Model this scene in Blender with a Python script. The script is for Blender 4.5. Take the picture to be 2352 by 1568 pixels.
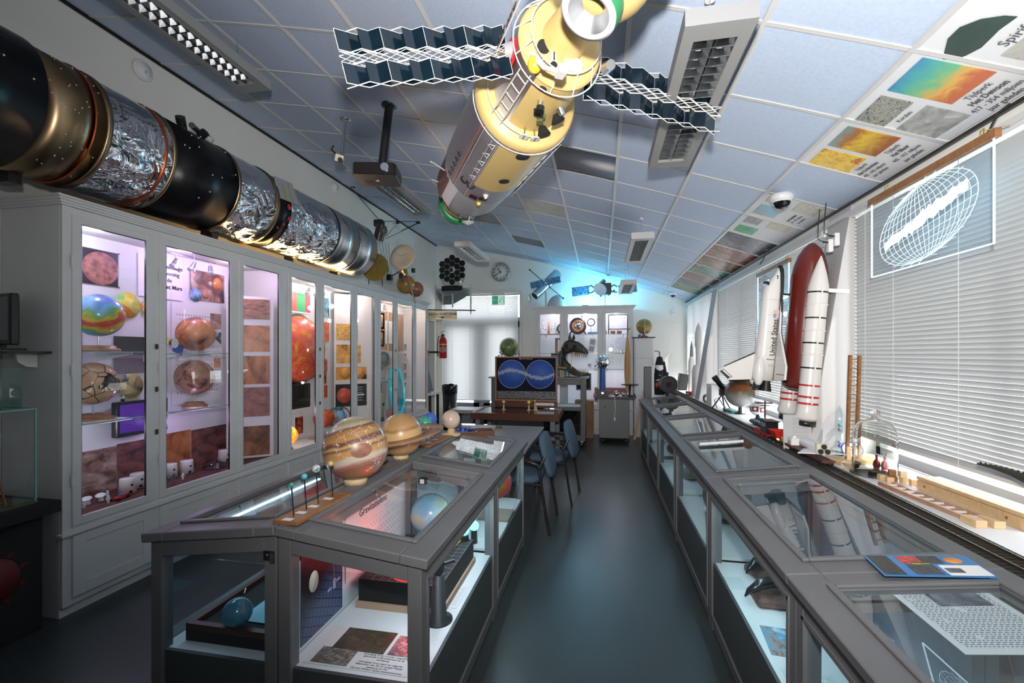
import bpy, math, random
from mathutils import Matrix, Vector, Euler
PI = math.pi
random.seed(7)
for o in list(bpy.data.objects): bpy.data.objects.remove(o, do_unlink=True)
SC = bpy.context.scene
COL = SC.collection

# ------------------------------------------------------------------ camera, sky, sun, exposure
cam_d = bpy.data.cameras.new('camera'); CAM = bpy.data.objects.new('camera', cam_d); COL.objects.link(CAM)
CAM.location = (0, 0, 1.55)
CAM.rotation_euler = (PI/2, 0, math.radians(11.046))
cam_d.sensor_width = 36; cam_d.lens = 15.995; cam_d.shift_y = 0.0119; cam_d.clip_start = .02
SC.camera = CAM
SC.view_settings.view_transform = 'Standard'; SC.view_settings.look = 'None'
SC.view_settings.exposure = 0.25; SC.view_settings.gamma = 1.0; SC.view_settings.use_curve_mapping = False
try:
    SC.cycles.use_denoising = True
    SC.cycles.max_bounces = 8; SC.cycles.diffuse_bounces = 4; SC.cycles.glossy_bounces = 4
    SC.cycles.transmission_bounces = 6; SC.cycles.transparent_max_bounces = 16
    SC.cycles.caustics_reflective = False; SC.cycles.caustics_refractive = False
    SC.cycles.sample_clamp_indirect = 4.0
except Exception: pass
WORLD = bpy.data.worlds.new('sky'); SC.world = WORLD; WORLD.use_nodes = True
bg = WORLD.node_tree.nodes['Background']; bg.inputs[0].default_value = (.90, .95, 1, 1); bg.inputs[1].default_value = 6.5
def lamp(name, kind, loc, power, color=(1,1,1), rot=(0,0,0), size=.1, size_y=None, spread=None, spot=None, blend=.5):
    d = bpy.data.lights.new(name, kind); d.energy = power; d.color = color
    if kind == 'AREA':
        d.size = size
        if size_y: d.shape = 'RECTANGLE'; d.size_y = size_y
        if spread: d.spread = spread
    elif kind in ('POINT', 'SPOT'):
        d.shadow_soft_size = size
        if kind == 'SPOT': d.spot_size = spot; d.spot_blend = blend
    elif kind == 'SUN': d.angle = size
    o = bpy.data.objects.new(name, d); COL.objects.link(o); o.location = loc; o.rotation_euler = rot
    return o
def aim(o, target):
    o.rotation_euler = (Vector(target) - o.location).to_track_quat('-Z', 'Y').to_euler()
# low-angle daylight from the window side, and the flash gun held over the lens
sun = lamp('sun', 'SUN', (6, 2, 6), 5.0, (1, .97, .92), size=.02); sun.rotation_euler = Vector((-.62, .25, -.74)).to_track_quat('-Z', 'Y').to_euler()
flash = lamp('flash', 'SPOT', (.02, -.06, 1.86), 390, (1, .975, .94), size=.05, spot=math.radians(140), blend=1.0); aim(flash, (.25, 3.4, 2.75))

# ------------------------------------------------------------------ helpers
def prop(o, label=None, cat=None, group=None, kind=None):
    if label: o['label'] = label
    if cat: o['category'] = cat
    if group: o['group'] = group
    if kind: o['kind'] = kind
    return o
def thing(name, label, cat, loc=(0,0,0), rot=(0,0,0), group=None, kind=None):
    o = bpy.data.objects.new(name, None); COL.objects.link(o); o.empty_display_size = .05
    o.location = loc; o.rotation_euler = rot if not isinstance(rot, (int, float)) else (0, 0, rot)
    return prop(o, label, cat, group, kind)
class MB:
    def __init__(s): s.v = []; s.f = []; s.m = []; s.s = []
    def add(s, vs, fs, mi=0, sm=False):
        b = len(s.v); s.v += [tuple(p) for p in vs]
        for f in fs: s.f.append(tuple(i + b for i in f)); s.m.append(mi); s.s.append(sm)
        return s
    def bx(s, x0, x1, y0, y1, z0, z1, mi=0, T=None):
        vs = [Vector((x, y, z)) for z in (z0, z1) for y in (y0, y1) for x in (x0, x1)]
        if T is not None: vs = [T @ p for p in vs]
        return s.add(vs, [(0,2,3,1),(4,5,7,6),(0,1,5,4),(2,6,7,3),(0,4,6,2),(1,3,7,5)], mi)
    def box(s, c, d, mi=0, T=None):
        return s.bx(c[0]-d[0]/2, c[0]+d[0]/2, c[1]-d[1]/2, c[1]+d[1]/2, c[2]-d[2]/2, c[2]+d[2]/2, mi, T)
    def cyl(s, p0, p1, r0, r1=None, n=16, caps=True, mi=0, sm=True):
        p0, p1 = Vector(p0), Vector(p1); r1 = r0 if r1 is None else r1
        q = (p1-p0).to_track_quat('Z', 'Y') if (p1-p0).length > 1e-9 else Euler((0,0,0)).to_quaternion()
        vs = []
        for p, r in ((p0, r0), (p1, r1)):
            for k in range(n): a = 2*PI*k/n; vs.append(p + q @ Vector((r*math.cos(a), r*math.sin(a), 0)))
        s.add(vs, [(k, (k+1) % n, n+(k+1) % n, n+k) for k in range(n)], mi, sm)
        if caps:
            s.add(vs[:n], [tuple(range(n-1, -1, -1))], mi); s.add(vs[n:], [tuple(range(n))], mi)
        return s
    def tube(s, pts, r, n=6, mi=0, closed=False):
        pts = [Vector(p) for p in pts]; m = len(pts); rr = r if isinstance(r, (list, tuple)) else [r]*m
        vs = []; q0 = None
        for i, p in enumerate(pts):
            a = pts[(i-1) % m] if (closed or i > 0) else pts[i]; b = pts[(i+1) % m] if (closed or i < m-1) else pts[i]
            d = (b-a); d = d.normalized() if d.length > 1e-9 else Vector((0,0,1))
            if q0 is None: q0 = d.to_track_quat('Z', 'Y'); d0 = d
            else: q0 = d0.rotation_difference(d) @ q0; d0 = d
            for k in range(n): t = 2*PI*k/n; vs.append(p + q0 @ Vector((rr[i]*math.cos(t), rr[i]*math.sin(t), 0)))
        fs = [(i*n+k, i*n+(k+1) % n, ((i+1) % m)*n+(k+1) % n, ((i+1) % m)*n+k) for i in range(m if closed else m-1) for k in range(n)]
        s.add(vs, fs, mi, True)
        if not closed: s.add(vs[:n], [tuple(range(n-1,-1,-1))], mi); s.add(vs[-n:], [tuple(range(n))], mi)
        return s
    def lathe(s, prof, n=24, T=None, mi=0, sm=True, caps=True):
        vs = []
        for r, z in prof:
            for k in range(n): a = 2*PI*k/n; vs.append(Vector((r*math.cos(a), r*math.sin(a), z)))
        if T is not None: vs = [T @ p for p in vs]
        m = len(prof)
        s.add(vs, [(i*n+k, i*n+(k+1) % n, (i+1)*n+(k+1) % n, (i+1)*n+k) for i in range(m-1) for k in range(n)], mi, sm)
        if caps and prof[0][0] > 1e-6: s.add(vs[:n], [tuple(range(n-1,-1,-1))], mi)
        if caps and prof[-1][0] > 1e-6: s.add(vs[-n:], [tuple(range(n))], mi)
        return s
    def sph(s, c, r, n=24, mi=0, sc=(1,1,1), T=None):
        m = max(6, n//2); c = Vector(c)
        prof = [(math.sin(PI*i/m), -math.cos(PI*i/m)) for i in range(m+1)]
        S = Matrix.Translation(c) @ Matrix.Diagonal((r*sc[0], r*sc[1], r*sc[2], 1))
        if T is not None: S = T @ S
        return s.lathe(prof, n, S, mi, True, False)
    def prism(s, poly, h, T=None, mi=0, z0=0):
        n = len(poly); vs = [Vector((x, y, z0)) for x, y in poly] + [Vector((x, y, z0+h)) for x, y in poly]
        if T is not None: vs = [T @ p for p in vs]
        return s.add(vs, [tuple(range(n-1,-1,-1)), tuple(range(n, 2*n))] + [(k, (k+1) % n, n+(k+1) % n, n+k) for k in range(n)], mi)
    def torus(s, c, R, r, T=None, n=32, m=8, mi=0):
        c = Vector(c); vs = []
        for i in range(n):
            a = 2*PI*i/n
            for j in range(m): b = 2*PI*j/m; vs.append(Vector(((R+r*math.cos(b))*math.cos(a), (R+r*math.cos(b))*math.sin(a), r*math.sin(b))))
        if T is not None: vs = [T @ p for p in vs]
        vs = [p + c for p in vs]
        return s.add(vs, [(i*m+j, ((i+1) % n)*m+j, ((i+1) % n)*m+(j+1) % m, i*m+(j+1) % m) for i in range(n) for j in range(m)], mi, True)
    def mesh(s, name):
        me = bpy.data.meshes.new(name); me.from_pydata(s.v, [], s.f)
        me.polygons.foreach_set('material_index', s.m); me.polygons.foreach_set('use_smooth', s.s); me.update()
        return me
    def build(s, name, mats, parent=None, loc=None, rot=None, bevel=0):
        me = s.mesh(name)
        for m in (mats if isinstance(mats, (list, tuple)) else [mats]): me.materials.append(m)
        return link(name, me, parent, loc, rot, bevel)
def link(name, me, parent=None, loc=None, rot=None, bevel=0):
    o = bpy.data.objects.new(name, me); COL.objects.link(o)
    if parent is not None: o.parent = parent
    if loc is not None: o.location = loc
    if rot is not None: o.rotation_euler = rot
    if bevel:
        b = o.modifiers.new('bevel', 'BEVEL'); b.width = bevel; b.segments = 1; b.limit_method = 'ANGLE'; b.angle_limit = .9
    return o
def copy_tree(o, parent=None):
    c = o.copy(); COL.objects.link(c); c.parent = parent
    for ch in list(o.children): copy_tree(ch, c)
    return c
def dup(root, loc, rot=None, label=None, group=None):
    c = copy_tree(root); c.location = loc
    if rot is not None: c.rotation_euler = rot if not isinstance(rot, (int, float)) else (0, 0, rot)
    if label: c['label'] = label
    if group: c['group'] = group
    return c
def text(body, size, mat, parent=None, loc=(0,0,0), rot=(0,0,0), name='lettering', align='CENTER', ext=.0006, bold=0, spacing=1.0):
    cu = bpy.data.curves.new(name, 'FONT'); cu.body = body; cu.size = size; cu.align_x = align; cu.align_y = 'CENTER'
    cu.extrude = ext; cu.offset = bold; cu.space_line = spacing; cu.resolution_u = 2; cu.materials.append(mat)
    tmp = bpy.data.objects.new(name, cu); me = bpy.data.meshes.new_from_object(tmp); me.name = name
    bpy.data.objects.remove(tmp, do_unlink=True); bpy.data.curves.remove(cu)
    if not me.materials: me.materials.append(mat)
    return link(name, me, parent, loc, rot)
def frame_T(o, ex, ey):                       # matrix whose x, y axes are ex, ey
    ex = Vector(ex).normalized(); ey = Vector(ey); ez = ex.cross(ey).normalized(); ey = ez.cross(ex)
    return Matrix(((ex.x, ey.x, ez.x, o[0]), (ex.y, ey.y, ez.y, o[1]), (ex.z, ey.z, ez.z, o[2]), (0,0,0,1)))
def rotm(rx=0, ry=0, rz=0, t=(0,0,0)): return Matrix.Translation(t) @ Euler((rx, ry, rz)).to_matrix().to_4x4()
# ------------------------------------------------------------------ materials
MATS = {}
def base_mat(name):
    m = bpy.data.materials.new(name); m.use_nodes = True
    return m, m.node_tree.nodes, m.node_tree.links, m.node_tree.nodes['Principled BSDF']
def M(name, col=(.5,.5,.5), rough=.5, metal=0, emit=None, es=0, alpha=None, spec=None, var=0, vs=6, bump=0, bs=40, coat=0, stretch=None):
    if name in MATS: return MATS[name]
    m, N, L, p = base_mat(name)
    p.inputs['Base Color'].default_value = (*col, 1); p.inputs['Roughness'].default_value = rough; p.inputs['Metallic'].default_value = metal
    if spec is not None: p.inputs['Specular IOR Level'].default_value = spec
    if coat: p.inputs['Coat Weight'].default_value = coat; p.inputs['Coat Roughness'].default_value = .08
    if emit: p.inputs['Emission Color'].default_value = (*emit, 1); p.inputs['Emission Strength'].default_value = es
    if var or bump:
        tc = N.new('ShaderNodeTexCoord'); mp = N.new('ShaderNodeMapping'); L.new(tc.outputs['Object'], mp.inputs[0])
        if stretch: mp.inputs['Scale'].default_value = stretch
    if var:
        n = N.new('ShaderNodeTexNoise'); n.inputs['Scale'].default_value = vs; n.inputs['Detail'].default_value = 4; L.new(mp.outputs[0], n.inputs[0])
        r = N.new('ShaderNodeValToRGB'); r.color_ramp.elements[0].position = .3; r.color_ramp.elements[1].position = .7
        r.color_ramp.elements[0].color = (*[c*(1-var) for c in col], 1); r.color_ramp.elements[1].color = (*[min(1, c*(1+var)) for c in col], 1)
        L.new(n.outputs[0], r.inputs[0]); L.new(r.outputs[0], p.inputs['Base Color'])
    if bump:
        n2 = N.new('ShaderNodeTexNoise'); n2.inputs['Scale'].default_value = bs; n2.inputs['Detail'].default_value = 3; L.new(mp.outputs[0], n2.inputs[0])
        b = N.new('ShaderNodeBump'); b.inputs['Strength'].default_value = bump; b.inputs['Distance'].default_value = .01
        L.new(n2.outputs[0], b.inputs['Height']); L.new(b.outputs[0], p.inputs['Normal'])
    MATS[name] = m; return m
def ramp_mat(name, stops, scale=3, detail=5, dist=0, rough=.4, coord='Object', axis=None, amt=.15, kind='noise', metal=0, bump=0, stretch=None, coat=0, const=False, freq=1.0, off=0.0, emit=0, rot=None):
    """colour ramp driven by noise / voronoi, or, with axis, by that coordinate wobbled with noise (bands)"""
    if name in MATS: return MATS[name]
    m, N, L, p = base_mat(name); p.inputs['Roughness'].default_value = rough; p.inputs['Metallic'].default_value = metal
    if coat: p.inputs['Coat Weight'].default_value = coat; p.inputs['Coat Roughness'].default_value = .06
    tc = N.new('ShaderNodeTexCoord'); mp = N.new('ShaderNodeMapping'); L.new(tc.outputs[coord], mp.inputs[0])
    if stretch: mp.inputs['Scale'].default_value = stretch
    if rot: mp.inputs['Rotation'].default_value = rot
    if kind == 'voronoi':
        n = N.new('ShaderNodeTexVoronoi'); n.inputs['Scale'].default_value = scale; out = n.outputs['Distance']
    elif kind == 'crack':
        n = N.new('ShaderNodeTexVoronoi'); n.feature = 'DISTANCE_TO_EDGE'; n.inputs['Scale'].default_value = scale; out = n.outputs['Distance']
    else:
        n = N.new('ShaderNodeTexNoise'); n.inputs['Scale'].default_value = scale; n.inputs['Detail'].default_value = detail; n.inputs['Distortion'].default_value = dist; out = n.outputs[0]
    L.new(mp.outputs[0], n.inputs[0])
    if axis is not None:
        sp = N.new('ShaderNodeSeparateXYZ'); L.new(mp.outputs[0], sp.inputs[0])
        a = N.new('ShaderNodeMath'); a.operation = 'MULTIPLY_ADD'; L.new(sp.outputs[axis], a.inputs[0]); a.inputs[1].default_value = freq; a.inputs[2].default_value = .5 + off
        w = N.new('ShaderNodeMath'); w.operation = 'MULTIPLY_ADD'; L.new(out, w.inputs[0]); w.inputs[1].default_value = amt
        L.new(a.outputs[0], w.inputs[2])
        s = N.new('ShaderNodeMath'); s.operation = 'SUBTRACT'; L.new(w.outputs[0], s.inputs[0]); s.inputs[1].default_value = amt/2; out2 = s.outputs[0]
    else: out2 = out
    r = N.new('ShaderNodeValToRGB'); cr = r.color_ramp
    if const: cr.interpolation = 'CONSTANT'
    while len(cr.elements) < len(stops): cr.elements.new(.5)
    for e, (pos, c) in zip(cr.elements, stops): e.position = pos; e.color = (*c, 1)
    L.new(out2, r.inputs[0]); L.new(r.outputs[0], p.inputs['Base Color'])
    if emit: L.new(r.outputs[0], p.inputs['Emission Color']); p.inputs['Emission Strength'].default_value = emit
    if bump:
        b = N.new('ShaderNodeBump'); b.inputs['Strength'].default_value = bump; b.inputs['Distance'].default_value = .01
        L.new(out, b.inputs['Height']); L.new(b.outputs[0], p.inputs['Normal'])
    MATS[name] = m; return m
def glass(name, tint=(1,1,1), refl=1.0, rough=.0, ior=1.5):
    if name in MATS: return MATS[name]
    m = bpy.data.materials.new(name); m.use_nodes = True; N = m.node_tree.nodes; L = m.node_tree.links; N.clear()
    o = N.new('ShaderNodeOutputMaterial'); mx = N.new('ShaderNodeMixShader'); t = N.new('ShaderNodeBsdfTransparent'); g = N.new('ShaderNodeBsdfGlossy')
    t.inputs[0].default_value = (*tint, 1); g.inputs['Roughness'].default_value = rough; g.inputs['Color'].default_value = (refl, refl, refl, 1)
    f = N.new('ShaderNodeFresnel'); f.inputs[0].default_value = ior
    ge = N.new('ShaderNodeNewGeometry'); iv = N.new('ShaderNodeMath'); iv.operation = 'SUBTRACT'; iv.inputs[0].default_value = 1; L.new(ge.outputs['Backfacing'], iv.inputs[1])
    mu = N.new('ShaderNodeMath'); mu.operation = 'MULTIPLY'; L.new(f.outputs[0], mu.inputs[0]); L.new(iv.outputs[0], mu.inputs[1])
    L.new(mu.outputs[0], mx.inputs[0]); L.new(t.outputs[0], mx.inputs[1]); L.new(g.outputs[0], mx.inputs[2]); L.new(mx.outputs[0], o.inputs[0])
    MATS[name] = m; return m
def translucent(name, col, tr=.3, rough=.5):
    if name in MATS: return MATS[name]
    m, N, L, p = base_mat(name); p.inputs['Base Color'].default_value = (*col, 1); p.inputs['Roughness'].default_value = rough
    t = N.new('ShaderNodeBsdfTranslucent'); t.inputs[0].default_value = (*col, 1); mx = N.new('ShaderNodeMixShader'); mx.inputs[0].default_value = tr
    L.new(p.outputs[0], mx.inputs[1]); L.new(t.outputs[0], mx.inputs[2]); L.new(mx.outputs[0], N['Material Output'].inputs[0])
    MATS[name] = m; return m
def print_mat(name, paper=(.78,.78,.79), ink=(.42,.42,.44), lines=40, margin=.08, fill=.7):
    """sheet of body text too small to read: broken dark lines on paper (Generated coords, lines along the longer in-plane axis x)"""
    if name in MATS: return MATS[name]
    m, N, L, p = base_mat(name); p.inputs['Roughness'].default_value = .6
    tc = N.new('ShaderNodeTexCoord'); uv = tc.outputs['UV']
    br = N.new('ShaderNodeTexBrick'); br.inputs['Scale'].default_value = 1; br.inputs['Brick Width'].default_value = .055; br.inputs['Row Height'].default_value = 1/lines
    br.inputs['Mortar Size'].default_value = .30/lines; br.inputs['Mortar Smooth'].default_value = .1
    br.inputs['Color1'].default_value = (*ink, 1); br.inputs['Color2'].default_value = (*ink, 1); br.inputs['Mortar'].default_value = (*paper, 1); br.squash = .7; br.squash_frequency = 3
    L.new(uv, br.inputs[0])
    nz = N.new('ShaderNodeTexNoise'); nz.inputs['Scale'].default_value = 7; nz.inputs['Detail'].default_value = 0; L.new(uv, nz.inputs[0])
    gt = N.new('ShaderNodeMath'); gt.operation = 'LESS_THAN'; L.new(nz.outputs[0], gt.inputs[0]); gt.inputs[1].default_value = .45 + fill*.35
    sp = N.new('ShaderNodeSeparateXYZ'); L.new(uv, sp.inputs[0]); acc = gt.outputs[0]
    for ax in (0, 1):
        for op, v in (('GREATER_THAN', margin), ('LESS_THAN', 1-margin)):
            c = N.new('ShaderNodeMath'); c.operation = op; L.new(sp.outputs[ax], c.inputs[0]); c.inputs[1].default_value = v
            mu = N.new('ShaderNodeMath'); mu.operation = 'MULTIPLY'; L.new(acc, mu.inputs[0]); L.new(c.outputs[0], mu.inputs[1]); acc = mu.outputs[0]
    mx = N.new('ShaderNodeMixRGB'); L.new(acc, mx.inputs[0]); mx.inputs[1].default_value = (*paper, 1); L.new(br.outputs[0], mx.inputs[2])
    L.new(mx.outputs[0], p.inputs['Base Color']); MATS[name] = m; return m
def sheet(name, w, h, mat, parent, T, th=.002, back=None):
    """a thin board w x h in the local xy plane of matrix T (front = +z), with 0..1 UVs on the front face"""
    me = bpy.data.meshes.new(name)
    vs = [Vector((x*w/2, y*h/2, z)) for z in (-th, 0) for x, y in ((-1,-1),(1,-1),(1,1),(-1,1))]
    me.from_pydata([T @ p for p in vs], [], [(4,5,6,7),(3,2,1,0),(0,1,5,4),(1,2,6,5),(2,3,7,6),(3,0,4,7)])
    uv = me.uv_layers.new(name='UVMap')
    for i, c in enumerate(((0,0),(1,0),(1,1),(0,1))): uv.data[i].uv = c
    for i in range(4, 24): uv.data[i].uv = (.01, .01)
    me.materials.append(mat); me.update()
    return link(name, me, parent)
PAINT = M('cabinet_paint', (.69,.69,.68), .45, var=.04, vs=3)
GREY = M('case_paint', (.135,.135,.14), .42, var=.06, vs=5)
DARKP = M('case_lower_paint', (.055,.065,.065), .5)
WHITE = M('white_plastic', (.8,.8,.8), .35)
OFFW = M('white_paint', (.74,.73,.70), .6)
BLACK = M('black_plastic', (.012,.012,.013), .35)
BLACKM = M('black_matte', (.01,.01,.01), .8)
STEEL = M('steel', (.62,.63,.64), .28, 1)
CHROME = M('chrome', (.85,.86,.87), .05, 1)
ALU = M('aluminium', (.72,.73,.75), .35, 1)
BRASS = M('brass', (.55,.42,.14), .35, 1)
GOLD = M('gold_foil', (.75,.52,.20), .25, 1, bump=.4, bs=60)
WOOD = ramp_mat('pine', [(.3,(.55,.36,.18)),(.7,(.68,.47,.26))], 6, 4, 1.5, stretch=(1,8,8), rough=.5)
DWOOD = ramp_mat('brown_wood', [(.3,(.20,.085,.03)),(.7,(.33,.15,.055))], 5, 4, 1, stretch=(1,6,6), rough=.45)
MAHOG = ramp_mat('mahogany', [(.3,(.065,.022,.012)),(.7,(.11,.035,.018))], 4, 4, 1, stretch=(1,6,6), rough=.3)
BASEW = ramp_mat('turned_wood', [(.3,(.36,.17,.09)),(.7,(.50,.26,.15))], 8, 3, .5, stretch=(1,4,1), rough=.35)
RED = M('red_plastic', (.55,.02,.02), .35)
YEL = M('yellow_plastic', (.75,.50,.04), .3)
GREEN = M('green_plastic', (.02,.20,.07), .4)
GLASS = glass('clear_glass'); CGLASS = glass('case_glass', (.93,.97,.98), 1.0); 
TOPGLASS = glass('case_top_glass', (.93,.97,.98), 1.0, ior=1.75)
GEDGE = M('glass_edge', (.25,.45,.42), .15)
TXT = M('ink', (.02,.02,.025), .6); INK2 = M('ink_soft', (.10,.10,.11), .6)
PAPER = M('paper', (.78,.78,.77), .6)
# ------------------------------------------------------------------ the room
XL, XR, YB, YF = -3.55, 1.66, 9.5, -2.6
def zceil(x): return -.0203*x*x - .298*x + 3.129
WALL = M('wall_paint', (.80,.79,.74), .75, var=.03, vs=1.5)
FLOORM, _N, _L, _p = base_mat('vinyl_floor'); _p.inputs['Roughness'].default_value = .33
_tc = _N.new('ShaderNodeTexCoord'); _v = _N.new('ShaderNodeTexVoronoi'); _v.inputs['Scale'].default_value = 55; _L.new(_tc.outputs['Object'], _v.inputs[0])
_r = _N.new('ShaderNodeValToRGB'); _r.color_ramp.elements[0].position = .05; _r.color_ramp.elements[0].color = (.20,.22,.22,1); _r.color_ramp.elements[1].position = .10; _r.color_ramp.elements[1].color = (.055,.068,.07,1)
_n = _N.new('ShaderNodeTexNoise'); _n.inputs['Scale'].default_value = 2; _n.inputs['Detail'].default_value = 6; _L.new(_tc.outputs['Object'], _n.inputs[0])
_mx = _N.new('ShaderNodeMixRGB'); _mx.blend_type = 'MULTIPLY'; _mx.inputs[0].default_value = .5; _L.new(_v.outputs['Distance'], _r.inputs[0]); _L.new(_r.outputs[0], _mx.inputs[1]); _L.new(_n.outputs[0], _mx.inputs[2])
_L.new(_mx.outputs[0], _p.inputs['Base Color'])
_b = _N.new('ShaderNodeBump'); _b.inputs['Strength'].default_value = .06; _b.inputs['Distance'].default_value = .01; _L.new(_n.outputs[0], _b.inputs['Height']); _L.new(_b.outputs[0], _p.inputs['Normal'])
prop(MB().bx(XL-.2, 1.9, YF-.2, YB+.2, -.1, 0).build('floor', FLOORM), kind='structure')
prop(MB().bx(1.9, 30, -15, 30, -.5, -.4).build('ground', M('paving', (.42,.40,.37), .8, var=.15, vs=1)), kind='structure')
prop(MB().bx(-20, 1.9, YB+.6, 30, -.5, -.4).build('ground', M('paving')), kind='structure')
prop(MB().bx(XL-.2, XL, YF-.2, YB+.2, 0, 4.1).build('wall_left', WALL), kind='structure')
prop(MB().bx(XL, 1.9, YF-.2, YF, 0, 4.1).build('wall_front', WALL), kind='structure')
# back wall with the opening of the glazed door
DX0, DX1, DZ = -3.40, -1.69, 2.83
wb = MB(); wb.bx(XL, DX0, YB, YB+.2, 0, 4.1); wb.bx(DX0, DX1, YB, YB+.2, DZ, 4.1); wb.bx(DX1, 1.9, YB, YB+.2, 0, 4.1)
prop(wb.build('wall_back', WALL), kind='structure')
# window wall
WZ0, WZ1 = .88, 2.49
WIN = [(-.2, 3.40), (3.78, 6.95), (7.32, 9.36)]
wr = MB(); wr.bx(XR, 1.9, YF, YB, 0, WZ0-.03); wr.bx(XR, 1.9, YF, YB, WZ1, 2.75)
for a, b in ((YF, -.2), (3.40, 3.78), (6.95, 7.32), (9.36, YB)): wr.bx(XR, 1.9, a, b, WZ0-.03, WZ1)
prop(wr.build('wall_right', WALL), kind='structure')
FRAMEM = M('window_frame_grey', (.22,.23,.24), .45)
for i, (a, b) in enumerate(WIN):
    w = MB()
    for y in (a, b-.05): w.bx(1.78, 1.84, y, y+.05, WZ0, WZ1)
    w.bx(1.78, 1.84, a, b, WZ0, WZ0+.06); w.bx(1.78, 1.84, a, b, WZ1-.05, WZ1)
    wo = prop(w.build('window_%d' % (i+1), FRAMEM), kind='structure')
    n = 3; st = (b-a)/n
    for k in range(1, n): MB().bx(1.775, 1.845, a+k*st-.035, a+k*st+.035, WZ0, WZ1).build('mullion', FRAMEM, wo)
    for k in range(n): MB().bx(1.808, 1.812, a+k*st+.03, a+(k+1)*st-.03, WZ0+.06, WZ1-.05).build('pane', GLASS, wo)
# window ledge
prop(MB().bx(1.36, 1.78, YF, YB, WZ0-.045, WZ0).build('trim_1', M('ledge_white', (.82,.83,.84), .45), bevel=.004), kind='structure')
# tapering buttresses between the windows
BUT = M('buttress_paint', (.50,.49,.49), .7)
def buttress(n, y0, y1):
    T = frame_T((0, y0, 0), (1,0,0), (0,0,1))
    m = MB(); m.prism([(1.395, WZ0), (1.70, WZ0), (1.70, 2.60), (1.662, 2.60)], -(y1-y0), T)
    prop(m.build('pillar', BUT), kind='structure')
buttress(2, 3.44, 3.74); buttress(3, 6.98, 7.28)
# ceiling: vaulted tile ceiling, its slab above, tiles and T-bars as pieces
XS = [1.20 - .535*k for k in range(0, 9)][::-1]; XS = [XL] + [x for x in XS if x > XL+.1] + [XR]
YS = [1.518 + .532*j for j in range(-2, 16)]; YS = [y for y in YS if y < YB-.1] + [YB]
cs = MB(); N_ = 24; vs = []
for i in range(N_+1):
    x = XL-.2 + (2.1-XL+.2)*i/N_
    for y in (YF-.2, YB+.2):
        vs += [(x, y, zceil(x)+.035), (x, y, zceil(x)+.14)]
fs = []
for i in range(N_):
    a, b = i*4, i*4+4
    fs += [(a, b, b+2, a+2), (a+1, a+3, b+3, b+1), (a, a+1, b+1, b), (a+2, b+2, b+3, a+3)]
cs.add(vs, fs)
CEIL = prop(cs.build('ceiling', M('ceiling_slab', (.5,.55,.62), .8)), kind='structure')
TILE = M('ceiling_tile_blue', (.52,.61,.77), .85, var=.05, vs=60)
BAR = M('ceiling_bar', (.62,.61,.60), .5)
ART = {}
def tile_mesh(x0, x1, dy, mat):
    m = MB(); n = 4; vs = []
    for i in range(n+1):
        x = x0 + (x1-x0)*i/n
        for y in (0, dy): vs += [(x, y, zceil(x)), (x, y, zceil(x)+.015)]
    fs = []
    for i in range(n):
        a, b = i*4, i*4+4
        fs += [(a, a+2, b+2, b), (a+1, b+1, b+3, a+3), (a, b, b+1, a+1), (a+2, a+3, b+3, b+2)]
    fs += [(0, 1, 3, 2), (n*4, n*4+2, n*4+3, n*4+1)]
    m.add(vs, fs); me = m.mesh('tile'); me.materials.append(mat); return me
STARS = ramp_mat('star_photo', [(.0,(.9,.9,1)),(.10,(.03,.03,.05)),(1,(.012,.012,.02))], 22, kind='voronoi', rough=.35)
COMET, _N, _L, _p = base_mat('comet_photo'); _p.inputs['Roughness'].default_value = .35; _p.inputs['Base Color'].default_value = (.02,.02,.035,1)
_tc = _N.new('ShaderNodeTexCoord'); _mp = _N.new('ShaderNodeMapping'); _L.new(_tc.outputs['Generated'], _mp.inputs[0])
_mp.inputs['Location'].default_value = (.05,-.05,0); _mp.inputs['Rotation'].default_value = (0,0,.35); _mp.inputs['Scale'].default_value = (1.2,2.6,.01)
_g = _N.new('ShaderNodeTexGradient'); _g.gradient_type = 'SPHERICAL'; _mp.inputs['Location'].default_value = (-.55,-1.5,0); _L.new(_mp.outputs[0], _g.inputs[0])
_r = _N.new('ShaderNodeValToRGB'); _r.color_ramp.elements[0].color = (.015,.015,.03,1); _r.color_ramp.elements[1].color = (.9,.85,.8,1); _r.color_ramp.elements[1].position = .9
_e = _r.color_ramp.elements.new(.45); _e.color = (.12,.11,.14,1); _L.new(_g.outputs['Fac'], _r.inputs[0]); _L.new(_r.outputs[0], _p.inputs['Base Color'])
BEIGE = ramp_mat('moon_photo', [(.3,(.42,.42,.36)),(.7,(.55,.55,.50))], 9, rough=.4)
ARTP = M('art_paper', (.74,.75,.77), .45)
NEB = [ramp_mat('nebula_%d' % k, [(.30,(.02,.02,.025)),(.50,a),(.60,(.05,.045,.045)),(.72,b)], 3.2, 6, 2.5, rough=.22) for k, (a, b) in enumerate([((.10,.11,.16),(.40,.40,.55)),((.35,.06,.04),(.55,.28,.10)),((.30,.12,.03),(.10,.09,.08)),((.05,.25,.22),(.35,.08,.04)),((.30,.05,.05),(.55,.22,.05)),((.10,.10,.13),(.28,.20,.12)),((.10,.28,.10),(.45,.25,.06))])]
special = {}
def col_of(x): return max(i for i in range(len(XS)-1) if XS[i] <= x + 1e-6)
def row_of(y): return max(i for i in range(len(YS)-1) if YS[i] <= y + 1e-6)
special[(col_of(-.2), row_of(3.9))] = COMET
special[(col_of(-.7), row_of(5.5))] = BEIGE
special[(col_of(-1.2), row_of(7.7))] = STARS
special[(col_of(-1.7), row_of(6.5))] = STARS
lastc = len(XS)-2
r0 = row_of(4.9)
for k in range(7): special[(lastc, r0+k)] = NEB[k]
for y in (1.6, 2.2, 2.7, 3.9, 4.4): special[(lastc, row_of(y))] = ARTP
cache = {}
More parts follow.
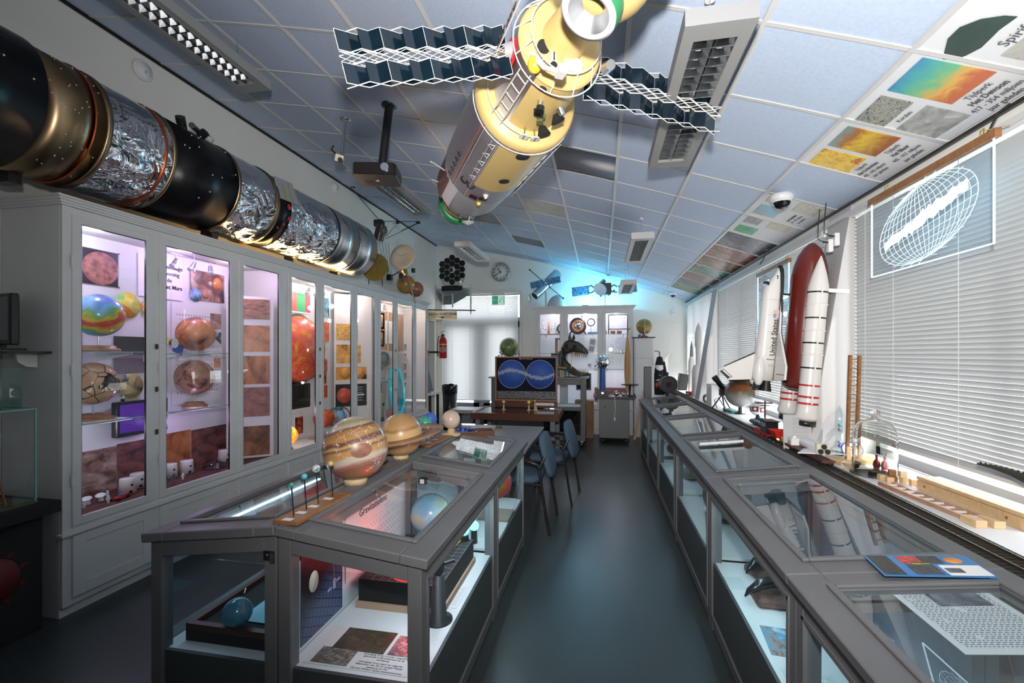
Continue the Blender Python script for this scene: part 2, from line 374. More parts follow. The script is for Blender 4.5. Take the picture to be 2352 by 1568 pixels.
for i in range(len(XS)-1):
    for j in range(len(YS)-1):
        dy = YS[j+1]-YS[j]; mat = special.get((i, j), TILE); key = (i, round(dy, 3), mat.name)
        if key not in cache: cache[key] = tile_mesh(XS[i]+.010, XS[i+1]-.010, dy-.020, mat)
        if i == 0 and j < 0: continue
        link('tile', cache[key], CEIL, (0, YS[j]+.010, 0))
def bar_y(x):
    m = MB(); m.bx(x-.012, x+.012, YF, YB, zceil(x)-.006, zceil(x)+.03); return m.build('grid_bar', BAR, CEIL)
for x in XS[1:-1]: bar_y(x)
def bar_x_mesh():
    m = MB(); n = 16; vs = []
    for i in range(n+1):
        x = XL + (XR-XL)*i/n
        for y in (-.011, .011): vs += [(x, y, zceil(x)-.005), (x, y, zceil(x)+.03)]
    fs = []
    for i in range(n):
        a, b = i*4, i*4+4; fs += [(a, a+2, b+2, b), (a, b, b+1, a+1), (a+2, a+3, b+3, b+2)]
    m.add(vs, fs); me = m.mesh('grid_bar'); me.materials.append(BAR); return me
bxm = bar_x_mesh()
for y in YS[:-1]: link('grid_bar', bxm, CEIL, (0, y, 0))
# edge trims and the conduit along the ceiling
prop(MB().bx(XL, XL+.012, YF, YB, 3.905, 3.93).build('trim_2', BLACK), kind='structure')
prop(MB().bx(1.642, XR, YF, YB, 2.553, 2.57).build('trim_3', BLACK), kind='structure')
prop(MB().bx(1.62, XR, YF, YB, 2.47, 2.50).build('trim_4', M('cove_white', (.6,.6,.6), .6)), kind='structure')
# printed artwork on the ceiling tiles of the fossil timeline (pictures and captions lie on the tiles)
def slope_T(x, y, off=.003):                    # local x runs towards the camera end, local y up the slope, front faces down
    sl = .298 + 2*.0203*x
    return frame_T((x, y, zceil(x)-off), (0,-1,0), (-1, 0, sl))
def art(x0, x1, y0, y1, mat, name='picture', th=.002):
    xm, ym = (x0+x1)/2, (y0+y1)/2; T = slope_T(xm, ym)
    return sheet(name, y1-y0, (x1-x0)*1.05, mat, CEIL, T, th)
SEA = ramp_mat('sea_painting', [(.0,(.05,.20,.55)),(.35,(.08,.42,.40)),(.6,(.18,.50,.22)),(.8,(.75,.42,.08)),(1,(.55,.12,.03))], 3, 4, 1.2, axis=0, amt=.5, coord='Generated', rough=.3, off=-.35)
SIL = ramp_mat('silurian_painting', [(.0,(.10,.45,.45)),(.35,(.45,.15,.03)),(.55,(.80,.55,.05)),(1,(.35,.10,.02))], 3, 4, 1.2, axis=0, amt=.6, coord='Generated', rough=.3, off=-.4)
ORD = ramp_mat('ordovician_painting', [(.30,(.45,.10,.03)),(.42,(.80,.45,.04)),(.60,(.85,.65,.06)),(1,(.80,.60,.05))], 5, 3, 1.0, coord='Generated', rough=.3)
CORAL = ramp_mat('coral_photo', [(.35,(.02,.05,.12)),(.5,(.45,.42,.32)),(.6,(.10,.18,.20)),(.7,(.60,.56,.45))], 9, 6, .5, coord='Generated', rough=.3)
FOSG = ramp_mat('grey_fossil_photo', [(.3,(.22,.23,.22)),(.6,(.42,.43,.41)),(.75,(.62,.62,.58))], 3, 6, .6, coord='Generated', rough=.3)
STARF = ramp_mat('sandy_fossil_photo', [(.3,(.40,.43,.42)),(.55,(.48,.48,.43)),(.66,(.50,.33,.14))], 4, 5, .8, coord='Generated', rough=.3)
GRN = ramp_mat('green_painting', [(.3,(.06,.25,.10)),(.55,(.10,.45,.20)),(.75,(.25,.60,.60))], 4, 4, 1, coord='Generated', rough=.3)
SHELLM = ramp_mat('dark_shell', [(.3,(.012,.03,.022)),(.6,(.03,.06,.045)),(.8,(.06,.10,.08))], 7, 5, 1, rough=.35)
CREAMF = ramp_mat('cream_fossil', [(.3,(.45,.42,.30)),(.7,(.62,.60,.50))], 5, 5, .5, coord='Generated', rough=.35)
BLUEP = ramp_mat('blue_painting', [(.0,(.05,.35,.60)),(.5,(.25,.55,.70)),(.62,(.65,.30,.10)),(.75,(.5,.6,.6))], 3, 4, 1, coord='Generated', rough=.3)
Y0 = YS[row_of(2.2)]; Y1 = YS[row_of(2.7)]; YM = YS[row_of(1.6)]
art(1.23, 1.38, YM+.03, YM+.14, GRN)
sh = MB(); T = slope_T(1.32, YM+.43); 
sh.prism([(-.11,-.03),(-.12,.01),(-.07,.035),(-.02,.06),(.04,.062),(.09,.03),(.12,-.02),(.125,-.055),(.06,-.05),(.02,-.055),(-.03,-.06),(-.08,-.045)], -.002, T); sh.build('fossil_print', SHELLM, CEIL)
art(1.45, 1.60, YM+.24, YM+.48, STARF)
art(1.25, 1.50, Y0+.03, Y0+.26, SEA); art(1.25, 1.38, Y0+.30, Y0+.52, CORAL); art(1.43, 1.60, Y0+.30, Y0+.52, FOSG)
art(1.25, 1.49, Y1+.05, Y1+.27, SIL); art(1.25, 1.47, Y1+.31, Y1+.51, ORD)
Ya = YS[row_of(3.9)]; Yb = YS[row_of(4.4)]
art(1.24, 1.38, Ya+.03, Ya+.17, CREAMF); art(1.44, 1.60, Ya+.03, Ya+.22, CREAMF); art(1.24, 1.40, Ya+.24, Ya+.46, BLUEP)
art(1.24, 1.36, Yb+.03, Yb+.19, FOSG); art(1.42, 1.58, Yb+.03, Yb+.19, CREAMF); art(1.24, 1.40, Yb+.28, Yb+.48, GRN)
def ctext(body, x, y, size, bold=0):
    o = text(body, size, INK2, CEIL, (0,0,0), (0,0,0), 'caption', ext=.0004, bold=bold); o.matrix_local = slope_T(x, y, .0045); return o
ctext('Spirifer', 1.42, YM+.36, .05)
ctext('Koralen', 1.405, Y0+.41, .03)
ctext('Tijdperk', 1.52, Y0+.15, .036); ctext('Het Devoon', 1.555, Y0+.15, .036, .0008); ctext('417 - 354 miljoen', 1.59, Y0+.16, .034); ctext('jaar geleden', 1.623, Y0+.16, .034)
ctext('Tijdperk', 1.51, Y1+.16, .032); ctext('Het Siluur', 1.545, Y1+.16, .032, .0008); ctext('443 - 417 miljoen', 1.58, Y1+.17, .03); ctext('jaar geleden', 1.613, Y1+.17, .03)
ctext('Tijdperk', 1.49, Y1+.41, .03); ctext('Het Ordovicium', 1.523, Y1+.41, .028, .0008); ctext('495 - 443 miljoen', 1.556, Y1+.41, .028); ctext('jaar geleden', 1.587, Y1+.41, .028)
ctext('Het Cambrium', 1.50, Ya+.36, .028, .0008); ctext('545 - 495 miljoen', 1.535, Ya+.36, .028); ctext('jaar geleden', 1.57, Ya+.36, .028)
# glazed double door at the back
DF = M('door_frame', (.66,.65,.60), .6)
d = MB(); d.bx(DX0-.06, DX0, YB-.02, YB+.2, 0, DZ+.06); d.bx(DX1, DX1+.06, YB-.02, YB+.2, 0, DZ+.06); d.bx(DX0, DX1, YB-.02, YB+.2, DZ, DZ+.06)
DOOR = prop(d.build('door_1', DF), kind='structure')
xm = (DX0+DX1)/2
MB().bx(DX0, DX1, YB+.08, YB+.14, 2.25, 2.33).build('transom_bar', FRAMEM, DOOR)
MB().bx(xm-.05, xm+.05, YB+.08, YB+.14, 0, 2.25).build('center_stile', FRAMEM, DOOR)
for a, b in ((DX0, xm-.05), (xm+.05, DX1)):
    m = MB(); m.bx(a, a+.13, YB+.09, YB+.13, .02, 2.25); m.bx(b-.13, b, YB+.09, YB+.13, .02, 2.25); m.bx(a, b, YB+.09, YB+.13, 2.12, 2.25); m.bx(a, b, YB+.09, YB+.13, .02, .48)
    lf = m.build('leaf', M('door_grey_blue', (.16,.20,.24), .5), DOOR)
    MB().bx(a+.13, b-.13, YB+.105, YB+.11, .48, 2.12).build('pane', GLASS, lf)
MB().bx(DX0, DX1, YB+.105, YB+.11, 2.33, DZ).build('pane', GLASS, DOOR)
# ------------------------------------------------------------------ venetian blinds
SLAT = translucent('blind_slat', (.44,.45,.45), .04, .4); SLATF = translucent('blind_slat_daylit', (.64,.66,.67), .26, .5); SLATM = translucent('blind_slat_half_lit', (.50,.51,.51), .10, .4)  # far blinds get lighter, more translucent copies that put extra daylight into the slats
def slat_mesh(L, w, tilt, along):
    m = MB(); n = 3; vs = []
    for i in range(n+1):
        t = (i/n-.5)*w; bow = .0025*(1-(2*i/n-1)**2)
        a = t*math.cos(tilt) - bow*math.sin(tilt); z = t*math.sin(tilt) + bow*math.cos(tilt)
        for e in (0, L): vs.append((a, e, z) if along == 'y' else (e, a, z))
    fs = [(2*i, 2*i+1, 2*i+3, 2*i+2) for i in range(n)]
    m.add(vs, fs, 0, True); return m
def blind(label, loc, L, z0, z1, along='y', pitch=.0245, w=.028, tilt=math.radians(-64), cords=(), individual=True, group='venetian blinds', SLAT=SLAT):
    t = thing('venetian_blind', label, 'blind', loc, group=group)
    H = z1-z0; A = lambda a0, a1, d0, d1, za, zb: (d0, d1, a0, a1, za, zb) if along == 'y' else (a0, a1, d0, d1, za, zb)
    MB().bx(*A(0, L, -.018, .018, H-.035, H)).build('headrail', M('blind_rail', (.66,.67,.66), .4), t)
    MB().bx(*A(0, L, -.013, .013, 0, .016)).build('bottom_rail', M('blind_rail'), t)
    n = int((H-.05)/pitch); sm = slat_mesh(L, w, tilt, along)
    if individual:
        me = sm.mesh('slat'); me.materials.append(SLAT)
        for k in range(n): link('slat', me, t, (0, 0, .028 + k*pitch))
    else:
        big = MB()
        for k in range(n): big.add([(x, y, z+.028+k*pitch) for x, y, z in sm.v], sm.f, 0, True)
        prop(big.build('slat_stack', SLAT, t), kind='stuff')
    cm = M('blind_cord', (.8,.8,.78), .7)
    for c in cords:
        m = MB()
        for d in (-.016, .016): m.bx(*A(c-.0016, c+.0016, d-.0006, d+.0006, 0, H-.03))
        m.build('ladder_cord', cm, t)
    return t
blind('wide grey venetian blind behind the etched glass panel, nearest window', (1.645, -.15, 1.02), 3.52, 1.02, 2.485, cords=(.5, 1.35, 2.05, 2.62, 3.1, 3.38), individual=True)
b2 = blind('grey venetian blind behind the shuttle model', (1.645, 3.80, 1.07), 3.12, 1.07, 2.47, cords=(.25, .9, 1.5, 2.1, 2.6, 3.0), individual=False, SLAT=SLATM)
blind('narrow grey venetian blind beside the far corner with white rocket before it', (1.645, 7.34, 1.2), 2.0, 1.2, 2.5, cords=(.3, .8, 1.3, 1.8), individual=False, SLAT=SLATF)
blind('tall pale venetian blind over the glazed back door', (DX0+.02, YB-.06, .55), DX1-DX0-.04, .55, 2.82, along='x', pitch=.022, w=.026, tilt=math.radians(62), cords=(.22, .62, 1.02, 1.42), individual=False, SLAT=SLATF)
# ------------------------------------------------------------------ tall display cabinets
def display_cabinet(name, label, loc, rotz, inner, W=1.90, D=.46, H=2.47, group='tall glazed display cabinets', cornice_ends=(True, True)):
    """local frame: x along the front (0..W), y = 0 at the front, +y into the cabinet, z up"""
    t = thing(name, label, 'cabinet', loc, rotz, group)
    b = MB(); w = .025
    b.bx(0, w, .02, D, .06, H-.05); b.bx(W-w, W, .02, D, .06, H-.05); b.bx(w, W-w, .021, D-.013, .515, .545); b.bx(w, W-w, .021, D-.013, H-.09, H-.06); b.bx(w, W-w, D-.012, D-.001, .06, H-.051)
    # face frame
    zs0, zs1 = .50, 2.40; st = [0, .54, 1.27, W]
    b.bx(.05, W-.05, .001, .019, H-.11, H-.051); b.bx(.05, W-.05, .001, .019, .49, .53); b.bx(.05, W-.05, .001, .019, .061, .10); 
    for x in (0, W-.05): b.bx(x, x+.05, 0, .02, .06, H-.05)
    for x in (.565, 1.285): b.bx(x-.03, x+.03, 0, .0195, .0605, H-.0505)
    b.build('carcass', [PAINT], t, bevel=.002)
    MB().bx(.02, W-.02, D-.018, D-.0125, .545, H-.09).build('back_panel', inner, t)
    pl = MB(); pl.bx(.0, W, .025, D, 0, .06); pl.build('plinth', PAINT, t)
    e0 = .05 if cornice_ends[0] else 0; e1 = .05 if cornice_ends[1] else 0
    c = MB()
    for k in range(4): c.bx(-e0*(k+1)/4, W+e1*(k+1)/4, -.012*(k+1), D, H-.05+.0125*k, H-.05+.0125*(k+1))
    c.build('cornice', PAINT, t)
    MB().bx(-e0*.4, W+e1*.4, -.028, .02, .478, .497).build('ledge', PAINT, t, bevel=.003)
    for x0, x1 in ((.045, .54), (.59, 1.26), (1.31, W-.045)):
        d = MB(); z0, z1 = .525, 2.375; fw = .048
        d.bx(x0, x0+fw, -.012, .008, z0, z1); d.bx(x1-fw, x1, -.012, .008, z0, z1); d.bx(x0+fw, x1-fw, -.012, .008, z0, z0+fw); d.bx(x0+fw, x1-fw, -.012, .008, z1-fw, z1)
        do = d.build('door', PAINT, t, bevel=.0025)
        MB().bx(x0+fw, x1-fw, -.004, 0, z0+fw, z1-fw).build('pane', GLASS, do)
        MB().bx(x0+fw-.001, x0+fw+.004, -.008, .004, z0+fw, z1-fw).bx(x1-fw-.004, x1-fw+.001, -.008, .004, z0+fw, z1-fw).bx(x0+fw, x1-fw, -.008, .004, z1-fw-.004, z1-fw+.001).build('seal', BLACK, do)
        for z in (.8, 1.45, 2.1): MB().cyl((x0-.004, -.014, z-.035), (x0-.004, -.014, z+.035), .006, n=8).build('hinge', PAINT, do)
        l = MB(); l.bx(x0, x1, -.008, .008, .105, .47); lo = l.build('lower_door', PAINT, t, bevel=.002)
        p = MB(); a = .07
        p.bx(x0, x0+a, -.015, -.008, .105, .47); p.bx(x1-a, x1, -.015, -.008, .105, .47); p.bx(x0+a, x1-a, -.015, -.008, .105, .105+a); p.bx(x0+a, x1-a, -.015, -.008, .47-a*.8, .47); p.build('door_rail', PAINT, lo, bevel=.002)
    for z in (1.0, 1.3, 1.6): 
        MB().box((.565, -.012, z), (.018, .006, .035)).build('catch', M('dark_brass', (.10,.06,.03), .4, .6), t)
    return t
VIOL = M('cabinet_back_lilac', (.78,.77,.82), .6); PINKB = M('cabinet_back_white', (.80,.79,.78), .6)
RZ = PI/2           # cabinets along the left wall: local x -> +Y, local y -> -X
CX = -3.08
UY = [2.10, 4.00, 5.90]
U = [display_cabinet('display_cabinet', l, (CX, y, 0), RZ, m, cornice_ends=e) for l, y, m, e in (
    ('tall pale grey glazed cabinet of planet globes, nearest on the side wall', UY[0], VIOL, (True, False)),
    ('tall pale grey glazed cabinet with the big red sun disc', UY[1], PINKB, (False, False)),
    ('tall pale grey glazed cabinet holding a teal ring, beside the planetarium sign', UY[2], PINKB, (False, True)))]
BC = display_cabinet('display_cabinet', 'tall pale grey glazed cabinet of physics instruments against the back wall', (-1.27, 8.88, 0), 0, VIOL, W=1.87, D=.55)
# glass shelves are parts of their cabinet: (unit, local x0, x1, z)
def shelf(u, x0, x1, z, y0=.06, y1=.44):
    s = MB().bx(x0, x1, y0, y1, z-.008, z).build('shelf', glass('shelf_glass', (.9,.96,.95)), u)
    MB().bx(x0, x1, y0-.002, y0, z-.008, z).build('shelf_edge', GEDGE, s)
    for x in (x0+.12, x1-.12):
        MB().prism([(y1, z-.008), (y0+.06, z-.008), (y0+.06, z-.02), (y1, z-.07)], .004, frame_T((x, 0, 0), (0,1,0), (0,0,1))).build('bracket', WHITE, s)
shelf(U[0], .05, .62, 1.565); shelf(U[0], .05, .62, 1.115); shelf(U[0], .72, 1.27, 1.555); shelf(U[0], .72, 1.27, 1.115)
shelf(U[2], .08, .62, 1.33); shelf(U[2], .7, 1.3, 1.16)
for z in (1.93, 1.56, 1.25): 
    for a, b in ((.05, .58), (.62, 1.26), (1.30, 1.82)): shelf(BC, a, b, z, y1=.5)
for u, xs in ((U[0], (.40, 1.0)), (U[1], (.5, 1.2)), (U[2], (.5, 1.2)), (BC, (.3, .95, 1.55))):
    for x in xs: MB().bx(x-.01, x+.01, .428 if u is not BC else .52, .441 if u is not BC else .535, .6, 2.3).build('shelf_rail', WHITE, u)
def wl(i, x, y, z):             # local (x along the front, y depth, z) of unit i to world
    return (CX - y, UY[i] + x, z)
# ---- lights inside the cabinets: a rail of three spots each
def spot_rail(label, base, ex, n, spots, power, color, seg=.42):
    t = thing('track_light', label, 'lamp', base, group='ceiling spots inside the cabinets')
    ex = Vector(ex); r = MB(); r.tube([(0,0,0), ex*seg], .006); r.cyl((ex*seg*.5), (ex*seg*.5+Vector((0,0,.06))), .008, n=8); r.build('rail', STEEL, t)
    for k in range(n):
        p = ex*(seg*(.12+.38*k)); s = MB(); a = Vector(spots[k]).normalized()
        s.cyl(p, p+Vector((0,0,-.05)), .005, n=8); q = p+Vector((0,0,-.055))
        s.cyl(q-a*.02, q+a*.03, .016, .022, n=14); s.cyl(q+a*.03, q+a*.055, .022, .031, n=14, caps=False)
        so = s.build('spot_head', STEEL, t)
        MB().cyl(q+a*.035, q+a*.04, .024, n=14).build('bulb', M('bulb_%s' % label[:6], (1,1,1), .4, emit=color, es=9), so)
    return t
spot_rail('steel rail of three ceiling spots above the Mars globes', wl(0, .86, .20, 2.335), (0,1,0), 3, [(-.3,-.3,-1), (-.2,-.4,-1), (.1,0,-1)], 0, (.8,.7,1))
spot_rail('steel rail of three ceiling spots above the sun disc', wl(1, .62, .20, 2.335), (0,1,0), 3, [(-.2,-.3,-1), (-.3,-.3,-1), (.0,.2,-1)], 0, (1,.95,.9))
spot_rail('steel rail of three ceiling spots above the teal ring', wl(2, .25, .20, 2.335), (0,1,0), 3, [(.3,-.3,-1), (-.2,-.4,-1), (.1,0,-1)], 0, (1,.85,.75))
spot_rail('steel rail of four spots inside the instrument cabinet', (-.72, 9.05, 2.335), (1,0,0), 3, [(-.4,-.2,-1), (.1,.1,-1), (.1,0,-1)], 0, (.9,.9,1), seg=.72)
for i, (x, p, c) in enumerate(((.28, 4.2, (.80,.80,1)), (.95, 6.0, (.66,.44,1)), (1.50, 3.0, (.92,.66,.92)))): lamp('cabinet_lamp', 'POINT', wl(0, x, .16, 2.28), p, c, size=.04)
for i, (x, p, c) in enumerate(((.30, 5.0, (1,.97,1)), (.95, 4.6, (1,.93,.93)), (1.5, 3.2, (1,.82,.78)))): lamp('cabinet_lamp', 'POINT', wl(1, x, .16, 2.28), p, c, size=.04)
for i, (x, p, c) in enumerate(((.30, 4.0, (1,.76,.70)), (.95, 3.6, (1,.72,.66)), (1.5, 2.4, (1,.86,.80)))): lamp('cabinet_lamp', 'POINT', wl(2, x, .16, 2.28), p, c, size=.04)
for x, p in ((-.95, 4.5), (-.3, 6), (.3, 4.5)): lamp('cabinet_lamp', 'POINT', (x, 9.05, 2.27), p, (.86,.86,1), size=.04)
for x, p in ((-.95, 2.2), (-.3, 2.2), (.3, 2.2)): lamp('cabinet_lamp', 'POINT', (x, 9.0, 1.12), p, (.88,.88,1), size=.04)
lamp('cabinet_lamp', 'POINT', wl(0, .3, .12, 1.02), 1.5, (.80,.82,1), size=.03); lamp('cabinet_lamp', 'POINT', wl(0, .98, .12, 1.0), 1.6, (.74,.50,1), size=.03); lamp('cabinet_lamp', 'POINT', wl(1, .3, .12, .9), 1.5, (1,.95,1), size=.03)
# warm strip behind the cornice and the cyan lamp on the instrument cabinet
st = thing('light_strip', 'warm white light strip lying along the cabinet top under the rocket body', 'lamp', (-3.06, 3.3, 2.471))
MB().bx(-.006, .006, 0, 1.95, 0, .005).build('strip', M('strip_warm', (1,.8,.5), .5, emit=(1,.62,.22), es=3), st)
la = lamp('strip_lamp', 'AREA', (-3.045, 4.35, 2.478), 11, (1,.60,.22), (PI, 0, 0), .03, 1.9)
cy = thing('flood_lamp', 'small cyan flood lamp lying on the instrument cabinet top', 'lamp', (-.30, 9.10, 2.47))
MB().box((0,0,.02), (.12,.06,.04)).build('body', BLACK, cy); MB().box((0,-.002,.042), (.10,.05,.004)).build('lens', M('cyan_led', (.3,.8,1), .4, emit=(.15,.75,1), es=12), cy)
lamp('cyan_lamp', 'POINT', (-.30, 9.12, 2.60), 24, (.16,.72,1), size=.05); lamp('cyan_lamp', 'POINT', (.25, 9.15, 2.58), 12, (.16,.72,1), size=.05)

# ------------------------------------------------------------------ low glazed showcases with sloping tops
LED = M('case_led', (.8,1,1), .4, emit=(.55,.9,1), es=4)
def showcase(label, L, lampc=(.65,.9,1), lampp=2.5, end0=True, end1=False, W=.575, inner=None):
    """local: y 0..L along the aisle, x = 0 at the aisle side (low eave) .. W at the high back edge"""
    t = thing('showcase', label, 'showcase', group='low glazed showcases')
    ez, rz = .845, .915; p = .052; g = MB(); zt = lambda x: ez + (rz-ez)*x/W
    for y in (.0, L-p):
        for x in (.012, W-p):
            g.prism([(x, .0), (x+p, .0), (x+p, zt(x+p)-.035), (x, zt(x)-.035)], p, frame_T((0, y+p, 0), (1,0,0), (0,0,1)))
    for x in (.012, W-p): g.bx(x+.001, x+p-.001, p, L-p, .02, .085); g.bx(x+.001, x+p-.001, p, L-p, zt(x)-.10, zt(x)-.036)
    for y in (0, L-p):
        g.bx(.012+p, W-p, y+.001, y+p-.001, .02, .085)
        g.prism([(.012+p, zt(.012+p)-.10), (W-p, zt(W-p)-.10), (W-p, zt(W-p)-.036), (.012+p, zt(.012+p)-.036)], p-.002, frame_T((0, y+p-.001, 0), (1,0,0), (0,0,1)))
    g.build('frame', GREY, t, bevel=.003)
    # inner beading round each pane
    bd = MB(); q = .012
    bd.bx(.006, .02, p-.002, p+q, .085, ez-.10); bd.bx(.006, .02, L-p-q, L-p+.002, .085, ez-.10); bd.bx(.006, .02, p, L-p, ez-.112, ez-.098); bd.bx(.006, .02, p, L-p, .08, .094); bd.build('beading', GREY, t)
    # sloping top: a wide border round the glass and a raised lip
    sl = (rz-ez)/W; T = frame_T((0, 0, 0), (1, 0, sl), (0,1,0)); Wt = W*math.sqrt(1+sl*sl); zb = ez
    TT = Matrix.Translation((0,0,zb)) @ T; o = .018; bw = .085; tp = MB()
    for x0, x1, y0, y1 in ((-o, bw, -o if end0 else 0, L+(o if end1 else 0)), (Wt-bw, Wt, -o if end0 else 0, L+(o if end1 else 0)), (bw, Wt-bw, -o if end0 else 0, .10), (bw, Wt-bw, L-.10, L+(o if end1 else 0))):
        tp.bx(x0, x1, y0, y1, -.036, 0, 0, TT)
    tp.build('top_frame', GREY, t, bevel=.004)
    lp = MB()
    for x0, x1, y0, y1 in ((bw-.022, bw, .078, L-.078), (Wt-bw, Wt-bw+.022, .078, L-.078), (bw, Wt-bw, .078, .10), (bw, Wt-bw, L-.10, L-.078)): lp.bx(x0, x1, y0, y1, 0, .011, 0, TT)
    lp.build('top_lip', GREY, t, bevel=.003)
    MB().bx(bw, Wt-bw, .10, L-.10, -.010, -.004, 0, TT).build('top_glass', TOPGLASS, t)
    MB().bx(.018, .023, p, L-p, .38, ez-.10).build('side_glass', CGLASS, t)
    MB().bx(.016, .03, p, L-p, .085, .38).build('lower_panel', DARKP, t)
    if end0: MB().bx(.06, W-.05, .016, .021, .38, ez-.09).build('end_glass', CGLASS, t); MB().bx(.06, W-.05, .014, .03, .085, .38).build('lower_panel', DARKP, t)
    if end1: MB().bx(.06, W-.05, L-.021, L-.016, .38, ez-.09).build('end_glass', CGLASS, t); MB().bx(.06, W-.05, L-.03, L-.014, .085, .38).build('lower_panel', DARKP, t)
    MB().bx(.03, W-.02, .03, L-.03, .365, .38).build('floor_board', M('case_floor_white', (.80,.82,.83), .5), t)
    MB().bx(W-.018, W-.004, .03, L-.03, .38, rz-.10).build('back_board', M('case_back', (.62,.66,.70) , .55) if inner is None else inner, t)
    MB().bx(.065, .08, .12, L-.12, ez-.062, ez-.055).build('light_strip', LED, t)
    la = lamp('showcase_lamp', 'AREA', (.09, L/2, ez-.066), lampp, lampc, (0, .35, 0), .012, L-.3); la.parent = t
    return t
SC_L = 1.13
def put(t, x, y, flip):         # flip: aisle side towards +x (the block in the middle of the room)
    t.location = (x, y, 0)
    return t
# block in the middle of the room: two back to back, two deep (mirrored ones are turned by 180 degrees)
cR1 = showcase('grey showcase with the red-lit gravity model, nearest the camera beside the aisle', SC_L, (.88,.90,1), 2.4, True, False); cR1.rotation_euler.z = PI; 
cR1.location = (-.60, 1.49+SC_L, 0)
cL1 = showcase('grey showcase holding the blue Earth globe on a black tray', SC_L, (.45,.8,1), .55, True, False); cL1.location = (-1.757, 1.49, 0)
cR2 = showcase('grey showcase with the layered planet disc, beside the blue chairs', 1.03, (.65,.92,1), 2.0, False, True); cR2.rotation_euler.z = PI; cR2.location = (-.60, 2.62+1.03, 0)
cL2 = showcase('grey showcase under the ringed planet globe, behind the Earth globe case', 1.03, (.55,.85,1), .8, False, True); cL2.location = (-1.757, 2.62, 0)
def fix_ends(t, L):             # turned by 180 degrees the end with glass is at the other end: mirror the parts along y
    for ch in t.children:
        if ch.type == 'MESH':
            me = ch.data
            for v in me.vertices: v.co.y = L - v.co.y
            me.flip_normals(); me.update()
fix_ends(cR1, SC_L); fix_ends(cR2, 1.03)
# row along the windows
RY = [.44, 1.60, 2.77, 3.99, 5.15, 6.27]; RL = [1.16, 1.17, 1.22, 1.16, 1.12, 1.06]
lbl = ['grey showcase with a typed sheet under its glass, nearest the camera below the windows', 'grey showcase with dark claws inside, under the colourful booklet', 'grey showcase with a big green textured globe inside',
       'grey showcase with a blank bright top, fourth from the camera by the windows', 'grey showcase fifth from the camera below the windows', 'grey showcase at the far end of the window row beside the white panel']
RCASE = []
for i in range(6):
    c = showcase(lbl[i], RL[i], (.60,.9,1), (.22, 1.9, .40, .70, .40, .40)[i], i == 0, i == 5, inner=M('case_back_shaded', (.16,.20,.25), .5)); c.location = (.60, RY[i], 0); RCASE.append(c)  # window-row back boards are darkened so the dim case interior sits in the colour
# castor of the last showcase standing in the aisle
# ------------------------------------------------------------------ ceiling fittings
LOUV = M('louver_mirror', (.86,.87,.88), .22, 1); HOUS = M('lamp_housing', (.27,.27,.265), .55); HOUSW = M('lamp_housing_white', (.62,.61,.60), .5)
def ceiling_light(label, x0, x1, y0, y1, z, top, single=True, mat=None, blades=20):
    mat = mat or HOUS
    t = thing('ceiling_light', label, 'light', ((x0+x1)/2, (y0+y1)/2, z), group='hanging louver lights'); w = (x1-x0)/2; l = (y1-y0)/2; f = .046; h = .065
    m = MB(); m.bx(-w, -w+f, -l, l, 0, h); m.bx(w-f, w, -l, l, 0, h); m.bx(-w+f, w-f, -l, -l+f*2, 0.0005, h); m.bx(-w+f, w-f, l-f*2, l, .0005, h); m.bx(-w+f, w-f, -l+f, l-f, h-.006, h-.0005); m.build('housing', mat, t)
    r = MB(); wi = w-f
    for s in (-1, 1):
        r.add([(s*.003, -l+.07, .004), (s*.003, l-.07, .004), (s*wi*.5, l-.07, .045), (s*wi*.5, -l+.07, .045), (s*wi, l-.07, .004), (s*wi, -l+.07, .004)], [(0,1,2,3), (3,2,4,5)])
    r.build('reflector', M('reflector_shade_metal', (.40,.41,.42), .2, 1), t)  # darker metal than the blades: shade in the gaps is put into the colour
    n = blades; me = MB().add([(-wi, 0, .003), (wi, 0, .003), (wi, .004, .034), (-wi, .004, .034), (-wi, .008, .003), (wi, .008, .003)], [(0,1,2,3), (3,2,5,4), (0,4,5,1)]).mesh('louver_blade'); me.materials.append(LOUV)
    if single:
        for k in range(n): link('louver_blade', me, t, (0, -l+.08 + (2*l-.17)*k/(n-1), 0))
    else:
        b = MB(); src = [v.co.copy() for v in me.vertices]; fs = [tuple(p.vertices) for p in me.polygons]
        for k in range(n): b.add([(v.x, v.y-l+.08+(2*l-.17)*k/(n-1), v.z) for v in src], fs)
        prop(b.build('louver_blade', LOUV, t), kind='stuff')
    for y in (-l*.72, l*.72):
        hh = top-z; ww = MB(); ww.tube([(-w*.5, y, h), (0, y, h+.07), (w*.5, y, h)], .0012, 4); ww.tube([(0, y, h+.07), (0, y, hh-.02)], .0022, 5); ww.build('hanger', STEEL, t)
        MB().cyl((0, y, hh-.02), (0, y, hh), .02, n=12).build('ceiling_cup', OFFW, t)
    return t
ceiling_light('long grey louver light hanging behind the station model wing, nearest the windows', .30, .55, 1.74, 3.04, 2.735, 2.97)
ceiling_light('grey louver light above the far end of the aisle by the etched panels', .31, .54, 4.85, 6.15, 2.735, 3.0, blades=24, single=False, mat=HOUSW)
ceiling_light('small distant louver light in front of the orbiter model', .30, .53, 7.05, 8.25, 2.60, 2.99, False, HOUSW, 22)
ceiling_light('long louver light above the rocket body, nearest over the cabinets', -2.60, -2.36, 1.62, 2.92, 3.47, 3.79)
ceiling_light('louver light beyond the projector above the cabinet row', -2.55, -2.32, 4.69, 5.95, 3.47, 3.77, False, blades=24)
ceiling_light('white louver light hanging before the wall clock', -1.98, -1.76, 6.0, 7.1, 3.03, 3.61, False, HOUSW, 22)
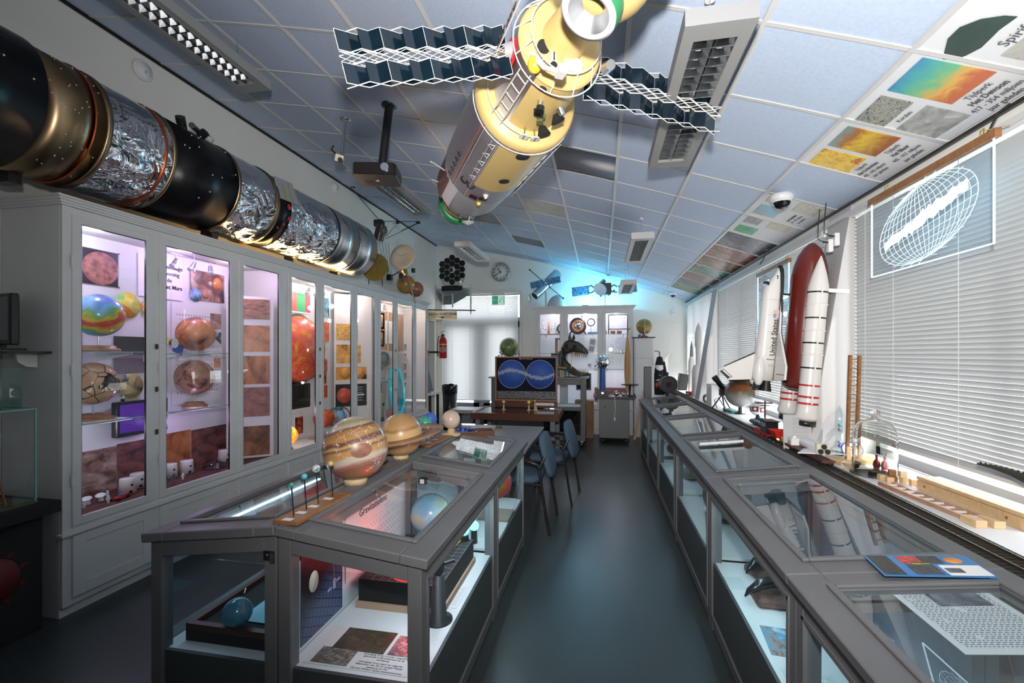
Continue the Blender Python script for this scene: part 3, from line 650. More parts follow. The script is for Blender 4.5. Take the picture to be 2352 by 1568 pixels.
# projector on its pole
pj = thing('projector', 'black video projector hanging upside down on a black ceiling pole', 'projector', (-1.69, 3.44, 3.575))
MB().lathe([(.0, 0), (.062, 0), (.062, -.012), (.03, -.03), (.0, -.03)], 20).build('ceiling_plate', BLACK, pj)
MB().cyl((0,0,-.02), (-.055,-.01,-.50), .034, .034, 18).build('pole', BLACK, pj)
T = rotm(0, 0, .25, (-.09, -.02, -.57))
pb = MB(); pb.prism([(-.17,-.11),(-.15,-.14),(.15,-.14),(.17,-.11),(.17,.12),(.15,.14),(-.15,.14),(-.17,.12)], .095, T @ rotm(0,0,0,(0,0,-.05))); pb.build('body', [M('projector_black', (.02,.014,.013), .3)], pj, bevel=.006)
MB().cyl(T @ Vector((.09,-.139,0)), T @ Vector((.09,-.165,0)), .032, n=16).build('lens', CHROME, pj)
MB().lathe([(0,-.0505),(.018,-.0525),(0,-.0545)], 14, T).build('badge', ALU, pj)
MB().box((-.05,.05,-.051), (.11,.07,.003), 0, T).build('lamp_cover', M('dark_red', (.05,.008,.006), .5), pj)
# small camera on a rod
cm = thing('ceiling_camera', 'small metal box camera on a thin steel ceiling rod', 'camera', (-2.31, 3.82, 3.705))
MB().lathe([(0,0),(.05,0),(.05,-.006),(0,-.006)], 18).build('ceiling_plate', STEEL, cm); MB().cyl((0,0,0), (-.04,0,-.30), .011, n=10).build('rod', STEEL, cm)
T = rotm(.3, .2, .5, (-.05, -.01, -.36)); MB().box((0,0,0), (.075,.11,.065), 0, T).build('body', M('camera_beige', (.55,.45,.36), .4, .3), cm, bevel=.003)
MB().cyl(T @ Vector((.01,-.05,-.01)), T @ Vector((.02,-.10,-.02)), .022, n=14).build('lens', BLACK, cm)
MB().tube([T @ Vector((-.02,.05,.02)), T @ Vector((-.09,.03,.06)), T @ Vector((-.07,-.01,.09))], .007).build('cable', BLACK, cm)
# domed security cameras
def domecam(label, x, y, s=1.0):
    t = thing('dome_camera', label, 'camera', (x, y, zceil(x)-.006), group='dome security cameras'); 
    MB().lathe([(0,0),(.075*s,0),(.078*s,-.03*s),(.062*s,-.055*s),(0,-.055*s)], 28).build('housing', WHITE, t)
    MB().lathe([(.058*s,-.05*s),(.052*s,-.075*s),(.035*s,-.095*s),(0,-.105*s)], 24).build('dome', M('dome_black', (.006,.006,.008), .05), t); 
    MB().torus((0,0,-.055*s), .060*s, .004*s).build('ring', WHITE, t)
domecam('white domed security camera on the ceiling above the shuttle model', 1.29, 3.62); domecam('small distant domed security camera at the far ceiling corner', 1.33, 8.95, .8)
def round_detector(label, y, z, r):
    t = thing('wall_detector', label, 'detector', (XL, y, z), (0, PI/2, 0), 'round white wall detectors')
    MB().lathe([(0,.0),(r,.0),(r,.02),(r*.86,.028),(r*.84,.022),(r*.80,.022),(r*.76,.034),(0,.040)], 32).build('body', WHITE, t); MB().box((r*.2,0,.04), (r*.3,.012,.004)).build('slot', M('grey_slot', (.4,.4,.4), .5), t)
round_detector('round white detector on the wall above the silver foil section', 2.96, 3.78, .078); round_detector('small round detector on the wall beyond the projector', 5.6, 3.80, .072)

# ------------------------------------------------------------------ space station model
ST = thing('space_station_model', 'large white and yellow space station model hanging from the ceiling', 'model', (-.15, 1.78, 2.76), (0, 0, math.atan2(.873, -.488)))
HW = M('hull_white', (.62,.60,.60), .45); HY_ = M('hull_yellow', (.62,.44,.17), .45); HG = M('hull_grey', (.33,.33,.34), .4); HR = M('hull_brown', (.14,.045,.03), .35); GRN2 = M('port_green', (.02,.19,.07), .35)
RX = rotm(0, PI/2, 0)           # lathe axis along local +x (the station axis, pointing away)
def sec(prof, name, mat, n=40): return MB().lathe([(r, x) for x, r in prof], n, RX).build(name, mat, ST)
sec([(-.02,.0),(-.02,.13),(-.012,.158),(.0,.172),(.012,.176)], 'front_ring', HY_)
sec([(.012,.176),(.012,.168),(.37,.168)], 'forward_hull', HW)
sec([(.36,.16),(.37,.168),(.375,.232),(.39,.246),(.42,.249)], 'step_ring', HY_)
sec([(.42,.249),(.425,.245),(1.20,.245),(1.205,.23)], 'main_hull', HW)
sec([(1.205,.238),(1.22,.240),(1.52,.232),(1.66,.20),(1.67,.16)], 'aft_hull', HG)
sec([(1.66,.15),(1.68,.12),(1.98,.118)], 'aft_tunnel', GRN2)
sec([(1.80,.122),(1.80,.150),(1.83,.150),(1.83,.122)], 'tunnel_collar', HW); sec([(1.98,.06),(1.975,.135),(1.985,.16),(2.03,.165),(2.05,.155),(2.05,.10)], 'docking_ring', GRN2); sec([(1.90,.12),(1.91,.138),(1.95,.138),(1.96,.12)], 'tunnel_ring', M('ring_brass', (.38,.30,.10), .4, .6))
def patch(x0, x1, r, a0, a1, name, mat, th=.0025, n=14):
    m = MB(); vs = []
    for i in range(n+1):
        a = a0 + (a1-a0)*i/n
        for x in (x0, x1):
            for rr in (r, r+th): vs.append((x, rr*math.sin(a), -rr*math.cos(a)))
    fs = []
    for i in range(n):
        b, c = i*4, i*4+4; fs += [(b+1, c+1, c+3, b+3), (b, b+1, c+1, c), (b+2, c+2, c+3, b+3)]
    m.add(vs, fs + [(0,1,3,2), (n*4, n*4+2, n*4+3, n*4+1)], 0, False); return m.build(name, mat, ST)
# angle 0 = straight down; negative angles towards the left-hand side of the picture (local -y is right of the axis seen from below)
patch(.02, .365, .168, -.75, .62, 'yellow_panel', HY_); patch(.44, .98, .245, -.65, .50, 'yellow_panel', HY_)
patch(.42, 1.20, .2462, .95, 1.02, 'brown_stripe', HR); patch(1.22, 1.6, .236, 1.1, 1.9, 'brown_panel', HR); patch(1.22, 1.55, .2375, .75, 1.1, 'white_panel', HW)
for a in (-.8, .55, .9): patch(.42, 1.2, .2465, a, a+.012, 'seam', M('seam_grey', (.5,.5,.5), .5), .0008)
def rail(x, r, n=40, name='handrail', tr=.0032, a0=0, a1=2*PI):
    pts = [(x, r*math.sin(a0+(a1-a0)*k/n), -r*math.cos(a0+(a1-a0)*k/n)) for k in range(n + (0 if a1-a0 > 6.2 else 1))]
    return MB().tube(pts, tr, 5, closed=a1-a0 > 6.2).build(name, HW, ST)
rail(-.05, .145); rail(.03, .190); rail(.35, .205, a0=-.2, a1=2.4); rail(.435, .252)
for k in range(12):
    a = 2*PI*k/12+.2; m = MB(); m.tube([(-.05,.145*math.sin(a),-.145*math.cos(a)), (.03,.19*math.sin(a),-.19*math.cos(a))], .0028, 5); m.build('rail_post', HW, ST)
# ladder rails of triangles and braces along the hull
def tri(x, a, r, s, mat, name='bracket'):
    c = Vector((x, r*math.sin(a), -r*math.cos(a))); ex = Vector((1,0,0)); et = Vector((0, math.cos(a), math.sin(a))); er = Vector((0, math.sin(a), -math.cos(a)))
    p = [c+er*.004+ex*-s+et*-s*.6, c+er*.006+ex*s+et*-s*.6, c+er*.010+et*s*.9]; MB().tube(p, .0026, 4, closed=True).build(name, mat, ST)
for x in (.50, .60, .70, .80, .90): tri(x, .62, .245, .022, HW); tri(x+.04, -.62, .245, .022, HW)
for x in (.86, .93, 1.00, 1.07, 1.14): tri(x, 1.15, .245, .016, BLACK); 
for x in (.98, 1.05, 1.12): tri(x, -.85, .245, .016, BLACK); tri(x, -1.15, .245, .018, HW)
for a in (.52, .66): MB().tube([(.46,.252*math.sin(a),-.252*math.cos(a)), (.95,.252*math.sin(a),-.252*math.cos(a))], .0018, 4).build('rod', HW, ST)
for a in (-.70, -.84): MB().tube([(.44,.262*math.sin(a),-.262*math.cos(a)), (1.15,.262*math.sin(a),-.262*math.cos(a))], .0022, 4).build('rod', HW, ST)
for x, a in ((1.03,.55),(1.03,.75)): 
    for s in (-1, 1): pass
    c = [(x+.03*math.cos(t), .2475*math.sin(a+.09*math.sin(t)), -.2475*math.cos(a+.09*math.sin(t))) for t in (2.4, 1.9, 1.3, .6, 0, -.6, -1.3, -1.9, -2.4)]; MB().tube(c, .0035, 5).build('hook_mark', BLACK, ST)
# hull ladder on the forward section
for a in (.72, 1.0): MB().tube([(.05,.185*math.sin(a),-.185*math.cos(a)), (.37,.215*math.sin(a),-.215*math.cos(a))], .003, 5).build('rod', HW, ST)
for x in (.07,.14,.21,.28,.35): MB().tube([(x,.19*math.sin(a),-.19*math.cos(a)) for a in (.72,.80,.92,1.0)], .0032, 5).build('rung', HW, ST)
def on(x, a, r): return Vector((x, r*math.sin(a), -r*math.cos(a)))
def out(a): return Vector((0, math.sin(a), -math.cos(a)))
def knob(x, a, r, h, r0, r1, mat, name): MB().cyl(on(x,a,r), on(x,a,r)+out(a)*h, r0, r1, 16).build(name, mat, ST)
knob(.13, .22, .168, .035, .014, .014, STEEL, 'sensor'); knob(.11, .22, .203, .02, .017, .017, BLACK, 'sensor_cap'); knob(.19, .16, .168, .02, .017, .014, BLACK, 'camera_unit'); knob(.22, -.02, .168, .016, .021, .016, M('olive', (.13,.15,.06), .5), 'thruster'); knob(.24, -.02, .168, .024, .011, .016, M('olive'), 'thruster')
knob(.17, -.42, .168, .03, .018, .014, STEEL, 'sensor'); knob(.22, -.42, .168, .035, .010, .032, BLACKM, 'nozzle_cone'); knob(.33, -.30, .168, .04, .016, .032, BLACKM, 'nozzle_cone')
for a in (.16, -.10): knob(.345, a, .168, .045, .003, .003, M('olive'), 'stalk'); knob(.345, a, .213, .005, .022, .022, HW, 'pad'); MB().box((0,0,0),(.03,.003,.002),0,Matrix.Translation(on(.345,a,.2195))).build('pad_mark', BLACK, ST)
for x, a, r, rr in ((.47,-.02,.2475,.034),(.80,-.05,.248,.030),(.05,.35,.169,.016)):
    MB().lathe([(0,0),(rr,0),(rr,.003),(0,.004)], 24, frame_T(on(x,a,r), (1,0,0), (0,math.cos(a),math.sin(a)))@rotm(PI,0,0)).build('porthole', BLACKM, ST)
for a in (.10, .34):
    MB().box((0,0,0),(.035,.05,.006),0,frame_T(on(1.13+.02*(a>.2),a,.248),(1,0,0),(0,math.cos(a),math.sin(a)))).build('instrument_window', M('red_window', (.03,.004,.004), .2), ST)
knob(1.22, .12, .238, .022, .018, .010, YEL, 'yellow_cap'); knob(1.06, .1, .245, .024, .018, .006, HW, 'grey_dome')
for x, a in ((1.60, .15), (1.60, -.05), (1.63, .3)): knob(x, a, .20, .035, .012, .012, STEEL, 'thruster_pod')
MB().lathe([(0,0),(.02,.004),(.045,.018)], 20, frame_T(on(1.66,0.0,.26),(1,0,0),(0,1,0))).build('small_dish', HW, ST); MB().tube([on(1.6,0,.2), on(1.66,0,.262)], .004).build('dish_stalk', HW, ST)
MB().sph(on(1.78,-.2,.155), .016, 14).build('yellow_ball', YEL, ST)
MB().tube([on(1.30,1.45,.235), on(1.22,1.5,.32), on(1.20,1.5,.34)], .005).build('antenna', HW, ST); MB().tube([on(1.55,1.5,.22), on(1.50,1.5,.29)], .004).build('antenna', HW, ST)
# node with docking ports at the near end
MB().cyl((-.25,0,0), (-.015,0,0), .06, .09, 32).build('node_neck', HY_, ST); MB().sph((-.37,0,0), .15, 32).build('node_sphere', HY_, ST)
def port(d, name='docking_port', r=.078):
    d = Vector(d).normalized(); c = Vector((-.37,0,0)); q = d.to_track_quat('Z','Y').to_matrix().to_4x4(); T = Matrix.Translation(c + d*.13) @ q
    MB().lathe([(r*.95,-.02),(r*1.06,.0),(r*1.08,.035),(r*1.0,.05)], 32, T, caps=False).build(name, GRN2, ST)
    MB().lathe([(r*1.0,.048),(r*1.02,.058),(r*.78,.060),(r*.76,.05)], 32, T, caps=False).build('port_rim', HW, ST)
    MB().lathe([(r*.77,.055),(0,-.03)], 32, T, caps=False).build('port_cone', ALU, ST)
port((0,.42,-.9), r=.088); port((-.35,.95,-.35)); port((-.1,-1,.35)); port((-1,0,.1))
MB().tube([(-.03,.13,-.09), (-.12,.12,-.19), (-.16,.09,-.22)], [.014,.010,.008]).build('arm', HW, ST); MB().sph((-.045,.13,-.135), .027, 18, sc=(1,1,1.2)).build('yellow_beacon', YEL, ST); MB().box((-.17,.08,-.225),(.04,.03,.03)).build('arm_head', HW, ST)
MB().cyl((-.32,-.03,-.27), (-.27,-.04,-.25), .016, .019, 14).build('lens_cap', STEEL, ST); MB().cyl((-.27,-.04,-.25), (-.262,-.0415,-.246), .017, n=14).build('lens_ring', YEL, ST)
MB().prism([(-.04,-.02),(.03,-.03),(.045,.01),(0,.04),(-.035,.03)], .02, frame_T((-.022,-.03,-.10),(0,1,0),(0,0,1))@rotm(0,PI,0)).build('tool_box', HW, ST); MB().box((-.03,.05,-.075),(.02,.022,.075)).build('camera_box', HW, ST); MB().box((-.042,.05,-.07),(.003,.005,.06)).build('camera_mark', BLACK, ST)
MB().cyl((-.021,.085,-.045), (-.028,.085,-.045), .026, n=20).build('porthole', BLACKM, ST); MB().cyl((-.03,.05,-.118), (-.042,.05,-.118), .014, n=14).build('porthole', BLACKM, ST)
# name strip
NS = MB().bx(-.30, .30, -.030, .030, -.004, 0).build('name_strip', M('strip_pale', (.62,.55,.55), .5), ST, (-.02, .222, .02), (1.75, .0, 0))
text('MIR core', .062, TXT, NS, (.02, 0, -.005), (PI, 0, PI), 'lettering', bold=.0015)
# solar wings
PANEL = ramp_mat('solar_cell', [(0,(.003,.007,.012)),(.5,(.004,.012,.020)),(1,(.007,.018,.03))], 30, 2, rough=.12); TRUSS = M('truss_white', (.80,.78,.74), .5)
def wing(root, tip, name):
    w = MB().cyl(Vector(root)*.72, Vector(root)*1.05 + Vector(root)*.0, .034, n=18).build(name + '_hub', HG, ST)
    root, tip = Vector(root), Vector(tip); d = (tip-root); L = d.length; d.normalize(); up = Vector((0,0,1)); up = (up - d*up.dot(d)).normalized(); side = d.cross(up)
    base = root*1.06; n = 8; step = (L-.03)/n; amp = .019
    P = lambda k, h, s=1: base + d*(step*k) + side*(amp*(1 if k % 2 else -1)*s) + up*h
    for h0, h1 in ((.022, .095), (-.095, -.022)):
        for k in range(n):
            for s in (1, -1):
                q = [P(k, h0, s), P(k+1, h0, s), P(k+1, h1, s), P(k, h1, s)]; nn = (q[1]-q[0]).cross(q[3]-q[0]).normalized()*.0012
                if s == 1 or k % 2 == 0: MB().add([p+nn for p in q]+[p-nn for p in q], [(0,1,2,3),(7,6,5,4),(0,4,5,1),(1,5,6,2),(2,6,7,3),(3,7,4,0)]).build('solar_panel', PANEL, ST)
        fr = MB()
        for s in (1, -1):
            for h in (h0, h1): fr.tube([P(k, h, s) for k in range(n+1)], .0022, 4)
        for k in range(0, n+1, 2): fr.tube([P(k, h0), P(k, h1)], .0018, 4)
        fr.build('panel_frame', TRUSS, ST)
    tr = MB(); B = lambda k, h, s: base + d*(step*k) + side*(.016*s) + up*h
    for k in range(n):
        for s in (1, -1):
            tr.tube([B(k, .018, s), B(k+1, -.018, s)], .0011, 4); tr.tube([B(k, -.018, s), B(k+1, .018, s)], .0016, 4)
        tr.tube([B(k, .018, 1), B(k+1, .018, -1)], .0014, 4); tr.tube([B(k, -.018, -1), B(k+1, -.018, 1)], .0014, 4)
    tr.build('truss', TRUSS, ST)
MI = Matrix.Rotation(-math.atan2(.873, -.488), 4, 'Z')
def loc_of(p): return MI @ (Vector(p) - Vector((-.15, 1.78, 2.76)))
wing(Vector((.11, .18, 0)), loc_of((-.93, 1.47, 2.60)), 'wing'); wing(Vector((.15, -.18, 0)), loc_of((.575, 2.335, 2.70)), 'wing')
MB().cyl((.11,.165,0), (.11,.176,0), .052, n=20).build('hub_flange', RED, ST)
for x in (.0, .6, 1.5): MB().tube([(x, 0, .2), (x, .02*x, .50)], .0012, 4).build('hanging_wire', STEEL, ST)

# ------------------------------------------------------------------ rocket body lying on the cabinets
FOIL, _N, _L, _p = base_mat('crumpled_foil'); _p.inputs['Metallic'].default_value = 1; _p.inputs['Roughness'].default_value = .17; _p.inputs['Base Color'].default_value = (.78,.79,.82,1)
_tc = _N.new('ShaderNodeTexCoord'); _v = _N.new('ShaderNodeTexVoronoi'); _v.inputs['Scale'].default_value = 6; _n = _N.new('ShaderNodeTexNoise'); _n.inputs['Scale'].default_value = 5; _n.inputs['Detail'].default_value = 3; _n.inputs['Distortion'].default_value = 2.2
_L.new(_tc.outputs['Object'], _n.inputs[0]); _L.new(_tc.outputs['Object'], _v.inputs[0]); _a = _N.new('ShaderNodeMath'); _a.operation = 'ADD'; _L.new(_v.outputs['Distance'], _a.inputs[0]); _L.new(_n.outputs[0], _a.inputs[1])
_b = _N.new('ShaderNodeBump'); _b.inputs['Distance'].default_value = .08; _L.new(_a.outputs[0], _b.inputs['Height']); _sz = _N.new('ShaderNodeSeparateXYZ'); _L.new(_tc.outputs['Object'], _sz.inputs[0]); _mr = _N.new('ShaderNodeMapRange'); _L.new(_sz.outputs[2], _mr.inputs[0]); _mr.inputs[1].default_value = -.10; _mr.inputs[2].default_value = .16; _mr.inputs[3].default_value = .85; _mr.inputs[4].default_value = .07; _L.new(_mr.outputs[0], _b.inputs['Strength']); _L.new(_b.outputs[0], _p.inputs['Normal'])
BRZ = M('bronze_metal', (.30,.21,.12), .3, 1, var=.25, vs=3); BLKF = M('black_foil', (.006,.006,.007), .3, bump=.15, bs=12); SILV = M('brushed_silver', (.62,.63,.65), .24, 1, var=.05, vs=4)
for _mm in (BRZ, SILV):
    _p = _mm.node_tree.nodes['Principled BSDF']; _p.inputs['Anisotropic'].default_value = .85; _tg = _mm.node_tree.nodes.new('ShaderNodeTangent'); _tg.direction_type = 'RADIAL'; _tg.axis = 'Y'; _mm.node_tree.links.new(_tg.outputs[0], _p.inputs['Tangent'])
BLKF.node_tree.nodes['Principled BSDF'].inputs['Specular IOR Level'].default_value = .2
RB = thing('spent_rocket', 'long horizontal rocket body of foil, black and bare metal rings lying on the cabinets', 'rocket', (-3.08, 1.0, 2.527+.337))
RYT = rotm(-PI/2, 0, 0)         # lathe axis along +y
random.seed(3)
def rsec(y0, y1, r0, r1, mat, name, n=56, rough=0, steps=1):
    if not rough: return MB().lathe([(0, y0), (r0, y0), (r1, y1), (0, y1)], n, RYT).build(name, mat, RB)
    m = MB(); st = max(6, int((y1-y0)/.03)); vs = []
    for i in range(st+1):
        for k in range(n*2):
            a = PI*k/n; e = 0 if i in (0, st) else random.uniform(-rough, rough*.4); r = r0 + (r1-r0)*i/st + e; vs.append(Vector((r*math.cos(a), y0+(y1-y0)*i/st, r*math.sin(a))))
    q = n*2; m.add(vs, [(i*q+k, i*q+(k+1) % q, (i+1)*q+(k+1) % q, (i+1)*q+k) for i in range(st) for k in range(q)], 0, False); return m.build(name, mat, RB)
rsec(.20, .80, .352, .352, BLKF, 'black_cap'); MB().tube([(.05,.55,.36), (.03,.35,.40), (.0,.2,.36)], .035, 10).build('black_hose', BLKF, RB)
rsec(.80, 1.09, .338, .338, BRZ, 'bronze_section'); rsec(1.09, 1.12, .345, .345, BRZ, 'bronze_ring'); MB().torus((0,1.03,0), .341, .005, rotm(PI/2,0,0), 72, 6).build('copper_band', M('copper', (.45,.10,.03), .35, .7), RB)
rsec(1.12, 1.50, .337, .337, FOIL, 'foil_section', rough=.002); rsec(1.44, 1.455, .343, .343, M('copper'), 'copper_band'); rsec(1.50, 1.52, .343, .343, BRZ, 'bronze_ring')
rsec(1.52, 2.05, .336, .336, BLKF, 'black_section'); rsec(2.05, 2.07, .342, .342, BRZ, 'bronze_ring')
rsec(2.07, 2.46, .337, .337, FOIL, 'foil_section', rough=.002); rsec(2.46, 2.50, .345, .345, BRZ, 'bronze_ring'); rsec(2.50, 2.66, .330, .330, BLKF, 'black_gap')
rsec(2.66, 3.42, .333, .333, FOIL, 'foil_section', rough=.003); rsec(3.42, 3.45, .336, .336, BLACK, 'dark_ring'); rsec(3.45, 3.86, .335, .335, SILV, 'metal_section'); rsec(3.86, 3.90, .336, .336, SILV, 'metal_ring'); rsec(3.90, 4.28, .333, .333, SILV, 'metal_section'); MB().lathe([(.333,4.28),(.30,4.285),(.20,4.29),(0,4.29)], 48, RYT).build('end_plate', SILV, RB)
rv = MB()
for k in range(60): a = 2*PI*k/60; rv.sph((.338*math.cos(a), 3.88, .338*math.sin(a)), .0045, 6)
prop(rv.build('rivet', STEEL, RB), kind='stuff')
sp = MB()
for y0, y1, n in ((.82,1.08,40), (1.55,2.03,14), (1.2,1.48,7), (2.1,2.4,7), (.3,.78,6)):
    for k in range(n):
        a = random.uniform(-1.2, 1.4); y = random.uniform(y0, y1); rr = .3375 if y > .8 else .352; sp.sph((rr*math.cos(a), y, rr*math.sin(a)), .0035 if y0 == .82 else .005, 6)
prop(sp.build('fastener', M('fastener', (.7,.7,.68), .4), RB), kind='stuff')
# fittings on top of the black section
MB().bx(-.12, .10, 1.46, 1.72, 0, .006).build('cover_plate', M('plate_grey', (.35,.36,.33), .4, .4), RB, (.12, 0, .315), (0, .35, .1))
for p, q, r in (((.02,1.86,.34),(.06,1.80,.42),.032), ((.10,1.93,.33),(.15,1.93,.36),.03)): MB().cyl(p, q, r, n=16).build('black_fitting', BLACK, RB)
MB().cyl((.12,1.84,.37), (.05,2.0,.38), .022, .022, 14).build('steel_flask', STEEL, RB); MB().tube([(.10,2.0,.38), (.12,2.03,.36), (.10,2.03,.30)], .006).build('steel_bracket', STEEL, RB)
MB().prism([(0,0),(.30,.02),(.26,.22),(.02,.20)], .004, frame_T((.335,2.47,.04), (0,1,0), (-.25,0,1))).build('circuit_panel', M('panel_grey', (.42,.44,.45), .35, .3), RB)
MB().bx(0,.002,.10,.13,.02,.16).bx(0,.002,.19,.21,.02,.19).build('terminal_strip', M('terminal', (.35,.32,.16), .5), RB, (.342,2.47,.04), (0,-.25,0))
for y, z, s in ((2.62,.0,.05), (2.64,-.10,.04), (2.95,.14,.02), (2.60,-.16,.03), (2.55,-.2,.025)): MB().sph((.34*math.cos(math.asin(z/.345)), y, z), s*.5, 8, sc=(.3,1,1.1)).build('red_ribbon', M('ribbon_red', (.45,.01,.02), .4), RB)
MB().tube([(.34,2.72,-.02),(.345,2.9,.0),(.34,3.05,-.06),(.335,3.25,-.12),(.31,3.42,-.16)], .003, 5).build('wire', M('wire_brown', (.12,.05,.03), .5), RB)
for y in (.9, 2.2, 3.2, 4.0): MB().bx(-.14, -.03, y-.03, y+.03, -.392, -.29).build('cradle', BLACK, RB)
# ------------------------------------------------------------------ inside the cabinets along the side wall
PX = -3.512
def poster(name, label, cat, y0, y1, z0, z1, mat, x=PX, group=None, th=.002):
    o = sheet(name, y1-y0, z1-z0, mat, None, frame_T((0,0,0), (0,1,0), (0,0,1)), th); o.location = (x, (y0+y1)/2, (z0+z1)/2)
    return prop(o, label, cat, group)
def poster_on(name, label, cat, A, B, t0, t1, z0, z1, mat, group=None, off=.003):      # on an angled board from A to B (xy), t along it
    A, B = Vector((*A, 0)), Vector((*B, 0)); d = (B-A).normalized(); n = d.cross(Vector((0,0,1))); c = A + (B-A)*((t0+t1)/2) + n*off
    o = sheet(name, (B-A).length*(t1-t0), z1-z0, mat, None, frame_T((0,0,0), d, (0,0,1)), .002); o.location = (c.x, c.y, (z0+z1)/2)
    return prop(o, label, cat, group)
def pins(o, w, h):
    for sx in (-1, 1):
        for sz in (-1, 1): MB().box((.002, sx*w, sz*h), (.004,.012,.006)).build('clip', BLACK, o)
# --- surfaces
MARSP, _N, _L, _p = base_mat('mars_photo'); _p.inputs['Roughness'].default_value = .4
_tc = _N.new('ShaderNodeTexCoord'); _mp = _N.new('ShaderNodeMapping'); _L.new(_tc.outputs['UV'], _mp.inputs[0]); _mp.inputs['Location'].default_value = (-1.15,-1.0,0); _mp.inputs['Scale'].default_value = (2.1,2.1,1)
_g = _N.new('ShaderNodeTexGradient'); _g.gradient_type = 'SPHERICAL'; _L.new(_mp.outputs[0], _g.inputs[0]); _st = _N.new('ShaderNodeMath'); _st.operation = 'GREATER_THAN'; _L.new(_g.outputs['Fac'], _st.inputs[0]); _st.inputs[1].default_value = .02
_nz = _N.new('ShaderNodeTexNoise'); _nz.inputs['Scale'].default_value = 6; _nz.inputs['Detail'].default_value = 6; _L.new(_tc.outputs['UV'], _nz.inputs[0]); _r = _N.new('ShaderNodeValToRGB'); _r.color_ramp.elements[0].position = .35; _r.color_ramp.elements[0].color = (.16,.06,.05,1); _r.color_ramp.elements[1].position = .65; _r.color_ramp.elements[1].color = (.42,.17,.13,1); _L.new(_nz.outputs[0], _r.inputs[0])
_mx = _N.new('ShaderNodeMixRGB'); _L.new(_st.outputs[0], _mx.inputs[0]); _mx.inputs[1].default_value = (.02,.012,.02,1); _L.new(_r.outputs[0], _mx.inputs[2]); _L.new(_mx.outputs[0], _p.inputs['Base Color'])
HEAT = [(.0,(.02,.05,.35)),(.16,(.03,.22,.75)),(.26,(.10,.50,.80)),(.34,(.10,.42,.06)),(.44,(.75,.60,.03)),(.55,(.60,.06,.02)),(.68,(.65,.10,.02)),(.74,(.80,.55,.04)),(.80,(.15,.45,.08)),(.87,(.20,.50,.80)),(1,(.08,.15,.50))]
HEATG = ramp_mat('height_map_globe', HEAT, 7, 3, .4, axis=2, amt=.62, freq=3.2, rough=.25, coat=.6, off=.05); HEATP = ramp_mat('height_map_print', [(.25,(.05,.30,.70)),(.38,(.15,.55,.25)),(.48,(.75,.65,.05)),(.6,(.70,.12,.03)),(.7,(.75,.45,.05))], 7, 3, .6, coord='Object', rough=.4)
MARS1 = ramp_mat('orange_mars', [(.34,(.13,.03,.04)),(.46,(.48,.15,.05)),(.6,(.66,.26,.10)),(.8,(.50,.12,.06))], 9, 8, .7, rough=.35, coat=.15); MARS2 = ramp_mat('mottled_mars', [(.34,(.10,.05,.05)),(.43,(.36,.12,.09)),(.51,(.34,.24,.13)),(.62,(.55,.20,.17)),(.72,(.25,.05,.08))], 11, 8, .9, rough=.35, coat=.15)
CANAL, _N, _L, _p = base_mat('canal_globe'); _p.inputs['Roughness'].default_value = .22; _p.inputs['Coat Weight'].default_value = .5
_tc = _N.new('ShaderNodeTexCoord'); _v = _N.new('ShaderNodeTexVoronoi'); _v.feature = 'DISTANCE_TO_EDGE'; _v.inputs['Scale'].default_value = 11; _L.new(_tc.outputs['Object'], _v.inputs[0]); _nz = _N.new('ShaderNodeTexNoise'); _nz.inputs['Scale'].default_value = 6.5; _nz.inputs['Detail'].default_value = 1; _L.new(_tc.outputs['Object'], _nz.inputs[0])
_a = _N.new('ShaderNodeMath'); _a.operation = 'LESS_THAN'; _L.new(_v.outputs['Distance'], _a.inputs[0]); _a.inputs[1].default_value = .025; _c = _N.new('ShaderNodeMath'); _c.operation = 'GREATER_THAN'; _L.new(_nz.outputs[0], _c.inputs[0]); _c.inputs[1].default_value = .58; _d = _N.new('ShaderNodeMath'); _d.operation = 'MAXIMUM'; _L.new(_a.outputs[0], _d.inputs[0]); _L.new(_c.outputs[0], _d.inputs[1])
_mx = _N.new('ShaderNodeMixRGB'); _L.new(_d.outputs[0], _mx.inputs[0]); _mx.inputs[1].default_value = (.66,.40,.22,1); _mx.inputs[2].default_value = (.025,.018,.012,1); _L.new(_mx.outputs[0], _p.inputs['Base Color'])
LANDS = [ramp_mat('mars_land_%d' % k, st, sc, 8, ds, coord='Object', rough=.45, stretch=sr) for k, (st, sc, ds, sr) in enumerate([
    ([(.3,(.10,.035,.025)),(.5,(.27,.11,.07)),(.7,(.42,.20,.14))], 16, .15, (1,.6,2.4)), ([(.3,(.18,.06,.02)),(.5,(.42,.15,.05)),(.75,(.60,.28,.12))], 9, .5, (1,1,1)), ([(.35,(.08,.02,.012)),(.5,(.38,.13,.05)),(.7,(.55,.25,.13))], 8, .3, (1,3,.6)),
    ([(.3,(.13,.05,.045)),(.5,(.27,.11,.09)),(.7,(.36,.17,.14))], 13, .2, (1,1,1)), ([(.3,(.03,.015,.01)),(.5,(.20,.08,.03)),(.7,(.42,.22,.10))], 8, .4, (1,.7,1)), ([(.3,(.06,.03,.03)),(.5,(.30,.17,.13)),(.68,(.52,.38,.32)),(.8,(.2,.1,.08))], 10, .4, (1,1,1.8)), ([(.3,(.04,.02,.025)),(.55,(.22,.08,.07)),(.75,(.34,.14,.10))], 12, .3, (1,.7,1.3))])]
NIGHT = ramp_mat('night_photo', [(.0,(.01,.01,.015)),(.42,(.02,.015,.03)),(.55,(.30,.22,.30)),(.62,(.12,.08,.10)),(1,(.22,.18,.22))], 4, 4, .4, axis=2, amt=.15, coord='Object', freq=-3.5, rough=.35)
PRT = print_mat('text_sheet', lines=34); PRT2 = print_mat('text_sheet_sparse', lines=22, fill=.5)
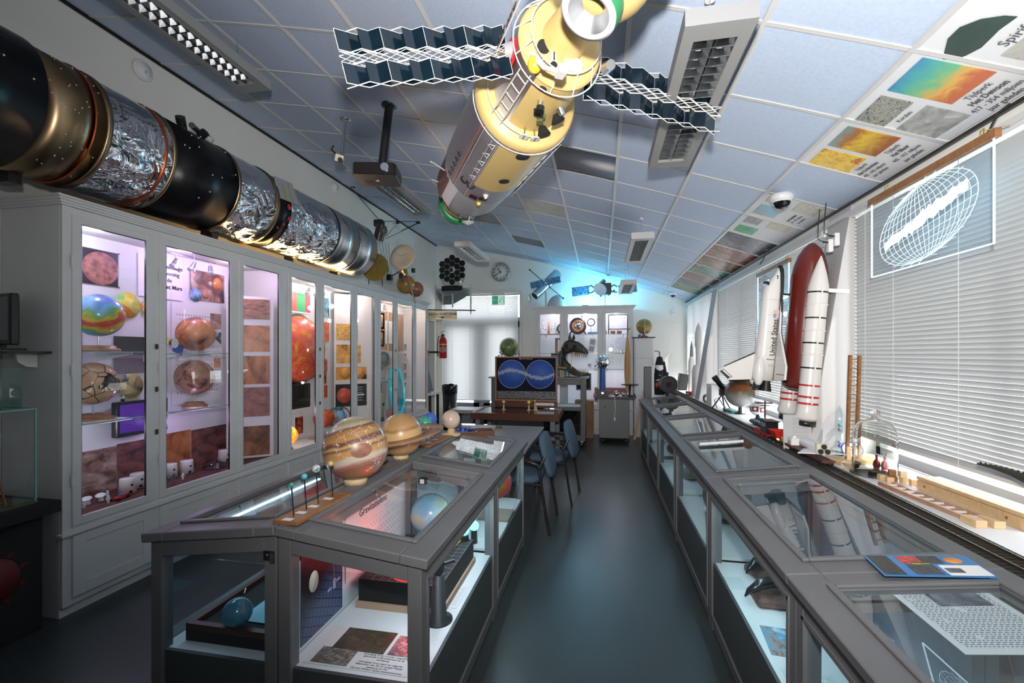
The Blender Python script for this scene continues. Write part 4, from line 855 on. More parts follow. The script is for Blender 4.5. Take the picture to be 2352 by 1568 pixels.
# --- unit one: posters
pins(poster('poster', 'square Mars photo poster at the top of the first cabinet', 'poster', 2.49, 2.75, 2.04, 2.29, MARSP), .135, .125)
def disc(label, y, z, r, mat, cat='print', name='map_print'):
    o = MB().lathe([(0,-.001),(r,-.001),(r,.001),(0,.001)], 36, frame_T((0,0,0), (0,1,0), (0,0,1))).build(name, mat); o.location = (PX+.006, y, z); return prop(o, label, cat)
disc('round colour height map print beside the heat coloured globe', 2.815, 1.915, .098, HEATP); disc('round colour height map print mostly behind the cabinet post', 3.02, 1.915, .095, HEATP)
poster('poster', 'dark night sky photo poster behind the first cabinet post', 'poster', 2.72, 3.06, 1.40, 1.68, NIGHT); disc('round yellow and dark map print beside the canal globe', 2.84, 1.305, .095, ramp_mat('old_map', [(.40,(.08,.07,.10)),(.5,(.60,.45,.14)),(.7,(.70,.58,.28))], 9, 4, .5, rough=.4))
tp = poster('text_panel', 'white poster with the heading about living on Mars', 'poster', 2.90, 3.28, 2.00, 2.33, M('poster_white', (.80,.79,.82), .5)); 
for k, s in enumerate(('Toekomstige', 'woning', 'op de', 'planeet Mars')): o = text(s, .047, TXT, tp, (.003, (.115, .085, .03, .09)[k]+.06, .10-.055*k), (0,0,0), 'lettering', align='RIGHT', bold=.0006); o.matrix_local = Matrix.Translation((.003, (.188, .158, .091, .184)[k], .10-.055*k)) @ frame_T((0,0,0), (0,1,0), (0,0,1))
PLP = ramp_mat('planet_poster', [(.35,(.03,.02,.03)),(.5,(.20,.07,.06)),(.62,(.45,.28,.24)),(.72,(.30,.36,.48))], 6, 5, 1, rough=.35); pp = poster('poster', 'dark poster of planets and red landscape in the first cabinet', 'poster', 3.36, 3.72, 2.03, 2.29, PLP)
for yy, zz, r, m in ((.10,.04,.055,MARS1), (-.13,-.09,.06,M('earth_print', (.20,.33,.55), .4, var=.6, vs=20)), (-.03,-.08,.035,MARS2), (.02,.03,.022,M('moon_print', (.5,.42,.42), .4))): MB().lathe([(0,0),(r,0),(r,.001),(0,.001)], 24, frame_T((.001,yy,zz), (0,1,0), (0,0,1))).build('planet_print', m, pp)
poster('text_panel', 'long white text panel with small pictures behind the orange Mars globe', 'poster', 3.18, 3.70, 1.12, 1.98, PRT2)
poster('photo', 'small square photo on the text panel, upper one', 'photo', 3.56, 3.68, 1.78, 1.92, LANDS[5], x=PX+.004); poster('photo', 'small photo of an Earth crescent on the text panel', 'photo', 3.56, 3.68, 1.62, 1.75, ramp_mat('crescent', [(.45,(.02,.02,.02)),(.55,(.6,.6,.62))], 8, 3, .5), x=PX+.004); poster('photo', 'tiny photo of Mars low on the text panel', 'photo', 3.60, 3.67, 1.42, 1.51, MARS1, x=PX+.004)
for k, (y0, y1, z1, m) in enumerate(((2.42,2.74,.87,LANDS[5]), (2.745,3.05,.88,LANDS[6]), (3.055,3.36,.89,LANDS[1]), (3.365,3.75,.88,LANDS[6]))): poster('photo', ('brown and white crater photo at the cabinet bottom beside the antennas', 'dark red hill photo behind the first cabinet post', 'photo of a red crater behind the white habitats', 'dark red hills photo beside the glass dome')[k], 'photo', y0, y1, .55, z1, m, x=PX+.002*(k % 2))
# angled photo board of the third door
BA, BB = (-3.42, 3.66), (-3.13, 3.89)
bo = MB(); A, B = Vector((*BA, 0)), Vector((*BB, 0)); d = (B-A).normalized(); T = frame_T((A.x, A.y, .547), d, (0,0,1)); bo.bx(-.01, (B-A).length+.01, 0, 1.55, -.012, -.002, 0, T); prop(bo.build('photo_board', M('board_lilac', (.72,.70,.74), .6)), 'white board standing at an angle carrying five red landscape photos', 'board')
for k, (z0, z1) in enumerate(((1.88,2.07),(1.57,1.82),(1.26,1.53),(.95,1.23),(.58,.86))): poster_on('photo', 'red %s photo on the angled board, %s of five' % (('rocky plain','curved canyon','furrowed dune','crater field','dark mountain')[k], ('topmost','second','third','fourth','lowest')[k]), 'photo', BA, BB, .06, .94, z0, z1, LANDS[(0,1,2,3,4)[k]], 'red landscape photos')
# globes
def globe(name, label, loc, r, mat, stand='disc', tilt=(.0,.3,.4), group='planet globes', stem=.06, cat='globe', discr=.115, sm=BASEW):
    t = thing(name, label, cat, loc, group=group)
    if stand == 'disc':
        MB().lathe([(0,0),(discr,0),(discr*1.0,.012),(discr*.94,.02),(discr*.80,.022),(discr*.78,.034),(discr*.70,.040),(0,.040)], 36).build('base', sm, t); MB().cyl((0,0,.04), (0,0,.04+stem+.02), .006, n=10).build('stem', STEEL, t); z = .04+stem+r
    elif stand == 'claw':
        m = MB(); m.torus((0,0,.004), r*.55, .004)
        for k in range(3): a = 2*PI*k/3; m.tube([(r*.62*math.cos(a), r*.62*math.sin(a), 0), (r*.42*math.cos(a), r*.42*math.sin(a), .05)], .004)
        m.build('stand', glass('acrylic', (.9,.9,.95)), t); z = r*.92+.045*.6
    elif stand == 'collar':
        MB().lathe([(r*.30,0),(r*.36,0),(r*.36,r*.22),(r*.30,r*.22)], 36, caps=False).build('collar', M('collar_wood', (.62,.46,.26), .5), t); z = r*1.12
    else: z = r
    MB().sph((0,0,0), r, 48).build('ball', mat, t, (0,0,z), tilt)
    return t, z
globe('planet_globe', 'rainbow height map globe on a round wooden base, upper shelf', (-3.28, 2.445, 1.565), .140, HEATG, tilt=(.3,.5,0)); globe('planet_globe', 'orange and black canal map globe, lower shelf of the first cabinet', (-3.28, 2.41, 1.115), .139, CANAL, tilt=(.2,.3,1.1))
globe('planet_globe', 'plain orange Mars globe on a clear claw stand', (-3.27, 3.175, 1.555), .14, MARS1, 'claw'); globe('planet_globe', 'mottled brown Mars globe on a round wooden base', (-3.27, 3.165, 1.115), .142, MARS2, discr=.09)
def monitor(label, loc, w, h, rot, scr, cat='monitor', depth=.035, foot=False):
    t = thing('monitor', label, cat, loc, rot, 'flat screens'); m = MB(); m.bx(-w/2, w/2, 0, depth, -h/2, h/2); m.build('case', BLACK, t, bevel=.006)
    MB().bx(-w/2+.022, w/2-.022, -.0015, .001, -h/2+.028, h/2-.02).build('screen', scr, t)
    if foot: MB().bx(-w*.25, w*.25, -.06, .10, -h/2-.03, -h/2-.018).bx(-.03, .03, .01, .03, -h/2-.018, -h/2).build('foot', BLACK, t)
    else: MB().bx(-.05, .05, depth, depth+.12, -.05, .05).build('wall_arm', BLACK, t)
    return t
monitor('flat black screen glowing violet behind the first cabinet post', (-3.34, 2.80, 1.08), .39, .25, (0,0,RZ), M('screen_violet', (.02,.01,.06), .15, emit=(.10,.03,.35), es=.5), depth=.05)
monitor('dark flat screen in the sun cabinet, under the sun disc', (-3.40, 4.66, 1.06), .42, .28, (0,0,RZ), M('screen_dark', (.012,.016,.014), .12), depth=.05)
# red landscape floor and its little base camp
prop(MB().bx(-3.50, -3.11, 2.14, 3.93, .547, .560).build('terrain_board', ramp_mat('red_terrain', [(.3,(.055,.022,.018)),(.7,(.16,.06,.04))], 20, 6, .5, rough=.9, bump=.6)), 'dark red model terrain covering the cabinet floor', 'diorama')
def habitat(label, loc):
    t = thing('habitat_model', label, 'model', loc, group='white habitat modules'); r = .050; h = .105
    MB().lathe([(0,.006),(r*1.08,.006),(r*.92,h),(r*.90,h+.004),(0,h+.004)], 28).build('shell', M('habitat_white', (.82,.80,.80), .4, var=.05, vs=20), t)
    MB().cyl((r*.95,-.008,h*.62), (r*1.03,-.008,h*.62), .008, n=12).build('window', M('window_blue', (.01,.015,.06), .2), t); MB().prism([(-.014,0),(.014,0),(.008,.018),(-.008,.018)], .004, frame_T((r*1.05,-.02,.012),(0,1,0),(0,0,1))).build('hatch', BLACK, t)
    for a in (.4, 1.6, 2.8, 4.2, 5.5): MB().cyl((r*.9*math.cos(a), r*.9*math.sin(a), .008), (r*.95*math.cos(a), r*.95*math.sin(a), -.001), .004, n=6).build('leg', BLACK, t)
    return t
h0 = habitat('white habitat module nearest the toy rover', (-3.29, 2.64, .561))
for x, y, l in ((-3.36, 2.77, 'white habitat module hidden partly by the first cabinet post'), (-3.375, 2.93, 'white habitat module just beyond the first post, beside the grey steps'), (-3.385, 3.05, 'white habitat module second before the glass dome'), (-3.36, 3.175, 'white habitat module beside the glass dome'), (-3.40, 3.60, 'pale cylinder module behind the glass dome')): dup(h0, (x, y, .561), label=l)
gd = thing('glass_dome', 'small clear dome with a lit white doorway on the red terrain', 'dome', (-3.29, 3.37, .561)); MB().lathe([(.085,0),(.083,.02),(.072,.045),(.05,.066),(.02,.078),(0,.08)], 28, caps=False).build('dome', glass('dome_glass', (.75,.7,.75)), gd); MB().prism([(-.012,0),(.012,0),(.012,.03),(0,.05),(-.012,.03)], .004, frame_T((.06,-.02,.002),(0,1,0),(0,0,1))).build('doorway', WHITE, gd); MB().torus((0,0,.004), .085, .004).build('rim', BLACK, gd)
def dish(label, x, y, s=1):
    t = thing('dish_antenna', label, 'antenna', (x, y, .561), group='little white dish antennas'); MB().lathe([(.016,0),(.013,.02),(.008,.035)], 14).build('foot', WHITE, t); MB().lathe([(.0,.032),(.016,.036),(.027,.046)], 20, caps=False).build('dish', WHITE, t, None, (.3,.25,0))
dish('little white dish antenna nearest the cabinet corner', -3.345, 2.355); dish('little white dish antenna between two astronauts', -3.31, 2.40); dish('little white dish antenna beside the toy rover', -3.30, 2.475)
def astro(label, x, y, rz=0):
    t = thing('astronaut_figure', label, 'figure', (x, y, .561), rz, 'tiny astronaut figures')
    me = MB(); 
    for s in (-1, 1): me.tube([(0, s*.006, 0), (0, s*.005, .018)], [.0045,.005], 6); me.tube([(0, s*.008, .033), (.002, s*.016, .026), (.006, s*.019, .030)], .0032, 6)
    me.cyl((0,0,.015), (0,0,.036), .0085, .009, 10); me.sph((0,0,.043), .008, 10); me.box((-.008,0,.028), (.007,.013,.016)); me.build('body', WHITE, t)
for l, x, y, r in (('tiny white astronaut beside the first dish antenna', -3.25, 2.335, 0), ('tiny white astronaut standing behind the rover', -3.32, 2.53, 1), ('tiny white astronaut near the cabinet door glass', -3.20, 2.445, .5), ('tiny white astronaut waving before the habitat modules', -3.23, 3.02, .3)): astro(l, x, y, r)
rv_ = thing('toy_rover', 'small red and blue toy rover on the red terrain', 'toy car', (-3.205, 2.52, .561), .25)
MB().prism([(-.06,.008),(.062,.008),(.062,.018),(.03,.03),(-.005,.022),(-.06,.020)], .04, frame_T((0,.02,0),(0,1,0),(0,0,1)) @ rotm(0,0,0,(0,0,-.02))).build('body', RED, rv_); MB().bx(-.012,.012,-.005,.05,.020,.030).build('cockpit', M('toy_blue', (.08,.12,.3), .4), rv_)
for y in (-.042, .045):
    for s in (-1, 1): MB().cyl((s*.018,y,.011), (s*.028,y,.011), .011, n=14).build('wheel', BLACK, rv_)
sp_ = thing('toy_steps', 'tiny grey steps and railing beside the habitats', 'model', (-3.29, 2.965, .561)); 
for k in range(3): MB().bx(-.012,.012,-.03+.018*k,-.012+.018*k,.0,.010+.012*k).build('step', M('toy_grey', (.14,.14,.15), .5), sp_)
for s in (-1,1): MB().tube([(s*.012,-.03,.02),(s*.012,.02,.055),(s*.012,.035,.055),(s*.012,.035,0)], .0015, 4).build('railing', M('toy_grey'), sp_)
sa = thing('satellite_model', 'small satellite model with a blue solar panel hanging by the orange globe', 'model', (-3.19, 2.87, 1.64), (0,0,.2)); MB().box((0,-.03,.0),(.05,.06,.05)).build('body', GOLD, sa); MB().lathe([(0,0),(.022,.003),(.038,.014)], 22, rotm(0,PI/2,0,(.02,.01,-.01))).build('dish', WHITE, sa); MB().bx(-.002,.002,.05,.155,-.055,.015).build('solar_panel', M('panel_blue', (.03,.05,.40), .3), sa, None, (-.35,0,0)); MB().tube([(0,0,.02),(0,.03,.68)], .0008, 4).build('hanging_wire', STEEL, sa); MB().tube([(0,0,0),(0,.06,0)], .003).build('boom', BLACK, sa)
pd = thing('panda_toy', 'tiny black and white toy bear on the violet screen', 'toy', (-3.33, 2.64, 1.207)); MB().sph((0,0,.014), .013, 12).build('body', BLACK, pd); MB().sph((.003,0,.033), .012, 12).build('head', WHITE, pd); MB().sph((.002,-.010,.043), .004, 8).sph((.002,.010,.043), .004, 8).build('ear', BLACK, pd)

# --- unit two: the sun
SUNM = ramp_mat('sun_surface', [(.28,(.40,.03,.03)),(.42,(.62,.06,.06)),(.55,(.70,.14,.03)),(.68,(.78,.34,.05)),(.8,(.85,.55,.15))], 9, 8, 1.0, rough=.4, coat=.3)
sd = thing('sun_model', 'big red and orange half sphere of the sun bulging from the cabinet back', 'model', (-3.50, 4.78, 1.60)); MB().lathe([(.395*math.cos(a), .24*math.sin(a)) for a in [PI/2*k/14 for k in range(15)]], 56, rotm(0,PI/2,0)).build('half_ball', SUNM, sd); MB().lathe([(0,0),(.42,0),(.42,.006),(0,.006)], 56, rotm(0,PI/2,0,(-.006,0,0))).build('backing_disc', M('sun_backing', (.02,.03,.04), .5), sd)
MB().sph((.22,.05,.12), .022, 12, sc=(.35,1,1)).sph((.205,.10,.09), .03, 12, sc=(.35,1.1,1)).build('sunspot', M('sunspot', (.10,.02,.02), .6), sd)
MB().tube([(.02,.38,-.08),(.04,.46,-.14),(.04,.48,-.26),(.03,.40,-.36),(.02,.30,-.33)], [.03,.035,.025,.03,.02], 8).build('prominence', ramp_mat('prominence', [(.3,(.35,.02,.02)),(.7,(.70,.14,.03))], 12, 5, 1), sd)
sr = poster('colour_chart', 'poster of broad red and green stripes above the sun', 'poster', 4.50, 5.02, 2.03, 2.27, PAPER)
for k, (a, b, m) in enumerate(((-.26,-.16,(.08,.42,.20)),(-.16,.01,(.62,.10,.05)),(.01,.16,(.03,.38,.10)),(.16,.26,(.60,.03,.05)))): MB().bx(.0005,.0015,a,b,-.10,.12).build('stripe', M('stripe_%d' % k, m, .4), sr)
poster('text_panel', 'white caption strip below the striped poster', 'poster', 4.50, 5.02, 1.90, 2.02, PAPER); poster('photo', 'photo of a person in blue beside the striped poster', 'photo', 5.14, 5.42, 2.03, 2.28, ramp_mat('lab_photo', [(.35,(.02,.05,.07)),(.5,(.10,.28,.38)),(.65,(.45,.60,.68))], 7, 3, 1)); poster('photo', 'bright orange solar flare photo right of the sun', 'photo', 5.14, 5.42, 1.71, 1.96, ramp_mat('flare', [(.3,(.55,.05,.03)),(.7,(.80,.28,.08))], 6, 5, 1.5)); poster('photo', 'dark red flame photo lower right of the sun', 'photo', 5.14, 5.36, 1.16, 1.42, ramp_mat('flame', [(.4,(.04,.01,.01)),(.55,(.45,.07,.02)),(.7,(.7,.3,.12))], 7, 5, 1.5))
poster('colour_chart', 'small rainbow spectrum strip poster', 'poster', 5.12, 5.38, .98, 1.14, ramp_mat('spectrum', [(.0,(.05,.08,.35)),(.25,(.05,.35,.10)),(.5,(.65,.55,.05)),(.75,(.7,.2,.03)),(1,(.5,.02,.02))], 2, 1, 0, axis=1, amt=.0, freq=4, coord='Object', rough=.4)); poster('text_panel', 'white text sheet below the rainbow spectrum', 'poster', 5.10, 5.40, .62, .95, PRT); poster('text_panel', 'white text sheet under the dark screen with a red picture', 'poster', 4.42, 4.92, .56, .90, PRT); poster('photo', 'small dark red photo on the text sheet under the screen', 'photo', 4.74, 4.88, .60, .80, MATS['flame'], x=PX+.004)
CA, CB = (-3.47, 5.47), (-3.12, 5.82)
bo = MB(); A, B = Vector((*CA, 0)), Vector((*CB, 0)); d = (B-A).normalized(); T = frame_T((A.x, A.y, .547), d, (0,0,1)); bo.bx(0, (B-A).length, 0, 1.80, -.012, -.002, 0, T); prop(bo.build('photo_board', M('board_white', (.80,.77,.76), .6)), 'white board at an angle carrying four pictures of the sun', 'board')
for k, (t0, t1, z0, z1, m, l) in enumerate(((.05,.62,1.73,1.95,ramp_mat('grain_photo', [(.35,(.40,.20,.04)),(.6,(.75,.48,.12))], 40, 4, 1), 'yellow grainy sun surface photo on the angled board'), (.05,.70,1.42,1.67,ramp_mat('spots_photo', [(.33,(.10,.03,.01)),(.45,(.60,.28,.06)),(.6,(.78,.46,.12))], 9, 4, .6), 'yellow photo of dark sunspots on the angled board'), (.04,.86,1.20,1.37,ramp_mat('disc_photo', [(.40,(.01,.01,.01)),(.46,(.70,.30,.06)),(.7,(.80,.42,.10))], 4, 1, 0), 'black photo of two orange suns on the angled board'), (.03,.86,.84,1.14,M('chart_black', (.012,.012,.014), .4), 'black chart of the sun layers on the angled board'))):
    po = poster_on('photo', l, 'photo', CA, CB, t0, t1, z0, z1, m, 'sun pictures')
    dl = Vector((1,1,0)).normalized(); T = frame_T((.002, -.002, 0), dl, (0,0,1))
    if k == 2:
        for sx in (-.085, .10): MB().lathe([(0,0),(.075,0),(.075,.001),(0,.001)], 28, T @ rotm(0,0,0,(sx,0,0))).build('sun_print', M('sun_orange', (.78,.36,.07), .4), po)
    if k == 3:
        MB().lathe([(0,0),(.10,0),(.10,.001),(0,.001)], 28, T @ rotm(0,0,0,(-.09,0,0))).build('sun_print', M('sun_red', (.60,.10,.05), .4), po); MB().bx(.06,.17,-.01,.012,0,.001,0,T).build('label_print', WHITE, po)
        for q in range(6): MB().bx(.06,.15,.10-.035*q,.106-.035*q,0,.001,0,T).build('text_line', PAPER, po)
gb = thing('glow_ball', 'glowing orange plasma ball on a small black foot', 'lamp', (-3.20, 4.20, .547)); MB().lathe([(.045,0),(.05,.02),(.03,.05),(.035,.06)], 24).build('foot', BLACK, gb); MB().sph((0,0,.15), .10, 32).build('ball', ramp_mat('plasma', [(.35,(.5,.06,.01)),(.6,(1,.35,.03)),(.8,(1,.7,.2))], 14, 5, 1, emit=1.6), gb); MB().bx(.03,.07,-.05,.05,-.0,.004).build('cable_tab', BLACK, gb)
lamp('glow_lamp', 'POINT', (-3.07+.0-.1, 4.16, .80), .25, (1,.35,.1), size=.03)
rm = thing('sun_section_model', 'textured red half globe model with an orange core on a stand', 'model', (-3.25, 4.90, .547), (0,0,-.3)); MB().lathe([(.0,-.10),(.07,-.09),(.105,-.04),(.11,0),(.10,.06),(.09,.08),(.06,.08),(.055,.12),(0,.12)], 28, rotm(PI/2,0,0,(0,0,.23)) @ rotm(0,PI,0)).build('shell', ramp_mat('rough_red', [(.3,(.42,.05,.02)),(.7,(.65,.12,.03))], 20, 5, 1, bump=.5), rm); MB().cyl((0,.11,.23), (0,.16,.23), .05, .045, 20).build('core', M('core_orange', (.75,.33,.05), .5), rm); MB().sph((0,.17,.23), .02, 12).build('core_center', M('cream', (.75,.68,.5), .5), rm); MB().cyl((0,0,0), (0,0,.13), .004, n=8).build('rod', STEEL, rm); MB().bx(-.10,.10,-.14,.14,0,.015).build('base', M('base_pink', (.42,.25,.19), .6), rm)
bb = thing('magnetic_globe_model', 'pale blue globe model wrapped in striped wire rings', 'model', (-3.23, 5.20, .547)); MB().sph((0,0,.21), .095, 28).build('ball', M('blue_mottled', (.22,.45,.70), .3, var=.4, vs=12), bb); MB().cyl((0,0,0), (0,0,.12), .004, n=8).build('rod', STEEL, bb); MB().lathe([(0,0),(.08,0),(.08,.012),(0,.012)], 24).build('base', M('base_pink'), bb)
for k in range(5):
    a = PI*k/5; pts = [(.16*math.cos(t)*math.cos(a), .16*math.cos(t)*math.sin(a), .21+.125*math.sin(t)) for t in [2*PI*q/28 for q in range(28)]]; MB().tube(pts, .0035, 5, closed=True).build('wire_ring', (BLACK, M('wire_blue', (.1,.2,.4), .4))[k % 2], bb)
MB().torus((0,0,.31), .04, .010).build('green_crown', M('crown_green', (.03,.22,.10), .6), bb); MB().torus((0,0,.12), .035, .010).build('green_crown', M('crown_green'), bb)
for k in range(7): a = k*1.7; MB().sph((.094*math.cos(a), .094*math.sin(a), .21+.03*math.sin(k*2.2)), .009, 8).build('red_dot', RED, bb)
# --- unit three
for l, z0, z1, m in (('colourful science picture framed in white, upper one in the far cabinet', 1.98, 2.19, 1), ('yellow brown picture framed in white in the far cabinet', 1.70, 1.90, 2)):
    po = poster('poster', l, 'poster', 6.58, 6.98, z0-.03, z1+.03, M('frame_pink', (.80,.70,.64), .5)); MB().bx(.001,.002,-.14,.14,-.10,.10).build('picture_print', ramp_mat('sci_%d' % m, [(.35,(.10,.12,.12)),(.5,(.42,.20,.16)),(.65,(.40,.50,.42))] if m == 1 else [(.35,(.10,.05,.02)),(.5,(.45,.33,.05)),(.65,(.35,.20,.10))], 9, 5, 1), po)
pt = thing('porthole_model', 'round metal porthole ring with a grey window on the far shelf', 'model', (-3.30, 6.52, 1.335), (0,0,-.5)); T = rotm(0,PI/2,0,(0,0,.14))
MB().lathe([(.10,-.05),(.135,-.05),(.14,.0),(.135,.02),(.10,.02)], 36, T, caps=False).build('ring', M('ring_pale', (.62,.52,.46), .35, .5), pt); MB().lathe([(0,-.01),(.105,-.01),(.105,0),(0,.0)], 36, T).build('window', M('porthole_grey', (.32,.38,.38), .2), pt)
for k in range(8): a = k*PI/4; MB().sph((.022,.118*math.cos(a),.14+.118*math.sin(a)), .006, 8).build('bolt', BRASS, pt)
MB().torus((-.05,0,.14), .135, .008, rotm(0,PI/2,0)).build('rubber_seal', BLACK, pt)
dr = thing('waste_drum', 'pale cylinder drum with an orange rim and printed sheet', 'drum', (-3.22, 6.20, .547)); MB().lathe([(0,0),(.085,0),(.085,.44),(0,.44)], 32).build('shell', M('drum_grey', (.42,.42,.36), .4, var=.1), dr); MB().torus((0,0,.44), .082, .010).build('rim', M('rim_orange', (.70,.16,.03), .45), dr); MB().lathe([(.0,.44),(.05,.44),(.05,.56),(0,.56)], 24).build('black_insert', BLACK, dr); MB().lathe([(.086,0),(.088,0),(.088,.07),(.086,.07)], 32).build('dark_band', M('drum_dark', (.08,.09,.08), .5), dr); MB().box((.084,.0,.26),(.008,.05,.04)).build('printed_mark', TXT, dr)
rg = thing('ring_mirror', 'tall teal glowing ring leaning in the far cabinet', 'model', (-3.22, 6.92, .56), (0, -.12, -.25)); TEAL = M('teal_acrylic', (.02,.30,.38), .15, emit=(.05,.6,.75), es=.25)
T = rotm(0,PI/2,0,(0,0,.40)) @ Matrix.Diagonal((1.0,.42,1,1)); MB().lathe([(.36,-.03),(.40,-.03),(.40,.03),(.36,.03),(.36,-.03)], 48, T, caps=False).build('ring', TEAL, rg); MB().lathe([(0,-.002),(.36,-.002),(.36,.002),(0,.002)], 48, T).build('mirror', M('mirror_grey', (.45,.50,.52), .1, .8), rg); MB().bx(-.02,.02,-.05,.05,-.0,.02).build('foot', BLACK, rg)
MB().bx(-.012,.012,.02,.06,.62,.83).build('top_bar', TEAL, rg)
bd_ = thing('clear_dish', 'big clear plastic dish standing behind the teal ring', 'dish', (-3.44, 7.35, .80)); MB().lathe([(0,0),(.2,.015),(.34,.05),(.36,.055)], 40, rotm(0,PI/2,0,(0,0,.40)), caps=False).build('bowl', M('plastic_pink', (.72,.62,.58), .2), bd_); MB().bx(-.05,.10,-.06,.06,-.253,0.03).build('stand', M('stand_grey', (.3,.3,.3), .5), bd_)
poster('notice_board', 'brown cork board inside the far cabinet', 'board', 6.75, 7.72, 1.60, 2.25, M('cork', (.40,.24,.13), .8, var=.1, vs=40)); poster('paper_sheet', 'white sheet pinned on the brown cork board', 'paper', 7.0, 7.32, 1.72, 2.10, PRT2, x=PX+.004)
for k in range(5): poster('photo', 'small photo in the column at the end of the far cabinet, %s from the top' % ('first','second','third','fourth','fifth')[k], 'photo', 7.50, 7.60, 1.60-.17*k, 1.72-.17*k, LANDS[(5,3,6,0,4)[k]], x=-3.40, group='column of small photos')
for l, x, y, z, r in (('round white plate leaning behind the teal ring in the far cabinet', -3.33, 7.22, .547, .11),): 
    pl_ = thing('white_plate', l, 'plate', (x, y, z), (0,-.2,0)); MB().lathe([(0,0),(r*.7,.004),(r,.014)], 28, rotm(0,PI/2,0,(0,0,r))).build('disc', WHITE, pl_)
for l, x, y, c in (('pink round model on the far cabinet floor', -3.20, 6.52, (.65,.25,.24)), ('dark brown lump specimen on the far cabinet floor', -3.30, 6.42, (.10,.05,.03))): 
    q = thing('specimen', l, 'specimen', (x, y, .547)); MB().sph((0,0,.075), .075, 16, sc=(.5,1,1)).build('body', M('spec_%d' % int(c[0]*100), c, .5, bump=.5, bs=20), q)
# ------------------------------------------------------------------ on and in the showcases in the middle of the room
ZT = lambda x, a, b: 0
def top_z(x):                   # height of the sloping tops of the middle block
    return .845 + .07*min(1, max(0, (x+1.757)/.575 if x < -1.18 else (-.60-x)/.575))
JUP, _N, _L, _p = base_mat('jupiter_paint'); _p.inputs['Roughness'].default_value = .35; _p.inputs['Coat Weight'].default_value = .4
_tc = _N.new('ShaderNodeTexCoord'); _sp = _N.new('ShaderNodeSeparateXYZ'); _L.new(_tc.outputs['Object'], _sp.inputs[0]); _nz = _N.new('ShaderNodeTexNoise'); _nz.inputs['Scale'].default_value = 9; _nz.inputs['Detail'].default_value = 6; _mp = _N.new('ShaderNodeMapping'); _mp.inputs['Scale'].default_value = (1,1,2.2); _L.new(_tc.outputs['Object'], _mp.inputs[0]); _L.new(_mp.outputs[0], _nz.inputs[0])
_a = _N.new('ShaderNodeMath'); _a.operation = 'MULTIPLY_ADD'; _L.new(_sp.outputs[2], _a.inputs[0]); _a.inputs[1].default_value = 2.9; _a.inputs[2].default_value = .46; _w = _N.new('ShaderNodeMath'); _w.operation = 'MULTIPLY_ADD'; _L.new(_nz.outputs[0], _w.inputs[0]); _w.inputs[1].default_value = .09; _L.new(_a.outputs[0], _w.inputs[2])
_r = _N.new('ShaderNodeValToRGB'); _cr = _r.color_ramp; ST_ = [(.0,(0.272,0.122,0.066)),(.14,(0.360,0.180,0.092)),(.24,(0.264,0.108,0.073)),(.30,(0.336,0.144,0.092)),(.345,(0.528,0.446,0.363)),(.39,(0.512,0.432,0.343)),(.42,(0.464,0.259,0.099)),(.50,(0.416,0.216,0.073)),(.53,(0.160,0.072,0.040)),(.57,(0.496,0.302,0.132)),(.60,(0.128,0.050,0.033)),(.635,(0.152,0.058,0.036)),(.66,(0.384,0.202,0.073)),(.76,(0.320,0.144,0.046)),(.79,(0.104,0.043,0.026)),(.82,(0.400,0.346,0.251)),(.88,(0.288,0.238,0.106)),(.93,(0.440,0.396,0.317)),(1,(0.320,0.302,0.211))]
while len(_cr.elements) < len(ST_): _cr.elements.new(.5)
for _e, (_q, _c) in zip(_cr.elements, ST_): _e.position = _q; _e.color = (*_c, 1)
_L.new(_w.outputs[0], _r.inputs[0])
_v = _N.new('ShaderNodeTexVoronoi'); _v.feature = 'DISTANCE_TO_EDGE'; _v.inputs['Scale'].default_value = 20; _n3 = _N.new('ShaderNodeTexNoise'); _n3.inputs['Scale'].default_value = 8; _n3.inputs['Detail'].default_value = 5; _L.new(_tc.outputs['Object'], _n3.inputs[0]); _mv = _N.new('ShaderNodeMixRGB'); _mv.inputs[0].default_value = .25; _L.new(_tc.outputs['Object'], _mv.inputs[1]); _L.new(_n3.outputs[1], _mv.inputs[2]); _L.new(_mv.outputs[0], _v.inputs[0])
_k = _N.new('ShaderNodeMath'); _k.operation = 'LESS_THAN'; _L.new(_v.outputs['Distance'], _k.inputs[0]); _k.inputs[1].default_value = .008; _n4 = _N.new('ShaderNodeTexNoise'); _n4.inputs['Scale'].default_value = 6; _L.new(_tc.outputs['Object'], _n4.inputs[0]); _k2 = _N.new('ShaderNodeMath'); _k2.operation = 'GREATER_THAN'; _L.new(_n4.outputs[0], _k2.inputs[0]); _k2.inputs[1].default_value = .50; _k3 = _N.new('ShaderNodeMath'); _k3.operation = 'MULTIPLY'; _L.new(_k.outputs[0], _k3.inputs[0]); _L.new(_k2.outputs[0], _k3.inputs[1])
_mx = _N.new('ShaderNodeMixRGB'); _L.new(_k3.outputs[0], _mx.inputs[0]); _L.new(_r.outputs[0], _mx.inputs[1]); _mx.inputs[2].default_value = (.85,.80,.74,1); _L.new(_mx.outputs[0], _p.inputs['Base Color'])
gx, gy = -1.19, 2.06
jt, jz = globe('planet_globe', 'big painted banded giant planet globe with a red spot', (gx, gy, top_z(gx)-.004), .155, JUP, 'collar', tilt=(.0,-.18,0))
ball = [c for c in jt.children if c.name.startswith('ball')][0]; ball.rotation_euler = (0, -.28, -.1)
dirn = Vector((.60,-.72,.10)).normalized(); T = Matrix.Translation((0,0,jz)) @ dirn.to_track_quat('Z','Y').to_matrix().to_4x4() @ rotm(0,0,.12)
